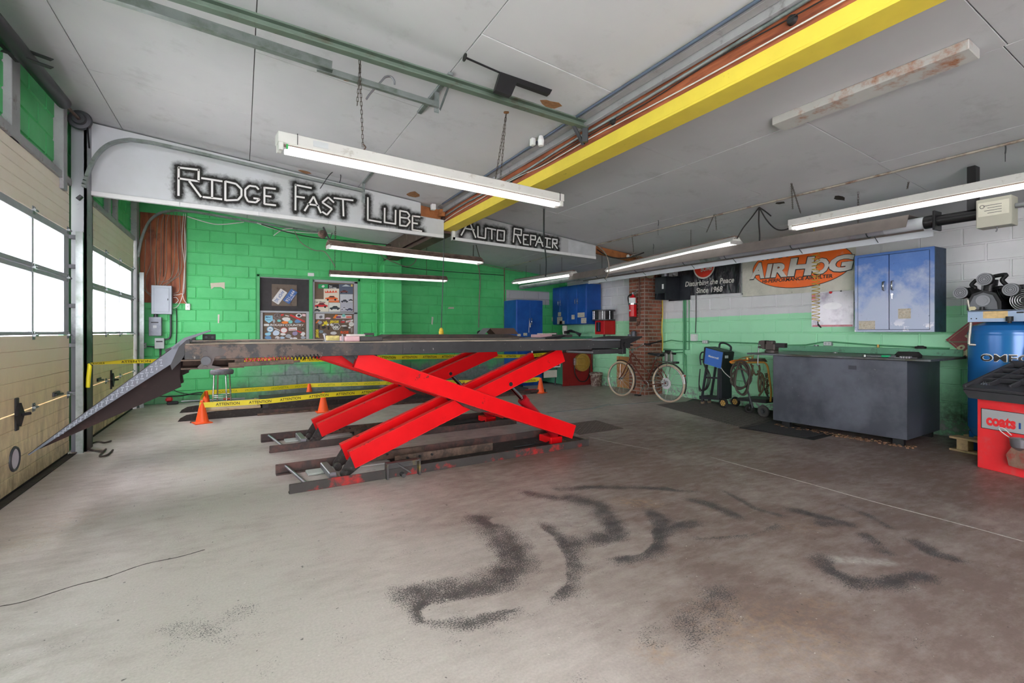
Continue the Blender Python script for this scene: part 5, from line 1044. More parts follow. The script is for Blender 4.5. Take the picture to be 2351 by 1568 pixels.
pipe('air line with filter drop below the green wall pipes', [(1521, 812), (1540, 810), (1568, 809), (1575, 815), (1577, 880)], m_pg, .010)
def rbox(name, label, cat, px0, py0, px1, py1, dep, m):
    a, b = oX(px0, py0, XW-dep), oX(px1, py1, XW-dep); T = thing(name, label, cat, (XW-dep/2, (a.y+b.y)/2, b.z)); MB().box(XW-dep, b.y, b.z, XW-.015, a.y, a.z, .005).build('housing', m, T, True); return T, a, b
T, a, b = rbox('junction_box', 'white square junction box on the green wall under the dark cord', 'junction box', 1585, 767, 1597, 783, .08, m_white); MB().box(XW-.084, b.y+.008, b.z+.008, XW-.08, a.y-.008, a.z-.008, .002).build('cover', m_white, T, True)
for lb, q in (('small metal outlet box right of the white junction box', (1612, 781, 1624, 789)), ('metal outlet box on the cable line above the workbench', (1890, 784, 1909, 794))):
    T, a, b = rbox('outlet', lb, 'outlet', *q, .06, m_gal); MB().box(XW-.063, b.y+.006, b.z+.006, XW-.06, a.y-.006, a.z-.006, .002).build('cover', m_white, T, True)
    for s_ in (.3, .7): MB().cyl((XW-.063, b.y+(a.y-b.y)*s_, (a.z+b.z)/2), (XW-.066, b.y+(a.y-b.y)*s_, (a.z+b.z)/2), .016, n=10).build('socket', m_pale, T, True)
c_ = oX(1536, 815, XW-.12)
T = thing('air_filter', 'pair of small grey air line filter bowls on the green wall above the bicycle rack', 'air filter', c_)
for dy in (.06, -.06): MB().lathe([(0, -.14), (.035, -.13), (.038, .02), (.028, .04), (.02, .07), (0, .075)], c_+Vector((0, dy, 0)), Z3, 14).build('bowl', pm('bowl_grey', (140, 140, 136), .3, .3, .15, 20), T, True)
MB().cyl(c_+Vector((0, .16, .03)), c_+Vector((0, -.16, .03)), .018, n=10).box(c_.x-.03, c_.y-.03, c_.z+.04, c_.x+.03, c_.y+.09, c_.z+.09, .008).build('manifold', m_blk, T, True)

# ================================================================ BICYCLE (local x = towards the front wheel)
rB = oF(1534, 924); fB = oF(1425, 909); dB = (fB-rB); LB_ = dB.length; angB = math.atan2(dB.y, dB.x)
T = thing('bicycle', 'vintage brown bicycle with chrome rack leaning at the brick pillar', 'bicycle', (rB.x, rB.y, 0), angB)
MTB = world_of(T).inverted(); nB = Vector((-dB.y, dB.x, 0)).normalized()
def oB(cx, cy):   # side view point of the bicycle
    r = ray(1350+cx/7.837, 740+cy/7.837); k = (rB-EYE).dot(nB)/r.dot(nB); p = MTB @ (EYE+r*k); return Vector((p.x, 0, p.z))
m_bk = pm('frame_brown', (104, 50, 40), .3, .3, .1, 6); m_tyre = pm('gumwall_tyre', (64, 50, 44), .7, 0, .1); m_wht = pm('tyre_cream', (196, 176, 152), .6, 0, .08, 6); m_rim = pm('rim_alloy', (178, 178, 178), .25, .9, .06); m_sp = pm('spoke', (200, 200, 200), .3, .9)
RW = .335
for nm, cx_ in (('rear_wheel', 0.0), ('front_wheel', LB_)):
    wh = MB().torus((cx_, 0, RW), Y3, RW-.016, .016, 44, 8).build('wheel', m_wht, T)
    MB().torus((cx_, 0, RW), Y3, RW-.036, .010, 44, 6).build('rim', m_rim, wh); MB().cyl((cx_, -.045, RW), (cx_, .045, RW), .02, n=12).build('hub', m_rim, wh)
    for k in range(28):
        a_ = 2*math.pi*k/28; s_ = .04 if k % 2 else -.04; b_ = a_+(.5 if (k//2) % 2 else -.5)
        MB().bar((cx_+.02*math.cos(b_), s_, RW+.02*math.sin(b_)), (cx_+.295*math.cos(a_), 0, RW+.295*math.sin(a_)), .0028, .0028).build('spoke', m_sp, wh)
    g0, g1 = (math.radians(-15), math.radians(165)) if cx_ == 0 else (math.radians(-10), math.radians(85))
    if cx_ == 0: g0, g1 = math.radians(30), math.radians(205)
    else: g0, g1 = math.radians(75), math.radians(210)
    MB().tube([(cx_+.355*math.cos(g0+(g1-g0)*i/22), 0, RW+.355*math.sin(g0+(g1-g0)*i/22)) for i in range(23)], .012, 6).build('mudguard', pm('guard_brown', (52, 40, 38), .4, .2, .1), T)
ra, fa = Vector((0, 0, RW)), Vector((LB_, 0, RW)); bb, sl, ht, hb_ = oB(1050, 1130), oB(1212, 672), oB(792, 545), oB(747, 690)
for pts, r in (([bb, sl], .015), ([oB(792, 560), oB(1108, 945)], .013), ([oB(755, 675), bb], .015), ([hb_, ht], .018), ([bb+Vector((0, .04, 0)), ra+Vector((0, .06, 0))], .009), ([bb-Vector((0, .04, 0)), ra-Vector((0, .06, 0))], .009), ([sl+Vector((0, .03, 0)), ra+Vector((0, .06, 0))], .008), ([sl-Vector((0, .03, 0)), ra-Vector((0, .06, 0))], .008)): MB().tube(pts, r, 8).build('frame_tube', m_bk, T)
for s_ in (.045, -.045): MB().tube(spline([hb_+Vector((0, s_*.5, 0)), oB(700, 820)+Vector((0, s_, 0)), oB(650, 930)+Vector((0, s_, 0)), fa+Vector((0, s_*1.2, 0))], 5), .010, 8).build('fork_blade', m_bk, T)
MB().tube([ht, oB(815, 470)], .011, 8).tube([oB(815, 470), oB(765, 500)], .012, 8).build('stem', m_chrome, T)
for s_ in (1, -1):
    MB().tube(spline([oB(790, 500), oB(795, 470)+Vector((0, .12*s_, 0)), oB(850, 395)+Vector((0, .24*s_, 0)), oB(890, 395)+Vector((0, .25*s_, 0))], 6), .010, 8).build('handlebar', m_chrome, T)
    MB().tube([oB(860, 392)+Vector((0, .25*s_, 0)), oB(965, 410)+Vector((0, .255*s_, 0))], .016, 8).build('grip', m_rub, T)
    MB().tube([oB(840, 430)+Vector((0, .2*s_, 0)), oB(930, 450)+Vector((0, .24*s_, 0))], .006, 5).build('brake_lever', m_chrome, T)
MB().tube([sl, oB(1225, 600)], .012, 8).build('seat_post', m_chrome, T)
a, b = oB(1085, 560), oB(1335, 590); sd = MB(); k_ = 9
prof = [(0, .025, .02), (.18, .04, .035), (.4, .055, .04), (.6, .09, .045), (.8, .115, .05), (.95, .105, .05), (1, .07, .035)]
ring = []
for f_, w2, h2 in prof:
    c_ = a.lerp(b, f_); ring += [c_+Vector((0, w2*math.cos(2*math.pi*j/10), h2*math.sin(2*math.pi*j/10)*.7)) for j in range(10)]
sd.add(ring, [(i*10+j, i*10+(j+1) % 10, (i+1)*10+(j+1) % 10, (i+1)*10+j) for i in range(len(prof)-1) for j in range(10)]+[tuple(range(10)), tuple(range(len(ring)-1, len(ring)-11, -1))], True); sd.build('saddle', pm('saddle_black', (40, 42, 48), .3), T)
for s_ in (.03, -.03): MB().torus(oB(1240, 635)+Vector((0, s_, 0)), Z3, .022, .006, 12, 5).build('saddle_spring', m_chrome, T)
rk = MB()
for s_ in (.06, -.06): rk.tube(spline([oB(1235, 745)+Vector((0, s_, 0)), oB(1290, 705)+Vector((0, s_, 0)), oB(1400, 708)+Vector((0, s_, 0)), oB(1545, 718)+Vector((0, s_, 0))], 4), .007, 6).tube([oB(1468, 712)+Vector((0, s_, 0)), oB(1395, 1020)+Vector((0, s_, 0)), ra+Vector((0, s_, 0))], .005, 6)
for u_ in (1330, 1400, 1470, 1540): rk.tube([oB(u_, 710)+Vector((0, -.06, 0)), oB(u_, 710)+Vector((0, .06, 0))], .005, 5)
rk.build('rear_rack', m_chrome, T); MB().box(oB(1545, 720).x-.0, -.05, oB(1545, 720).z-.02, oB(1615, 720).x, .05, oB(1545, 720).z+.015, .006).build('rack_reflector', m_blk, T)
MB().cyl(bb+Vector((0, -.05, 0)), bb+Vector((0, .05, 0)), .022, n=12).torus(bb+Vector((0, .05, 0)), Y3, .088, .005, 28, 6).build('chainwheel', m_chrome, T)
MB().lathe([(0, 0), (.10, 0), (.10, .004), (0, .004)], ra+Vector((0, .055, 0)), Y3, 24).build('spoke_guard', pm('guard_clear', (206, 206, 208), .25, .4, .1), T)
MB().torus(ra+Vector((0, .062, 0)), Y3, .04, .012, 18, 6).build('sprocket', m_steel, T)
for s_, e in ((.08, oB(975, 1300)), (-.08, bb*2-oB(975, 1300))):
    cr = MB().tube([bb+Vector((0, s_*.7, 0)), e+Vector((0, s_, 0))], .009, 6).build('crank', m_chrome, T)
    MB().box(e.x-.05, s_*1.0, e.z-.012, e.x+.04, s_*2.2, e.z+.012, .004).build('pedal', m_blk, T)
for s_ in (.006, -.006): pass
MB().tube([ra+Vector((0, .062, .04)), bb+Vector((0, .05, .088))], .004, 4).tube([ra+Vector((0, .062, -.04)), bb+Vector((0, .05, -.088))], .004, 4).build('chain', m_steel, T)
MB().tube([oB(1720, 940), oB(1740, 1110)], .022, 6).build('mudguard_flap', m_white, T); MB().ball(oB(1740, 965), .02).build('reflector', pm('reflector_red', (150, 70, 50), .3), T)

# ================================================================ WELDER ON CART
m_wb = pm('welder_blue', (62, 112, 196), .4, 0, .05, 4); m_cart = pm('cart_black', (44, 46, 52), .5, .2, .12, 8)
def oW(x, y, d=0.0): p = oX(1550+x/6.533, 740+y/6.533, 6.85); p.x += d; return p
T = thing('welder_cart', 'blue welding machine tilted on a black wheeled cart by the green wall', 'welder', (6.97, 5.4, 0))
def sideprism(pts, d0, d1, name, m, par, lab=None):
    P = [oW(*p) for p in pts]; return MB().prism([(p.y, p.z) for p in P], (6.85+d0, 0, 0), Y3, Z3, (d1-d0, 0, 0)).build(name, m, par, True, lab)
sideprism([(460, 378), (720, 452), (692, 698), (432, 615)], 0, .25, 'welder_body', m_wb, T)
sideprism([(722, 445), (734, 448), (704, 708), (690, 704)], -.006, .256, 'front_panel', m_blk, T); sideprism([(440, 372), (462, 372), (434, 620), (415, 600)], -.006, .256, 'rear_panel', m_blk, T)
sideprism([(455, 366), (722, 440), (720, 452), (455, 380)], -.004, .254, 'lid', m_cart, T)
a, b = oW(590, 380, .12), oW(760, 430, .12); MB().tube(spline([a, a+Vector((0, -.02, .07)), a.lerp(b, .5)+Vector((0, 0, .10)), b+Vector((0, .0, .07)), b], 5), .016, 8).build('carry_handle', m_cart, T, True)
mb = MB(); p0, p1 = oW(498, 515, -.004), oW(652, 556, -.004); u_ = (p1-p0).normalized(); text_on(mb, 'Mastercraft', p0, u_, u_.cross(X3)*-1 if (u_.cross(X3)).z < 0 else u_.cross(X3), w=(p1-p0).length, h=.035, off=.03, slant=.15); mb.build('welder_lettering', m_white, T, True)
MB().box(6.88, oW(730, 520).y-.002, oW(730, 540).z, 6.96, oW(730, 520).y+.003, oW(730, 500).z).build('rating_plate', m_pale, T, True)
for x_, d in (((470, 640), 0), ((650, 690), 0), ((470, 640), .23), ((650, 690), .23)):
    a = oW(*x_); base = oW(395 if x_[0] < 500 else 640, 1150); a.x += d+.01; base.x += d+.01; MB().bar(a, base, .03, .035, .003, (1, 0, 0)).build('cart_leg', m_cart, T, True)
sideprism([(660, 700), (700, 705), (700, 1150), (650, 1140)], .0, .25, 'front_sheet', m_cart, T); sideprism([(360, 1100), (660, 1130), (660, 1165), (360, 1150)], 0, .25, 'bottom_tray', m_cart, T); sideprism([(440, 815), (650, 825), (650, 850), (440, 840)], 0, .03, 'cross_bar', m_cart, T)
mb = MB()
for d in (.02, .23): mb.tube(spline([oW(375, 640, d), oW(362, 520, d), oW(385, 455, d), oW(430, 448, d)], 5), .012, 6)
mb.tube([oW(375, 560, .02), oW(375, 560, .23)], .012, 6).build('push_handle', m_cart, T, True)
for d in (-.03, .27):
    c_ = oW(745, 1212, d); c_.z = .083; w0 = MB().torus(c_, X3, .06, .023, 26, 8).build('wheel', m_rub, T, True); MB().cyl(c_-X3*.02, c_+X3*.02, .046, n=18).build('wheel_hub', pm('hub_yellow', (206, 164, 84), .5), w0, True)
    for k in range(6): a_ = k*math.pi/3; MB().box(-.023, -.004, .012, .023, .004, .042).build('hub_slot', m_blk, w0).matrix_local = world_of(w0).inverted() @ Matrix.Translation(c_) @ Matrix.Rotation(a_, 4, 'X')
for d in (.03, .2):
    c_ = oW(395, 1195, d); c_.z = .032; MB().cyl(c_-X3*.014, c_+X3*.014, .032, n=16).build('caster', pm('caster_tan', (120, 104, 84), .5), T, True); MB().box(c_.x-.02, c_.y-.02, .04, c_.x+.02, c_.y+.02, .12, .004).build('caster_fork', m_cart, T, True)
for k in range(3): MB().tube(spline([oW(430, 610, -.01), oW(500+20*k, 800, -.02), oW(470+15*k, 980, -.02), oW(410, 1020, -.01), oW(365, 1000-40*k, -.01), oW(375, 700, 0)], 6), .008, 6).build('cable', m_cabk, T, True)
MB().tube(spline([oW(700, 680, -.02), oW(760, 760, -.02), oW(850, 850, .0)], 5), .006, 6).build('torch_lead', m_cabw, T, True)

# ================================================================ TORCH CART
def oT(x, y, d=0.0): p = oX(1550+x/6.533, 740+y/6.533, 6.62); p.x += d; return p
m_ora = pm('handle_orange', (226, 120, 40), .5, 0, .1, 9); m_och = pm('handle_ochre', (204, 150, 66), .6, 0, .15, 9, (140, 110, 76), .62, 12)
T = thing('torch_cart', 'orange-handled hose cart hung with coiled black hoses left of the workbench', 'hand cart', (6.75, 4.5, 0))
MB().tube(spline([oT(935, 572, .3), oT(840, 575, .15), oT(818, 590, .02), oT(850, 608, 0)], 5), .014, 8).build('handle', m_ora, T, True)
MB().tube(spline([oT(850, 608), oT(1270, 600), oT(1340, 605), oT(1380, 650), oT(1400, 740), oT(1425, 920), oT(1440, 1050), oT(1430, 1190)], 6), .014, 8).build('frame_tube', m_och, T, True)
MB().tube([oT(950, 640, .05), oT(1000, 780, .02), oT(1165, 1280, 0)], .013, 8).build('leg', m_gald, T, True); MB().tube([oT(1190, 790, .1), oT(1340, 1150, .1)], .013, 8).build('leg', m_gald, T, True)
MB().tube([oT(845, 620, .0), oT(870, 720, .05), oT(850, 800, .05)], .007, 6).build('hook', m_gald, T, True)
b0 = [oT(935, 1130), oT(1365, 1160), oT(1360, 1215), oT(930, 1170)]; MB().prism([(p.y, p.z) for p in b0], (6.62, 0, 0), Y3, Z3, (.42, 0, 0)).build('base_plate', m_blk, T, True)
MB().prism([(oT(1080, 600).y, oT(1080, 600).z), (oT(1260, 598).y, oT(1260, 598).z), (oT(1225, 545).y, oT(1225, 545).z), (oT(1130, 545).y, oT(1130, 545).z)], (6.62, 0, 0), Y3, Z3, (.2, 0, 0)).build('tray', m_rustb, T, True)
c_ = oT(1350, 1325, -.04); c_.z = .088; w0 = MB().torus(c_, X3, .062, .026, 28, 8).build('wheel', pm('grey_tyre', (78, 76, 76), .8, 0, .15, 12), T, True); MB().lathe([(0, .02), (.02, .025), (.024, .01), (.05, .012), (.055, -.01), (0, -.01)], c_, -X3, 20).build('wheel_disc', m_gald, w0, True)
c_ = oT(1050, 1262, .1); c_.z = .07; w0 = MB().torus(c_, Vector((1, .9, 0)), .05, .02, 24, 8).build('wheel', m_rub, T, True); MB().tube([oT(1060, 1150, .1), c_], .012, 6).build('fork', m_gald, T, True)
for k, (cx_, cy_, rx, ry, a0) in enumerate([(1010, 800, 150, 180, .0), (1000, 790, 130, 210, .12), (1035, 850, 110, 230, -.1), (1015, 840, 130, 150, .05), (1060, 830, 110, 255, 0.02)]):
    mb = MB(); mb.tube([oT(cx_+rx*math.cos(2*math.pi*i/30+a0)+12*math.sin(3*i*.2+k), cy_+ry*math.sin(2*math.pi*i/30+a0), -.03-.012*k) for i in range(30)], .014, 6, True); mb.build('hose_coil', pm('hose_dark', (74, 66, 60), .6, 0, .2, 12), T, True)
for pts in ([(1150, 620), (1200, 760), (1240, 780), (1280, 720), (1270, 640)], [(1280, 740), (1260, 900), (1280, 1040), (1300, 900), (1310, 760)], [(1250, 730), (1330, 800), (1340, 980), (1270, 1100)], [(1180, 640), (1160, 800), (1180, 760)]): MB().tube(spline([oT(*p, -.02) for p in pts], 6), .014, 6).build('hose', pm('hose_brown', (92, 80, 58), .7, 0, .25, 14), T, True)
mb = MB()
for k in range(40): mb.torus(oT(1375+rnd.uniform(-25, 30), 760+k*8, rnd.uniform(-.02, .03)), Vector((rnd.uniform(-1, 1), rnd.uniform(-1, 1), .2)), .014, .004, 8, 4)
mb.build('chain', pm('chain_rust', (104, 84, 62), .7, .4, .2), T, True)['kind'] = 'stuff'
MB().tube(spline([oT(870, 600, 0), oT(950, 545, .05), oT(1060, 510, .1), oT(1120, 505, .1)], 5), .007, 6).lathe([(0, 0), (.03, 0), (.03, .03), (0, .035)], oT(1035, 560, .08), Z3, 12).tube([oT(1070, 560, .08), oT(1110, 555, .08), oT(1110, 520, .08)], .014, 8).build('brass_fittings', pm('brass', (186, 148, 84), .35, .7, .15), T, True)

# ================================================================ WORKBENCH
BR = math.atan2(-1.436, .094); B0 = Vector((6.117, 3.888, 0))
t = NT('bench_steel'); n = t.noise(2.0, 5, .6); n2 = t.noise(40, 4, .7); z = t.sep(t.P())[2]
c = t.mix(t.ramp(n, .4, .62), L3((72, 76, 86)), L3((98, 102, 114))); c = t.mix(t.ramp(n2, .70, .73, 0, .8), c, L3((190, 190, 192))); t.col(c); t.set(t.ramp(n, .35, .6, .32, .5), .25, .5); m_bench = t.m
T = thing('workbench', 'dark grey steel workbench box with overhanging plate top along the right wall', 'workbench', B0, BR)
MB().box(0, 0, .075, 1.44, .98, .925, .004).build('body', m_bench, T); MB().box(-.32, -.07, .928, 1.66, 1.05, .950, .003).build('top_plate', pm('bench_top', (112, 116, 124), .5, .4, .15, 6, (78, 78, 70), .5, 3), T)
for x_ in (.10, 1.30): MB().box(x_, .03, 0, x_+.10, .09, .075).build('foot', m_blk, T); MB().box(x_, .85, 0, x_+.10, .91, .075).build('foot', m_blk, T)
MB().box(.885, -.004, .80, .965, .0, .845).build('patch_plate', pm('patch_grey', (62, 64, 72), .5), T)
def onb(x, y, z=.951): return world_of(bench) @ Vector((x, y, z))
bench = T
T = thing('bench_vise', 'heavy dark bench vise on the left corner of the workbench', 'vise', onb(-.10, .10), BR)
m_vise = pm('vise_iron', (82, 74, 72), .5, .4, .15, 9)
MB().cyl((0, .05, 0), (0, .05, .035), .085, n=20).build('swivel_base', m_vise, T); MB().box(-.055, -.02, .035, .075, .10, .13, .012).box(-.04, -.02, .10, .05, .07, .165, .01).build('fixed_jaw', m_vise, T); MB().prism([(-.085, .05), (-.055, .05), (-.055, .168), (-.10, .168), (-.135, .16), (-.14, .13), (-.11, .10)], (0, -.025, 0), X3, Z3, (0, .11, 0)).build('moving_jaw', m_vise, T)
MB().box(.07, .0, .075, .20, .07, .135, .004).build('slide_bar', m_blk, T); MB().cyl((-.11, .03, .075), (-.17, .03, .075), .018, n=12).build('screw', m_vise, T); MB().tube([(-.165, .03, .115), (-.165, .0, -.17)], .0075, 8).ball((-.165, .03, .115), .013).ball((-.165, .0, -.17), .013).build('handle_bar', m_steel, T)
solo('wall_ledge', MB().box(7.20, 2.31, .95, 7.28, 4.5, 1.03, .004), pm('ledge_green', (112, 172, 140), .6, 0, .15, 6, (90, 120, 106), .62, 12), 'long pale green ledge board on the wall behind the workbench', 'ledge')
T = thing('ratchet', 'ratchet with green handle lying on the workbench near the black ring', 'ratchet', onb(1.18, .02), BR)
MB().tube([(-.13, 0, .012), (.02, .01, .012)], .006, 6).lathe([(0, 0), (.018, 0), (.018, .022), (0, .022)], (-.14, 0, .001), Z3, 12).build('shank', m_chrome, T); MB().tube([(.02, .01, .014), (.10, .015, .014)], .013, 8).build('grip', pm('grip_green', (44, 176, 120), .4), T)
solo('screwdriver', MB().tube([onb(1.0, .10, .962), onb(1.20, .12, .962)], .006, 6).tube([onb(1.20, .12, .963), onb(1.30, .13, .963)], .011, 8), m_steel, 'grey screwdriver lying behind the green-handled ratchet', 'screwdriver')
solo('air_hose_ring', MB().lathe([(.05, .0), (.115, .0), (.12, .03), (.09, .065), (.05, .065), (.05, 0)], onb(1.38, .22), Z3, 28), m_rub, 'black rubber ring lying near the right end of the workbench top', 'ring')
solo('hub_puck', MB().lathe([(0, 0), (.055, 0), (.055, .025), (.03, .03), (.03, .035), (0, .036)], Vector((7.24, 2.72, 1.031)), Z3, 20), m_rub, 'small black round puck on the green ledge above the bench ring', 'puck')
mb = MB(); c_ = onb(1.42, .03, .962); mb.torus(c_, Z3, .035, .012, 18, 6)
for k in range(12): a_ = k*math.pi/6; mb.box(c_.x+.046*math.cos(a_)-.006, c_.y+.046*math.sin(a_)-.006, c_.z-.01, c_.x+.046*math.cos(a_)+.006, c_.y+.046*math.sin(a_)+.006, c_.z+.01)
solo('gear', mb, m_steel, 'worn steel gear on the front right edge of the workbench', 'gear')
solo('wrench', MB().bar(onb(1.28, .0, .958), onb(1.52, .02, .958), .02, .008, .002).torus(onb(1.30, .0, .960), Z3, .02, .007, 12, 5), m_steel, 'open spanner in front of the gear on the workbench edge', 'spanner')
for k, (px, py) in enumerate([(1874, 797), (2016, 799), (1849, 810)]):
    p = oX(px, py, 7.24); p.z = max(p.z-.01, 1.031) if k < 2 else .952
    solo('small_cap', MB().lathe([(0, 0), (.03, 0), (.03, .016), (.012, .02), (0, .02)] if k != 1 else [(0, 0), (.014, 0), (.014, .04), (0, .04)], p if k < 2 else onb(.42, .75, .951), Z3, 14), m_gal if k != 1 else pm('brass', (186, 148, 84)), ('shiny round cap on the ledge at the left', 'little brass plug standing on the ledge below the blue cabinet', 'shiny cap on the workbench near the wall')[k], 'cap')
# swarf under the bench
mb = MB()
for k in range(260):
    a, b = rnd.uniform(.0, 1.5), rnd.uniform(-.06, .12); p = world_of(bench) @ Vector((a, b, 0)); r_ = rnd.uniform(.004, .013); mb.box(p.x-r_, p.y-r_, .0005, p.x+r_, p.y+r_, r_*1.2, 0, Matrix.Translation(p) @ Matrix.Rotation(rnd.uniform(0, 3), 4, 'Z') @ Matrix.Translation(-p))
sw = mb.build('swarf', pm('swarf_brown', (128, 98, 76), .9, 0, .5, 60)); tag(sw, 'brown swarf and litter along the foot of the workbench', 'debris', None, 'stuff')

# ================================================================ BANNERS, POSTER, HANGING HOSE, BLUE CABINET
t = NT('black_vinyl'); n = t.noise(2.0, 3, .5, t.scaled((1, 3, 1.2))); t.col(L3((44, 44, 50))); t.set(.32, 0, .6); t.bump(n, .9, .12); m_bv = t.m
t = NT('white_vinyl'); n = t.noise(4, 5, .6); t.col(t.mix(t.ramp(n, .35, .7), L3((204, 202, 190)), L3((178, 178, 168)))); t.set(.5, 0, .4); t.bump(n, .35, .05); m_wv = t.m
def sheet(y0, y1, z0, z1, x, amp, name, m, label, nx=40, nz=14, cat='banner'):
    vs = []; fs = []
    for i in range(nx+1):
        for j in range(nz+1):
            u_, v_ = i/nx, j/nz; d = amp*(math.sin(u_*23+v_*3)*.5+math.sin(u_*9.7-v_*5+1)*.5)*math.sin(math.pi*u_)*.9
            vs.append((x-abs(d), y0+(y1-y0)*u_, z0(u_)+(z1-z0(u_))*v_))
    for i in range(nx):
        for j in range(nz): a = i*(nz+1)+j; fs.append((a, a+nz+1, a+nz+2, a+1))
    mb = MB(); mb.add(vs, fs, True); mb.add([(v[0]+.003, v[1], v[2]) for v in vs], [f[::-1] for f in fs], True); o = mb.build(name, m); return tag(o, label, cat, 'vinyl banners on the right wall')
XB = 7.255
bn1 = sheet(6.50, 5.17, lambda u: 1.915-.03*u, 2.50, XB, .028, 'banner', m_bv, 'black vinyl banner reading Disturbing the Peace, Since 1968')
def wl_(mbn, s, px0, py0, px1, py1, hpx, m, par, x=XB-.034, off=.0, slant=0.0, name='lettering'):
    a, b = oX(px0, py0, x), oX(px1, py1, x); h = abs(oX(px0, py0, x).z-oX(px0, py0-hpx, x).z); mb = MB(); text_on(mb, s, a, (b-a), Z3, w=(b-a).length, h=h, off=off, slant=slant); return mb.build(name, m, par, True)
m_tw = pm('banner_white', (206, 204, 198), .5)
wl_(None, 'Disturbing the Peace', 1573, 658, 1685, 648, 11, m_tw, bn1, off=.02, slant=.18); wl_(None, 'Since 1968', 1598, 673, 1658, 669, 12, m_tw, bn1, off=.02, slant=.18)
def disc(px, py, rpx_y, rpx_z, m, par, x, name='roundel', n=32):
    c_ = oX(px, py, x); ry = abs(oX(px+rpx_y, py, x).y-c_.y); rz = abs(oX(px, py+rpx_z, x).z-c_.z); mb = MB(); mb.prism([(c_.y+ry*math.cos(2*math.pi*i/n), c_.z+rz*math.sin(2*math.pi*i/n)) for i in range(n)], (x, 0, 0), Y3, Z3, (-.0015, 0, 0)); return mb.build(name, m, par, True)
m_rb = pm('banner_red', (226, 62, 42), .45)
disc(1616, 611, 25.5, 29, m_tw, bn1, XB-.031); disc(1616, 610, 23, 26.5, m_rb, bn1, XB-.0335); wl_(None, 'BOMB', 1609, 624, 1635, 619, 12, m_tw, bn1, XB-.037, off=.02); wl_(None, 'CHERRY', 1600, 612, 1634, 605, 9, m_tw, bn1, XB-.037, off=.02)
disc(1652, 592, 14, 18, m_tw, bn1, XB-.031); disc(1652, 591, 12, 16.5, m_rb, bn1, XB-.0335)
bn2 = sheet(5.14, 3.44, lambda u: 1.82-.014*u, 2.52, XB, .012, 'banner', m_wv, 'white vinyl banner with an orange oval reading AIRHOG')
m_bo = pm('banner_orange', (240, 108, 36), .45, 0, .05, 5, (226, 150, 110), .66, 6); m_bb = pm('banner_black', (40, 38, 38), .5)
disc(1834, 610, 127, 51, m_bb, bn2, XB-.016, n=48); disc(1834, 610, 125.5, 49.5, m_bo, bn2, XB-.0185, n=48)
for s, q, hp in (('FRAM', (1749, 598, 1810, 589), 13), ):
    wl_(None, s, *q, hp, m_bb, bn2, XB-.022, off=.05)
for dx, m, xx in ((1.2, m_bb, XB-.0215), (0, m_tw, XB-.0245)):
    for s, (x0, y0, x1, y1), hp in (('A', (1722, 639, 1755, 636), 33), ('IR', (1757, 636, 1807, 633), 29), ('H', (1808, 632, 1862, 629), 38), ('O', (1860, 628, 1899, 627), 34), ('G', (1899, 624, 1955, 618), 34)):
        wl_(None, s, x0-dx, y0+dx, x1+dx, y1+dx*.8, hp+2*dx, m, bn2, xx, off=.05+.02*dx, slant=.22)
wl_(None, 'HI-PERFORMANCE AIR FILTER', 1750, 650, 1912, 637, 7.5, m_bb, bn2, XB-.022, off=.03, slant=.1)
for px, py in ((1704, 675), (1818, 671), (1931, 668), (1964, 563)): p = oX(px, py, XB-.005); MB().torus(p, X3, .008, .004, 12, 5).build('grommet', m_gald, bn2, True)
T = thing('poster', 'glossy faded white poster pinned under the orange oval banner', 'poster', (XW-.02, 3.75, 1.31))
MB().box(XW-.026, 3.476, 1.306, XW-.021, 4.035, 1.795).build('sheet', pm('poster_gloss', (206, 204, 212), .12, 0, .1, 5, (150, 144, 160), .56, 4), T, True); MB().cyl((XW-.026, 3.77, 1.795), (XW-.034, 3.77, 1.795), .02, n=14).build('magnet', pm('magnet_red', (186, 34, 40), .5), T, True)
mb = MB(); mb.prism([(3.75+.13*math.cos(i*.2618), 1.60+.05*math.sin(i*.2618)) for i in range(24)], (XW-.0265, 0, 0), Y3, Z3, (-.001, 0, 0)); mb.build('printed_oval', pm('print_white', (232, 232, 236), .2), T, True)
MB().box(XW-.0275, 3.49, 1.31, XW-.0262, 4.02, 1.335).box(XW-.0275, 3.98, 1.70, XW-.0262, 4.03, 1.79).build('printed_border', pm('print_pink', (206, 120, 130), .3, 0, .3, 12), T, True)
c0 = oX(1873, 575, 6.75); c1 = oX(1873, 738, 6.75)
mb = MB(); n_ = 20*12; mb.tube([(6.75+.045*math.cos(i*2*math.pi/12), c0.y+.045*math.sin(i*2*math.pi/12), c0.z+(c1.z-c0.z)*(i/n_)**1.0) for i in range(n_+1)], .0045, 5); mb.tube([(6.795, c0.y, c0.z), (6.75, c0.y, c0.z+.1), (6.7, c0.y, ceil_z(6.7)-.01)], .006, 6)
T = thing('coil_hose', 'yellow coiled air hose hanging in front of the orange oval banner', 'hose', (6.75, c0.y, c0.z)); mb.build('coil', pm('coil_yellow', (200, 168, 60), .4), T, True)
e = oX(1885, 752, 6.75); MB().tube([(6.795, c0.y, c1.z), oX(1878, 745, 6.75)], .006, 6).cyl(oX(1878, 745, 6.75), e, .012, .009, n=10).build('nozzle', m_blk, T, True)
t = NT('worn_blue_cabinet'); x, y, z = t.sep(t.P()); n = t.noise(3, 6, .65); n2 = t.noise(16, 5, .7)
f = t.ramp(t.math('ADD', z, t.ramp(n, .3, .7, -.32, .32)), 2.02, 1.62)
c = t.mix(f, t.mix(t.ramp(n, .3, .7), L3((60, 104, 178)), L3((92, 130, 194))), L3((168, 178, 200))); c = t.mix(t.ramp(n2, .68, .72, 0, .8), c, L3((54, 66, 96))); c = t.mix(t.math('MULTIPLY', t.ramp(z, 1.42, 1.3), t.ramp(t.noise(7, 3), .58, .62)), c, L3((226, 226, 232)))
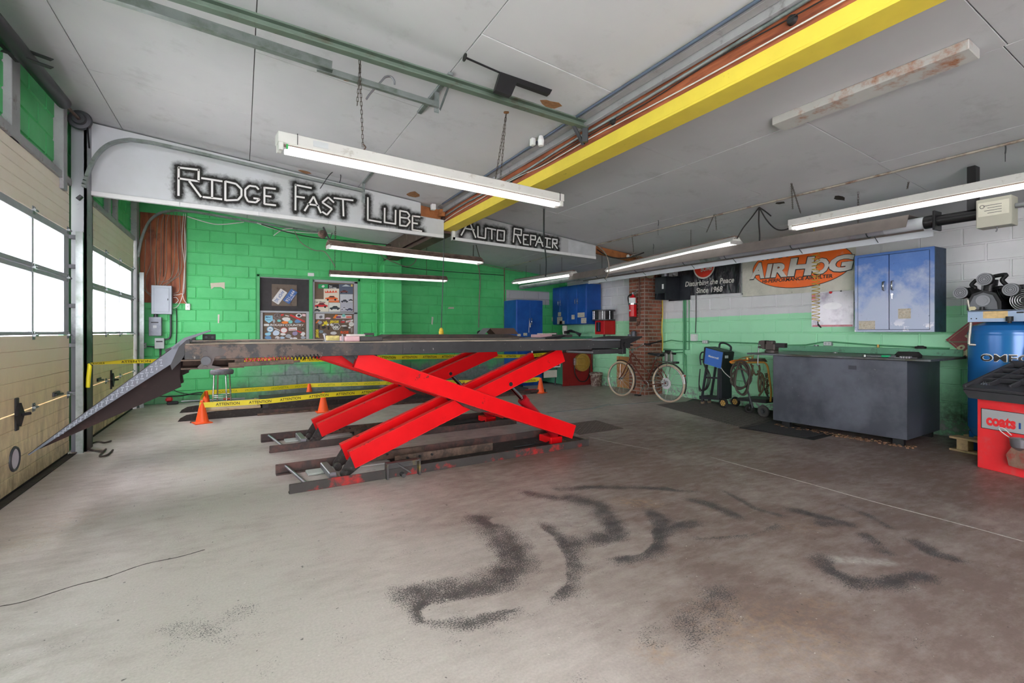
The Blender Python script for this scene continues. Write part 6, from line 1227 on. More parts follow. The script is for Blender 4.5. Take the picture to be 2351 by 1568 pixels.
t.col(c); t.set(.38, .15, .45); m_wbc = t.m
m_bside = pm('cabinet_side_dark', (46, 66, 92), .5, .1, .2, 8, (30, 38, 50), .6, 12)
T = thing('wall_cabinet', 'large worn blue two-door steel cabinet hung above the workbench', 'cabinet', (7.1, 2.9, 1.235))
MB().box(6.985, 2.49, 1.235, 7.29, 3.32, 2.225, .004).build('body', m_bside, T, True)
MB().box(6.972, 2.49, 1.235, 6.985, 2.53, 2.225).box(6.972, 3.285, 1.235, 6.985, 3.32, 2.225).box(6.972, 2.53, 1.235, 6.985, 3.285, 1.26).box(6.972, 2.53, 2.195, 6.985, 3.285, 2.225).build('front_rim', m_wbc, T, True)
for a, b, hy in ((2.94, 3.28, 2.985), (2.535, 2.932, 2.895)):
    d_ = MB().box(6.966, a, 1.265, 6.985, b, 2.19, .003).build('door', m_wbc, T, True); MB().tube([(6.966, hy, 1.75), (6.935, hy, 1.76), (6.935, hy, 1.85), (6.966, hy, 1.86)], .011, 8).build('handle', m_han, d_, True)
MB().cyl((6.966, 2.90, 1.695), (6.958, 2.90, 1.695), .014, n=12).box(6.955, 2.893, 1.64, 6.958, 2.907, 1.69).build('lock', m_han, T, True)
for x0, y0, x1, y1 in ((1972, 737, 2009, 756), (2062, 709, 2091, 731)): a, b = wx(x0, y0, 6.9645), wx(x1, y1, 6.9645); MB().box(6.9635, a.y, b.z, 6.9655, b.y, a.z).build('sticker', pm('old_label', (196, 188, 172), .6, 0, .25, 40, (160, 140, 110), .6, 50), T, True)
# ================================================================ RED DIAMOND SIGN, COMPRESSOR, BALANCER, PALLET
m_ds = pm('sign_red', (150, 62, 66), .5, 0, .12, 6, (120, 44, 48), .6, 5); m_cream = pm('sign_cream', (206, 196, 160), .6)
c_ = Vector((7.21, 2.03, 1.14)); T = thing('diamond_sign', 'faded red diamond-shaped sign with cream letters behind the blue tank', 'sign', (c_.x, c_.y, .7))
r_ = .44; MB().prism([(c_.y+r_, c_.z), (c_.y, c_.z+r_), (c_.y-r_, c_.z), (c_.y, c_.z-r_)], (7.21, 0, 0), Y3, Z3, (.012, 0, 0)).build('panel', m_ds, T, True)
for a, b in (((r_*.93, 0), (0, r_*.93)), ((r_*.93, 0), (0, -r_*.93)), ((0, r_*.93), (-r_*.93, 0)), ((0, -r_*.93), (-r_*.93, 0))): MB().bar((7.208, c_.y+a[0], c_.z+a[1]), (7.208, c_.y+b[0], c_.z+b[1]), .008, .003).build('border', m_cream, T, True)
MB().bar((7.207, c_.y+r_, c_.z-.02), (7.207, c_.y-r_, c_.z-.02), .02, .006).build('seam', m_pg, T, True)
dg_ = Vector((0, -.7071, .7071)); dp_ = Vector((0, .7071, .7071))
for s, px, py, h in (('R', 2233, 786, .10), ('P', 2212, 812, .09), ('T', 2232, 842, .17)):
    mb = MB(); text_on(mb, s, oX(px, py, 7.206), dg_, dp_, h=h, w=h*.8, off=.03); mb.build('lettering', m_cream, T, True)
CXc, CYc = 6.80, 1.80
T = thing('air_compressor', 'blue upright air compressor with black three-cylinder pump on top', 'air compressor', (CXc, CYc, 0), 0)
t = NT('compressor_blue'); t.col(L3((36, 108, 178))); t.set(.22, .1, .5); m_cblue = t.m
MB().lathe([(0, .1), (.20, .11), (.30, .17), (.33, .25), (.33, 1.22), (.325, 1.25), (.29, 1.30), (.20, 1.34), (0, 1.36)], (CXc, CYc, 0), Z3, 40).lathe([(.332, 1.2), (.333, 1.215), (.332, 1.23)], (CXc, CYc, 0), Z3, 40).build('tank', m_cblue, T, True)
for a_ in (.4, 2.5, 4.6): MB().box(-.02, .2, 0, .02, .32, .2).build('foot', m_cblue, T).matrix_local = Matrix.Rotation(a_, 4, 'Z')
uu = Vector((-.18, -.98, 0)).normalized()
_d = Vector((CS, -SN, 0)); pc = Vector((CXc, CYc, 0))
def cyl_pt(s, z):   # on the tank skin, s metres to the right of the line of sight
    f_ = Vector((-SN, -CS, 0)); base = -pc.normalized(); a0 = math.atan2(base.y, base.x); a_ = a0+s/.33; return Vector((CXc+.3325*math.cos(a_), CYc+.3325*math.sin(a_), z))
for off_, dd, m in ((.045, .0, m_white), (.02, .001, m_blk)):
    mb = MB(); text_on(mb, 'OMEGA', (0, 0, 0), X3, Z3, w=.474 if dd == 0 else .466, h=.074 if dd == 0 else .066, off=off_, fn=lambda a, b, dd=dd: (lambda p: p+(p-Vector((CXc, CYc, p.z))).normalized()*dd)(cyl_pt(-.24+a, .945+b))); mb.build('tank_lettering', m, T, True)
pz = 1.335; px_ = 6.50
MB().box(px_, 1.0, pz, px_+.008, 2.05, 1.45, .003).box(px_, 1.0, 1.44, px_+.45, 2.05, 1.45).build('pump_platform', pm('platform_blue', (156, 176, 204), .4, .1, .06), T, True)
MB().box(px_-.002, 1.75, 1.37, px_, 1.93, 1.44).build('warning_label', pm('label_orange', (216, 186, 132), .5, 0, .2, 30), T, True); MB().box(px_-.002, 1.64, 1.415, px_, 1.69, 1.43, .001).build('slot', m_blk, T, True)
for yy in (2.02, 1.98): MB().cyl((px_-.002, yy, 1.37), (px_+.002, yy, 1.37), .006, n=8).build('bolt', m_blk, T, True)
MB().cyl((px_-.03, 1.73, 1.34), (px_-.03, 1.73, 1.385), .028, n=14).cyl((px_-.03, 1.73, 1.32), (px_-.03, 1.73, 1.34), .015, n=10).build('tank_cap', m_blk, T, True)
m_pb2 = pm('pump_black', (34, 34, 36), .4, .3, .1); m_disc = pm('filter_grey', (132, 134, 140), .45)
pc0 = oX(2262, 690, px_+.06); D3 = Vector((-1, -.25, 0)).normalized()
cr = MB(); cr.prism([(pc0.y+.13, 1.455), (pc0.y+.13, 1.53), (pc0.y+.09, 1.62), (pc0.y, 1.655), (pc0.y-.09, 1.62), (pc0.y-.13, 1.53), (pc0.y-.13, 1.455)], (px_+.02, 0, 0), Y3, Z3, (.26, 0, 0)); cr.build('crankcase', m_pb2, T, True)
MB().prism([(pc0.y+.105, 1.46), (pc0.y+.10, 1.53), (pc0.y+.07, 1.60), (pc0.y, 1.63), (pc0.y-.07, 1.60), (pc0.y-.10, 1.53), (pc0.y-.105, 1.46)], (px_+.02, 0, 0), Y3, Z3, (-.012, 0, 0)).build('crank_cover', pm('cover_grey', (96, 98, 102), .4, .5), T, True)
MB().lathe([(.035, .022), (.055, .022), (.055, .012)], (px_+.02, pc0.y, 1.55), -X3, 22).cyl((px_+.008, pc0.y, 1.55), (px_-.006, pc0.y, 1.55), .036, n=20).build('bearing_cap', m_disc, T, True)
for (fx_, fy_), ang in (((2205, 672), 1), ((2260, 641), 0), ((2320, 665), -1)):
    c_ = oX(fx_, fy_, px_-.02); base = Vector((px_+.13, pc0.y+.06*ang, 1.60)); tip = Vector((px_+.13, c_.y-.02*ang, c_.z)); tip = base.lerp(tip, .8)
    if ang: tip = Vector((px_+.13, c_.y-.05*ang, c_.z-.005))
    dd = (tip-base); L_ = dd.length; dd.normalize(); fin = MB().cyl(base, tip, .042, n=14)
    for k in range(7): q = base+dd*(L_*(.15+.11*k)); fin.cyl(q, q+dd*.006, .06, n=16)
    fin.cyl(tip-dd*.02, tip+dd*.035, .062, n=16)
    fin.build('cylinder', m_pb2, T, True)
    fl_ = MB().cyl(c_+X3*.06, c_, .062, n=28).build('air_filter', m_pb2, T, True); MB().cyl(c_, c_-X3*.006, .060, n=28).build('filter_cover', m_disc, fl_, True)
    for r2 in (.045, .03, .016): MB().torus(c_-X3*.007, X3, r2, .0018, 24, 4).build('filter_ring', m_gald, fl_, True)
a, b, c2_ = oX(2260, 641, px_+.1), oX(2320, 665, px_+.1), oX(2205, 672, px_+.1)
MB().tube(spline([a+Vector((0, -.06, .02)), a+Vector((0, -.16, .03)), b+Vector((0, .06, .10)), b+Vector((0, .03, .05))], 6), .019, 8).tube(spline([c2_+Vector((0, -.06, .03)), c2_+Vector((0, -.12, .04)), a+Vector((0, .10, -.05)), a+Vector((0, .06, .0))], 6), .018, 8).build('intercooler_pipe', m_pb2, T, True)
gd = MB(); gd.box(px_+.30, 1.12, 1.46, px_+.40, 1.95, 1.71, .02); gd.build('belt_guard', pm('guard_black', (40, 40, 42), .5, .3, .2, 20), T, True)
gm = MB()
for k in range(22): gm.bar((px_+.296, 1.14+.036*k, 1.47), (px_+.296, 1.14+.036*k, 1.70), .006, .004)
for k in range(7): gm.bar((px_+.294, 1.13, 1.48+.035*k), (px_+.294, 1.94, 1.48+.035*k), .004, .006)
gm.build('guard_mesh', m_gald, T, True)['kind'] = 'stuff'
c_ = oX(2352, 689, px_+.02); MB().cyl(c_+X3*.12, c_, .10, n=26).build('motor', m_pb2, T, True)
for r2 in (.03, .048, .066, .084, .1): MB().torus(c_-X3*.003, X3, r2, .004, 28, 5).build('fan_guard_ring', m_han, T, True)
MB().tube(spline([oX(2222, 688, px_+.02), oX(2224, 700, px_+.02), oX(2228, 716, px_+.02)], 4), .011, 8).tube(spline([oX(2229, 740, px_+.02), oX(2227, 760, px_+.02), oX(2225, 780, px_+.02), oX(2225, 790, px_+.02)], 4), .013, 8).tube([oX(2225, 791, px_+.02), oX(2250, 792, px_+.06)], .012, 8).build('air_tube', pm('braided_tube', (176, 172, 162), .4, .5, .2, 40), T, True)
MB().cyl((px_-.02, pc0.y+.0, 1.455), (px_-.02, pc0.y, 1.485), .02, n=12).build('oil_plug', m_pb2, T, True); MB().prism([(-.03, 0), (-.018, .018), (.018, .018), (.03, 0), (.018, -.018), (-.018, -.018)], (px_+.006, pc0.y+.08, 1.475), Y3, Z3, (-.003, 0, 0)).build('badge', m_cream, T, True)

# wheel balancer (local x along its front towards the right, y inward)
BA = math.atan2(-.951, -.309); T = thing('wheel_balancer', 'red wheel balancer with black weight tray and display at the right edge', 'wheel balancer', (5.87, 1.785, 0), BA)
m_bred = pm('balancer_red', (236, 52, 58), .4, 0, .08, 5, (222, 84, 84), .6, 6); m_tray = pm('tray_black', (58, 58, 62), .55, 0, .12, 9)
MB().box(0, 0, .0, .95, .46, .64, .006).build('cabinet', m_bred, T)
MB().box(.04, -.003, .37, .95, .0, .54).build('name_plate', pm('plate_silver', (186, 190, 194), .4, .3, .05), T)
mb = MB(); mb.box(.035, -.0035, .365, .95, -.003, .37); mb.box(.035, -.0035, .54, .95, -.003, .545); mb.box(.035, -.0035, .365, .04, -.003, .545); mb.build('plate_border', m_blk, T)
mb = MB(); text_on(mb, 'coats', (.075, -.0045, .405), X3, Z3, w=.22, h=.085, off=.05); mb.build('lettering', m_bred, T)
mb = MB(); text_on(mb, '1100', (.315, -.0045, .412), X3, Z3, w=.16, h=.05, off=.04); mb.build('model_figures', pm('figure_blue', (40, 80, 150), .5), T)
tl = math.atan2(.21, .60); M_ = Matrix.Translation((0, -.06, .70)) @ Matrix.Rotation(tl, 4, 'X')
tr = MB(); tr.box(-.07, 0, -.02, 1.0, .64, .0, 0, M_); tr.box(-.07, 0, 0, 1.0, .09, .03, .006, M_); tr.box(-.07, .6, 0, 1.0, .64, .06, .006, M_); tr.box(-.07, 0, 0, -.04, .64, .05, .006, M_)
for yy in (.21, .33, .46): tr.box(-.05, yy, 0, 1.0, yy+.018, .045, .005, M_)
for k in range(6): tr.box(.07+.16*k, .09, 0, .088+.16*k, .62, .045, .005, M_)
tr.prism([(-.07, .70), (1.0, .70), (.99, .63), (-.02, .63)], (0, -.065, 0), X3, Z3, (0, .06, .0)); tr.build('weight_tray', m_tray, T)
for k in range(14): MB().bar(M_ @ Vector((rnd.uniform(-.02, .06), rnd.uniform(.10, .2), .012)), M_ @ Vector((rnd.uniform(-.02, .06), rnd.uniform(.10, .2), .014)), .012, .006).build('wheel_weight', m_han, T)
MB().lathe([(0, 0), (.045, 0), (.045, .02), (.025, .03), (.025, .06), (0, .06)], M_ @ Vector((.22, .52, .0)), Z3, 18).build('cone_adaptor', m_gald, T)
D_ = MB(); D_.prism([(0, 0), (.02, .20), (.04, .225), (.7, .25), (.7, 0)], (.10, .52, .86), X3, Z3, (0, .09, .03)); D_.build('display_housing', m_dkg, T); MB().prism([(.04, .035), (.052, .18), (.7, .20), (.7, .035)], (.10, .517, .862), X3, Z3, (0, .004, 0)).build('display_face', pm('display_panel', (176, 178, 186), .3, 0, .05), T)
for k in range(4): MB().box(.16, .512, .905+.034*k, .20, .516, .925+.034*k, .003).build('key', pm('key_cream', (206, 200, 180), .5), T)
MB().box(.155, .513, 1.045, .8, .516, 1.052).build('red_line', m_bred, T); MB().prism([(0, 0), (0, .03), (.03, .06), (.12, .06), (.15, .03), (.15, 0)], (.24, .514, .955), X3, Z3, (0, -.002, 0)).build('wheel_diagram', m_blk, T); MB().box(.25, .512, .90, .42, .516, .935).build('digit_window', m_dkg, T)
hp = MB(); hp.prism([(0, .0), (.13, -.01), (.15, .10), (.10, .17), (.02, .16), (-.02, .09)], (.30, -.09, .10), X3, Z3, (0, .085, 0)); hp.build('weight_holder', pm('holder_worn', (150, 118, 104), .5, .3, .3, 14, (176, 60, 50), .55, 9), T)
MB().lathe([(.02, 0), (.06, .03), (.07, .10), (.055, .10), (.01, .02)], (.37, -.07, .24), Z3, 16).build('cup', m_steel, T); MB().tube(spline([(.38, -.09, .30), (.30, -.07, .33), (.22, -.05, .37), (.20, -.04, .395), (.23, -.04, .40), (.30, -.06, .355)], 6), .004, 5).build('wire_loop', m_white, T)
T = thing('pallet', 'wooden pallet on the floor under the wheel balancer corner', 'pallet', (6.9, 1.95, 0), 0)
m_pal = pm('pallet_wood', (186, 160, 122), .8, 0, .2, 8, (140, 118, 94), .6, 8)
pr = -.30; MP = Matrix.Translation((6.47, 2.17, 0)) @ Matrix.Rotation(math.radians(-12), 4, 'Z')
for k in range(4): MB().box(.22*k, -.75, .125, .22*k+.14, .02, .148, .003, MP).build('deck_board', m_pal, T, True)
for k in range(2): MB().box(.33*k*1.9, -.75, 0, .33*k*1.9+.10, .02, .02, .003, MP).build('bottom_board', m_pal, T, True)
for a in (0, .62):
    for b in (-.14, -.7): MB().box(a+.01, b, .02, a+.10, b+.10, .125, .003, MP).build('block_foot', m_pal, T, True)
# ================================================================ OVERHEAD: door tracks, rails, fixtures, heater
m_trk = pm('track_galv', (138, 146, 144), .4, .55, .12, 8, (112, 122, 114), .55, 5); m_trkg = pm('rail_greenish', (108, 124, 112), .45, .4, .12, 7, (92, 88, 74), .62, 5)
def cpath(mb, pts, w_, h_, up=(0, 1, 0)):
    P = [Vector(p) for p in pts]
    for a, b in zip(P, P[1:]):
        d = (b-a).normalized(); mb.bar(a-d*.004, b+d*.004, .004, w_, 0, up); n = d.cross(Vector(up)).normalized()
        for s_ in (1, -1): mb.bar(a-d*.004+Vector(up)*(w_/2*s_)+n*h_/2, b+d*.004+Vector(up)*(w_/2*s_)+n*h_/2, h_, .004, 0, up)
    return mb
yt = 6.43
pts = [(-1.44, yt, .0), (-1.44, yt, 2.25)]+[oY(*p, yt) for p in ((196, 430), (206, 398), (222, 364), (243, 341), (268, 329), (300, 324), (345, 330), (450, 353), (640, 397), (833, 441))]
T = thing('door_track', 'curved galvanised track of the near door running above RIDGE FAST LUBE', 'door track', (-1.44, yt, 0))
cpath(MB(), pts[:2], .055, .03, (1, 0, 0)).build('vertical_track', m_trk, T, True); cpath(MB(), spline(pts[2:8], 4)+pts[8:], .05, .028).build('curved_track', m_trk, T, True)
for z in (.25, .61, 1.1, 1.5, 1.9, 2.2): MB().box(XL-.03, yt+.02, z-.02, -1.42, yt+.06, z+.02, .003).build('track_bracket', m_gald, T, True)
MB().bar(oY(178, 458, yt-.02), oY(188, 450, yt-.02), .05, .03, .003).build('splice', m_gald, T, True)
e = pts[-1]; mb = MB(); mb.bar((e.x+.01, yt, e.z-.14), (e.x+.01, yt, ceil_z(e.x)-.02), .035, .004, 0, (0, 1, 0))
for k in range(7): mb.cyl((e.x+.012, yt-.003, e.z-.12+.05*k), (e.x+.012, yt+.003, e.z-.12+.05*k), .006, n=6)
mb.bar((e.x+.01, yt, ceil_z(e.x)-.02), (e.x+.02, yt-.9, ceil_z(e.x)-.012), .035, .008, .002); mb.build('perforated_hanger', m_gal, T, True)
MB().tube(spline([oY(735, 513-80, yt-.06), oY(758, 400, yt-.05), oY(772, 394, yt-.04), oY(782, 402, yt-.03), oY(780, 420, yt-.03)], 6), .005, 5).build('loose_wire', m_gald, T, True)
y2 = 9.80
pts = [(-1.42, y2, 0), (-1.42, y2, 2.2)]+[oY(*p, y2) for p in ((320, 590), (327, 552), (338, 522), (353, 501), (375, 489), (405, 485), (450, 489), (560, 508), (660, 524), (742, 537))]
T = thing('door_track', 'curved galvanised track of the far door running under the sign board', 'door track', (-1.42, y2, 0))
cpath(MB(), pts[:2], .055, .03, (1, 0, 0)).build('vertical_track', m_trk, T, True); cpath(MB(), spline(pts[2:8], 4)+pts[8:], .055, .03).build('curved_track', m_trk, T, True)
for z in (.3, .7, 1.2, 1.75, 2.15): MB().box(XL-.03, y2+.02, z-.02, -1.40, y2+.06, z+.02, .003).build('track_bracket', m_gald, T, True)
e = pts[-1]; MB().bar((e.x-.1, y2, e.z+.02), (e.x-.1, y2, ceil_z(e.x)-.01), .03, .03, .003).build('hanger', m_gal, T, True)
# horizontal track of the near door, near side (in two lengths) and the long greenish rail
T = thing('ceiling_rail', 'shorter grey overhead door rail ending at a perforated hanger left of the middle', 'rail', (-.7, 3.69, 3.2))
za = lambda x: 3.063+(1.37-x)*.074
xj = oY(762, 150, 3.69).x
mb = MB(); mb.bar((-1.45, 3.69, za(-1.45)+.03), (xj, 3.69, za(xj)+.03), .006, .085, 0, (0, 0, 1)); mb.bar((-1.45, 3.665, za(-1.45)-.012), (xj, 3.665, za(xj)-.012), .05, .006); mb.build('angle_iron', m_trk, T, True)
mb = MB(); mb.bar((xj-.1, 3.695, za(xj)), (1.38, 3.695, za(1.38)), .006, .055); mb.bar((xj-.1, 3.68, za(xj)-.026), (1.38, 3.68, za(1.38)-.026), .03, .005); mb.build('track_end', m_trk, T, True)
mb = MB(); mb.bar((1.375, 3.40, ceil_z(1.375)-.012), (1.375, 4.15, ceil_z(1.375)-.012), .04, .02, .002); mb.bar((1.37, 3.70, za(1.37)-.06), (1.375, 3.70, ceil_z(1.375)-.02), .04, .004, 0, (0, 1, 0)); mb.bar((1.40, 3.70, za(1.4)-.03), (1.42, 3.56, ceil_z(1.42)-.02), .035, .004, 0, (1, 0, 0))
for k in range(14): mb.cyl((1.375, 3.43+.05*k, ceil_z(1.375)-.024), (1.375, 3.43+.05*k, ceil_z(1.375)-.021), .008, n=6)
mb.build('perforated_hanger', m_gal, T, True)
MB().tube(spline([oY(841, 228, 3.7), oY(850, 215, 3.7), oY(877, 185, 3.7), oY(885, 177, 3.7), oY(897, 176, 3.7), oY(905, 186, 3.7), oY(906, 194, 3.7)], 5), .008, 6).build('bent_strap', m_steel, T, True)
T = thing('ceiling_rail', 'long greenish overhead rail running from the front up to the yellow beam', 'rail', (-.25, 3.31, 3.13))
zb_ = lambda x: 3.015+(2.6-x)*.045
mb = MB(); mb.bar((-1.45, 3.31, zb_(-1.45)+.02), (2.585, 3.31, zb_(2.585)+.02), .05, .012, .002); mb.bar((-1.45, 3.33, zb_(-1.45)-.01), (2.585, 3.33, zb_(2.585)-.01), .012, .06, .002); mb.bar((-1.45, 3.305, zb_(-1.45)-.035), (2.585, 3.305, zb_(2.585)-.035), .055, .010, .002); mb.build('rail', m_trkg, T, True)
MB().bar((2.57, 3.31, zb_(2.57)-.02), (2.56, 3.30, zb_(2.57)-.16), .05, .03, .003).bar((2.45, 3.33, 3.0), (2.59, 3.36, 2.86), .03, .02, .002).build('end_bracket', m_gald, T, True)
a, b, c_ = oY(1150, 162, 3.08), oY(1265, 205, 3.08), oY(1068, 132, 3.08)
T = thing('spring_bumper', 'black spring bumper with long rod and disc on the greenish rail', 'bumper', a)
P = [oY(*p, 3.08) for p in ((1150, 165), (1268, 206), (1262, 217), (1187, 190), (1174, 220), (1137, 207))]; MB().prism([(p.x, p.z) for p in P], (0, 3.08, 0), X3, Z3, (0, .04, 0)).build('bumper_body', m_pb2, T, True); MB().cyl(oY(1150, 168, 3.10), c_, .007, n=8).build('rod', m_pb2, T, True); d_ = (c_-oY(1150, 168, 3.10)).normalized(); MB().cyl(c_, c_+d_*.006, .028, n=18).build('stop_disc', m_pb2, T, True)
# torsion tube, drum and bracket over the near door
T = thing('torsion_shaft', 'black torsion spring shaft with cable drum above the near door', 'spring shaft', (-1.40, 4.6, 3.25))
P1_, P2_ = oX(0, 62, -1.38), oX(146, 236, -1.40); dv = (P2_-P1_); MB().cyl(P1_-dv*.6, P2_, .055, n=18).build('spring_tube', m_pb2, T, True); dc = oX(183, 275, -1.42); MB().cyl(P2_, dc, .014, n=8).build('shaft', m_rustb, T, True)
MB().lathe([(.02, 0), (.05, .0), (.06, .03), (.09, .035), (.10, .06), (.085, .075), (.085, .09), (.03, .10)], dc-Vector((0, .05, 0)), Y3, 26).build('cable_drum', m_gald, T, True); MB().tube([dc+Vector((.06, 0, -.06)), oY(205, 340, 6.3)], .008, 6).build('cable_end', m_blk, T, True)
bp_ = oX(45, 118, -1.40); mb = MB()
for dz in (0, -.06): mb.bar(bp_+Vector((-.06, -.1, dz)), bp_+Vector((.16, .06, dz+.01)), .05, .006)
mb.bar(bp_+Vector((-.05, -.25, -.03)), bp_+Vector((-.03, .12, -.03)), .06, .006); mb.build('bearing_bracket', m_blk, T, True)
# ---- strip lights
def tube_mat(name, p):
    t = NT(name); t.col(L3((236, 238, 236))); t.set(.3, 0, .4); t.b.inputs['Emission Color'].default_value = (1, .985, .955, 1); t.b.inputs['Emission Strength'].default_value = p; return t.m
m_tube = tube_mat('tube_glass', TUBE_POWER); m_tubeold = tube_mat('tube_glass_aged', TUBE_POWER*.8)
m_fix = pm('fixture_white', (196, 196, 192), .5, 0, .07, 6, (150, 144, 134), .66, 12); m_fixd = pm('fixture_dusty', (126, 108, 96), .75, 0, .2, 9, (90, 74, 66), .55, 8); m_chain = pm('lamp_chain', (88, 80, 72), .5, .5, .15)
def chain(T, p0, p1, name='chain'):
    p0 = Vector(p0); p1 = Vector(p1); d = p1-p0; n = max(3, int(d.length/.028)); mb = MB(); u, v = mb.frame(d)
    for k in range(n):
        c_ = p0+d*((k+.5)/n); ax = u if k % 2 else v; e = d.normalized()*.017; w_ = (v if k % 2 else u)*.006
        mb.tube([c_-e+w_, c_+e+w_, c_+e-w_, c_-e-w_], .0022, 4, True)
    return mb.build(name, m_chain, T, True)
def lamp(label, p0, p1, kind, chains=(), tubes=2, side=None):
    """p0, p1: ends of the lamp at the middle of its housing"""
    p0 = Vector(p0); p1 = Vector(p1); d = (p1-p0).normalized(); s = d.cross(Z3).normalized(); up = s.cross(d); T = thing('strip_light', label, 'strip light', (p0+p1)/2, 0, 'fluorescent strip lights')
    def bar(a0, a1, ds, du, w_, h_, nm, m, b=.003): return MB().bar(p0.lerp(p1, a0)+s*ds+up*du, p0.lerp(p1, a1)+s*ds+up*du, w_, h_, b, up).build(nm, m, T, True)
    if kind == 'batten':
        bar(0, 1, 0, .035, .11, .07, 'housing', m_fix); bar(.01, .99, 0, -.002, .04, .012, 'centre_strip', m_fixd)  # brownish strip along the housing between the tubes
        for k, ds in enumerate((-.035, .035)):
            MB().cyl(p0.lerp(p1, .022)+s*ds-up*.032, p0.lerp(p1, .978)+s*ds-up*.032, .019, n=12).build('tube', m_tube, T, True)
            for a in (.008, .992): MB().bar(p0.lerp(p1, a-.006)+s*ds-up*.022, p0.lerp(p1, a+.006)+s*ds-up*.022, .03, .055, .004, up).build('lamp_holder', m_fix, T, True)
    else:
        mb = MB(); A = [(-.13, -.02), (-.05, .05), (.05, .05), (.13, -.02), (.12, -.02), (.045, .04), (-.045, .04), (-.12, -.02)]
        mb.prism(A, p0, s, up, p1-p0); mb.build('reflector', m_fixd if kind == 'dusty' else m_fix, T, True); bar(0, 1, 0, .055, .06, .03, 'ballast_cover', m_fixd)
        for ds in ((-.07, .07) if tubes == 2 else (-.07, .0, .07)): MB().cyl(p0.lerp(p1, .012)+s*ds-up*.02, p0.lerp(p1, .988)+s*ds-up*.02, .019, n=12).build('tube', m_tubeold if kind == 'dusty' else m_tube, T, True)
        for a in (0.006, .994): MB().bar(p0.lerp(p1, a)-s*.11+up*-.02, p0.lerp(p1, a)+s*.11+up*-.02, .012, .05, .003).build('lamp_holder', m_fix, T, True)
    for q, r in chains: chain(T, q, r)
    return T
l1a, l1b = (.205, 3.62, 2.505), (2.725, 3.90, 2.50)
f1 = lambda a: Vector(l1a).lerp(Vector(l1b), a)
T = lamp('large white two-tube strip light hung on chains in front of the sign', l1a, l1b, 'batten')
c1, c2 = oC(825, 128, .01), oC(1162, 262, .01); h1 = f1((c1.x+.04-.205)/2.52)+Z3*.11; h2 = f1((c2.x-.0-.205)/2.52)+Z3*.08
chain(T, c1, h1); chain(T, c1+Vector((.01, .01, -.03)), c1.lerp(h1, .55)+Vector((-.03, 0, 0))); chain(T, c2, h2+Vector((.02, 0, 0))); chain(T, c2, h2+Vector((-.03, 0, 0)))
MB().tube(spline([h1+Z3*.02, h1+Vector((.02, 0, 0)), h1-Z3*.03], 4), .005, 5).build('hook', m_rustb, T, True)
for a in (.05, .98): mb = MB(); p = f1(a); mb.bar(p+Vector((0, -.06, .0)), p+Vector((0, -.06, .072)), .006, .004).bar(p+Vector((0, -.06, .073)), p+Vector((0, .06, .073)), .006, .004); mb.build('strap', m_blk, T, True)
MB().box(f1(.022).x, f1(.022).y-.06, f1(.022).z-.04, f1(.022).x+.012, f1(.022).y-.045, f1(.022).z-.01).build('green_tag', pm('green_tag', (40, 160, 80)), T, True)
p = f1(.09); mb = MB(); mb.bar(p+Vector((0, -.058, .035)), p+Vector((.10, -.048, .035)), .002, .04, 0); mb.build('rating_label', m_pale, T, True)
T = lamp('upper dusty strip light in front of the green back wall, above the window', (1.017, 6.95, 2.415), (3.44, 7.22, 2.395), 'dusty', [((1.12, 6.95, 3.15), (1.12, 6.95, 2.47)), (oC(1087, 563, .01), (3.30, 7.2, 2.45)), (oC(1093, 562, .01), (3.42, 7.2, 2.44))])
T = lamp('lower dirty strip light against the green back wall beside the window', (1.40, 9.38, 2.30), (3.62, 9.20, 2.29), 'dusty', [((1.5, 9.38, 3.1), (1.5, 9.38, 2.36)), ((3.2, 9.2, 2.95), (3.2, 9.2, 2.35))])
XF = 5.62
T = lamp('farthest double strip light in the row over the heater pipe, near the back corner', oX(1184, 648, XF), oX(1318, 628, XF), 'clean', [((XF, 8.0, ceil_z(XF)-.01), (XF, 8.0, 2.44)), ((XF, 9.4, ceil_z(XF)-.01), (XF, 9.4, 2.44))])
T = lamp('middle double strip light in the row over the heater pipe, hung on chains', oX(1400, 620, XF), oX(1692, 553, XF), 'clean', [(oC(1640, 492, .01), oX(1622, 545, XF)+Z3*.07), (oC(1642, 492, .01), oX(1645, 540, XF)+Z3*.07), (oC(1451, 540, .01), oX(1455, 590, XF)+Z3*.07)])
T = lamp('nearest long white strip light over the heater pipe at the right edge', oX(1815, 520, XF-.0), oX(2420, 405, XF), 'batten', [(oC(1817, 421, .01), oX(1838, 505, XF)+Z3*.08), (oC(1817, 421, .01), oX(1820, 480, XF)), (oC(2086, 418, .01), oX(2083, 452, XF)+Z3*.08)])
solo('wood_strip', slope(MB().box(3.70, 1.16, -.062, 3.86, 2.36, -.002, .004)), pm('chipped_white_wood', (188, 188, 184), .6, 0, .08, 6, (160, 102, 64), .60, 5), 'chipped white timber batten screwed to the right half of the ceiling', 'batten')
# ---- radiant tube heater along the right
m_hpipe = pm('heater_pipe', (156, 156, 164), .4, .2, .15, 4, (128, 84, 64), .64, 2.2); m_hrefl = pm('heater_reflector', (184, 188, 194), .45, .1, .06, 5); m_hdark = pm('heater_inside', (118, 110, 106), .5, .1, .2, 5)
XH, ZH = 5.74, 2.285
T = thing('tube_heater', 'long radiant tube heater with metal reflector hung along the right wall', 'heater', (XH, 5.5, ZH))
MB().cyl((XH, 9.85, ZH), (XH, 7.6, ZH), .048, n=18).build('flue_pipe', m_gal, T, True); MB().cyl((XH, 7.6, ZH), (XH, 2.18, ZH), .055, n=18).build('radiant_tube', m_hpipe, T, True)
for yy in (7.6, 4.66): MB().cyl((XH, yy+.05, ZH), (XH, yy-.28, ZH), .058, n=18).build('coupling', m_gal, T, True)
MB().cyl((XH, 2.45, ZH), (XH, 2.1, ZH), .057, n=18).build('coupling', m_hrefl, T, True)
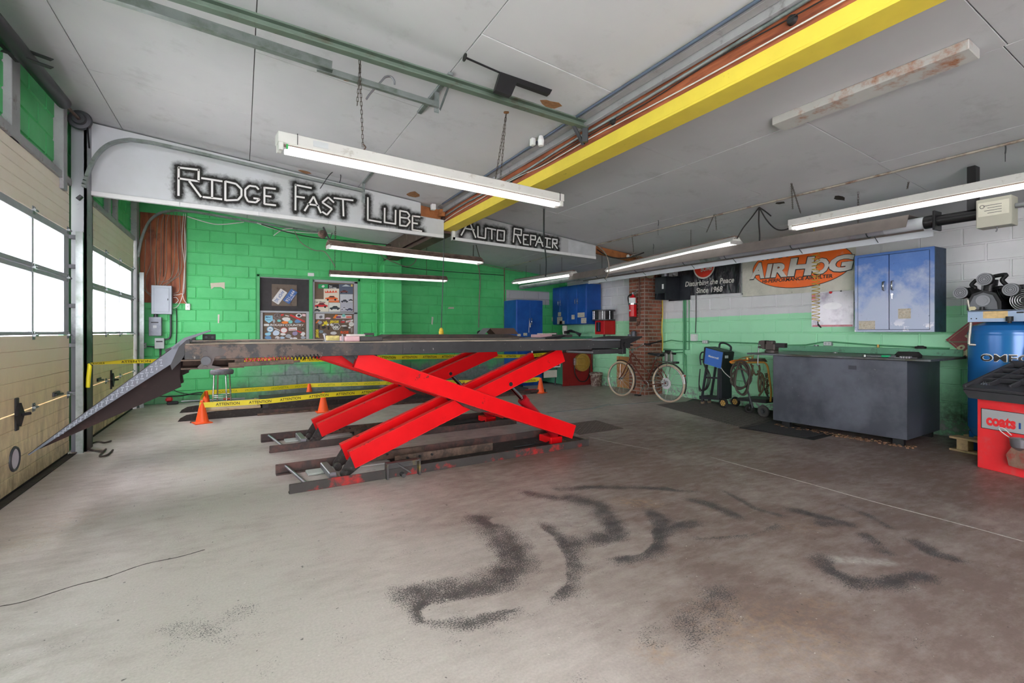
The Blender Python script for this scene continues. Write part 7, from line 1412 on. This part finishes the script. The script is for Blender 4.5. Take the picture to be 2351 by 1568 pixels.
mb = MB(); mb.prism([(-.19, -.055), (-.13, .07), (.13, .07), (.19, -.055), (.186, -.055), (.127, .066), (-.127, .066), (-.186, -.055)], (XH, 2.2, ZH+.01), X3, Z3, (0, 5.5, 0)); mb.build('reflector', m_hdark, T, True)
MB().bar((XH+.20, 2.13, ZH-.075), (XH+.20, 7.55, ZH-.075), .012, .07, .002).build('reflector_lip', m_hrefl, T, True)
for yy in (7.0, 6.0, 5.0, 4.3, 3.4, 2.6): MB().torus((XH, yy, ZH), Y3, .062, .005, 18, 5).tube([(XH+.06, yy, ZH), (XH+.20, yy, ZH-.10)], .004, 5).build('hanger_wire', m_gald, T, True)
for yy in (2.7, 4.9, 6.9, 9.0): chain(T, (XH, yy, ceil_z(XH)-.01), (XH, yy, ZH+.05))
MB().box(XH-.075, 2.02, ZH-.09, XH+.075, 2.04, ZH+.09, .004).cyl((XH, 2.12, ZH), (XH, 2.03, ZH), .062, n=18).build('flange', m_pb2, T, True); MB().cyl((XH, 2.03, ZH), (XH, 1.6, ZH), .05, n=18).build('burner_tube', m_pb2, T, True); MB().box(XH-.05, 1.74, ZH+.04, XH+.05, 1.80, ceil_z(XH)-.02, .004).build('hanger_bracket', m_pb2, T, True)
bx = MB().box(5.62, 1.49, 2.14, 5.765, 1.715, 2.385, .004).build('burner_box', pm('burner_beige', (176, 174, 160), .5, .1, .05), T, True)
MB().box(5.617, 1.505, 2.235, 5.62, 1.70, 2.355).build('box_label', pm('label_cream', (206, 204, 188), .5, 0, .06, 20), bx, True)
mb = MB()
for k in range(4): mb.bar((5.616, 1.66-.02*(k % 2), 2.325-.022*k), (5.616, 1.55, 2.325-.022*k), .001, .004)
mb.torus((5.616, 1.675, 2.32), X3, .014, .002, 14, 4); mb.build('label_print', m_gald, bx, True)
MB().cyl((5.70, 1.49, 2.30), (5.72, 1.35, 2.30), .022, n=12).tube([(5.69, 1.60, 2.14), (5.69, 1.60, 2.115), (5.685, 1.605, 2.10)], .005, 5).build('gas_pipe', m_steel, T, True)
# ---- conduit along the ceiling, wiring on the beam
solo('ceiling_conduit', slope(MB().tube([(5.42, 10.0, -.018), (5.40, 6.8, -.018)], .010, 8).tube([(5.41, 6.62, -.018), (5.40, 4, -.018), (5.40, .4, -.018)], .011, 8).tube([(5.44, 6.6, -.010), (5.435, .4, -.010)], .007, 6)), pm('conduit_rusty', (176, 168, 156), .45, .4, .15, 6, (110, 78, 60), .58, 5), 'white and rusty conduit pair running along the right ceiling', 'conduit')
def bw(label, zs, m, r, x=2.592): return solo('cable', MB().tube(spline([(x, y, z) for y, z in zs], 5), r, 6), m, label, 'cable')
bw('armoured cable running along the upper red timber of the yellow beam', [(-1, 2.985), (1.0, 2.985), (1.7, 2.97), (2.6, 2.95), (3.6, 2.945), (4.4, 2.92), (5.2, 2.93), (6.0, 2.945), (6.6, 2.93)], m_gal, .012); bw('thin white wire along the lower red timber of the yellow beam', [(-1, 2.872), (1.0, 2.872), (2.2, 2.868), (3.2, 2.885), (4.0, 2.875), (4.6, 2.905), (5.4, 2.89), (6.2, 2.885), (6.68, 2.86)], m_cabw, .005); bw('thin dark wire between the two cables on the red timber', [(-1, 2.95), (1.2, 2.93), (2.0, 2.945), (2.6, 2.915), (3.4, 2.915), (4.2, 2.89), (5.0, 2.9)], m_cabk, .004)
mb = MB(); mb.box(2.50, -3, -.03, 2.56, 6.7, -.004, .003); mb.box(2.565, -3, -.075, 2.60, 6.7, -.02, .003); struct(slope(mb).build('trim_6', pm('grey_beam_trim', (146, 146, 148), .7, 0, .15, 6, (96, 92, 92), .66, 8)))
bw('blue-grey conduit along the ceiling edge of the yellow beam', [(-1, 3.045), (2, 3.045), (4, 3.045), (6.4, 3.03)], pm('conduit_bluegrey', (92, 104, 124), .5, .3, .1), .012, 2.46)
solo('ceiling_socket', MB().box(2.40, 3.9, 3.01, 2.44, 3.95, 3.08, .004).lathe([(0, 0), (.025, 0), (.03, .05), (.02, .09)], (2.42, 3.78, 2.96), Z3, 12), m_white, 'white plug and socket on the ceiling beside the end of the greenish rail', 'socket')
for k, (y, z) in enumerate(((1.55, 2.93), (3.0, 2.93), (4.7, 2.90))): MB().lathe([(.0, 0), (.03, .0), (.022, .02), (0, .024)], (2.614, y, z), -X3, 12).build('timber_bolt', m_blk, bpy.data.objects['beam_timber'])
solo('junction_cover', MB().box(2.36, 6.55, 2.98, 2.42, 6.62, 3.06, .004), m_white, 'small white box where cables meet the end of the sign', 'junction box')
# drooping cables at right: black drop cords from the ceiling
pj = oC(1743, 476, .005)
for pts, lb in (([(1743, 478), (1725, 500), (1705, 525), (1692, 548)], 'black cord sloping from the ceiling to the middle strip light'), ([(1743, 478), (1742, 510), (1744, 540), (1743, 565)], 'black cord hanging straight down to the heater pipe'), ([(1745, 478), (1760, 505), (1780, 525), (1800, 528), (1822, 518), (1838, 500)], 'black cord looping from the ceiling to the nearest strip light'), ([(1746, 478), (1758, 486), (1770, 496)], 'short loose black cord end hanging from the ceiling')):
    solo('drop_cord', MB().tube(spline([pj]+[oX(*p, XF-.0) for p in pts[1:]], 6), .008, 6), m_cabk, lb, 'cord')
a, b = (2.785, 3.88, 2.45), oX(1253, 636, 4.8)
solo('drop_cord', MB().tube(spline([oX(1249, 478, 2.72), oX(1249, 545, 3.6), oX(1254, 600, 4.6), oX(1253, 636, XF-.06)], 6), .010, 6).lathe([(.012, 0), (.026, .0), (.03, .05), (.016, .08)], oX(1253, 640, XF-.06), Z3, 12), m_gald, 'long grey cord from the big strip light down to the farthest strip light', 'cord')
for pts, y, m, lb in (([(600, 515), (660, 533), (720, 545), (800, 553), (900, 563), (960, 575), (1010, 590)], 9.6, m_cabk, 'dark cables bunched below the ceiling behind the sign'), ([(590, 512), (640, 528), (700, 534), (760, 536)], 9.7, m_cabw, 'white cable sagging below the far door track'), ([(430, 497), (480, 512), (510, 515), (560, 510)], 9.9, m_cabw, 'thin white cable loop hanging on the back wall near the cable board'), ([(676, 530), (690, 556), (720, 574), (745, 578), (762, 600), (770, 614)], 9.6, m_cab, 'pale wire curving down to the lower strip light'), ([(628, 541), (648, 528), (672, 524)], 9.7, m_cabw, 'loose white wire end with a connector below the door track'), ([(860, 570), (880, 590), (905, 602), (935, 612), (955, 598), (950, 578)], 9.75, m_cab, 'pale cable looped in front of the pilaster top'), ([(1080, 600), (1120, 610), (1160, 618), (1200, 624)], 9.9, m_cab, 'pale cables sagging from the upper strip light to the corner')):
    solo('cable', MB().tube(spline([oY(*p, y) for p in pts], 6), .009, 6), m, lb, 'cable')
for pts, lb in (([(1370, 562), (1392, 585), (1398, 620), (1390, 640)], 'pale cable arching from the cross timber to the heater'), ([(1370, 572), (1400, 590), (1440, 592), (1478, 580)], 'black cable sagging under the brown cross timber')):
    solo('cable', MB().tube(spline([oX(*p, 5.5) for p in pts], 6), .010, 6), m_cab if 'pale' in lb else m_cabk, lb, 'cable')
T = thing('cable_cluster', 'cluster of white plugs and cables at the end of the cross timber above the pillar', 'plug', oY(1470, 585, 6.6))
for k in range(9): p = oY(1440+rnd.uniform(0, 60), 582+rnd.uniform(-8, 12), 6.55); q = p+Vector((rnd.uniform(-.3, .3), rnd.uniform(-.1, .1), rnd.uniform(-.05, .06))); MB().tube(spline([p, (p+q)/2+Z3*.03, q], 4), .008, 5).build('cable', m_cabw if k % 2 else m_cab, T, True)
p = oY(1442, 588, 6.5); MB().ball(p, .03).build('plug', m_white, T, True)
T = thing('motion_lamp', 'dark lamp bracket with wires below the sign over the upper strip light', 'lamp', oY(745, 540, 9.0))
p = oY(742, 541, 7.2); MB().lathe([(0, 0), (.05, .02), (.06, .06), (.03, .10), (0, .1)], p, Vector((-.3, -.9, .2)), 16).build('lamp_head', m_rustb, T, True); MB().bar(p+Z3*.12, p-Z3*.05+Vector((.08, 0, 0)), .03, .02).bar(p+Vector((.12, 0, .05)), p+Vector((.06, 0, -.12)), .02, .01).build('bracket', m_gald, T, True)
for px, py, l_ in ((1511, 505, 45), (1500, 560, 30), (2308, 330, 22), (1253, 590, 0)):
    if l_: p = oC(px, py, .004); solo('ceiling_hook', MB().tube(spline([p, p-Z3*.04+X3*.01, p-Z3*.08], 4), .005, 5).tube([p-Z3*.08, p-Z3*(.08+l_*.003)], .003, 4), m_gald, {1511: 'hook with a frayed cord hanging from the right ceiling', 1500: 'short white hook and cord near the end of the row of lights', 2308: 'short hanger below the ceiling conduit at right'}[px], 'hook')
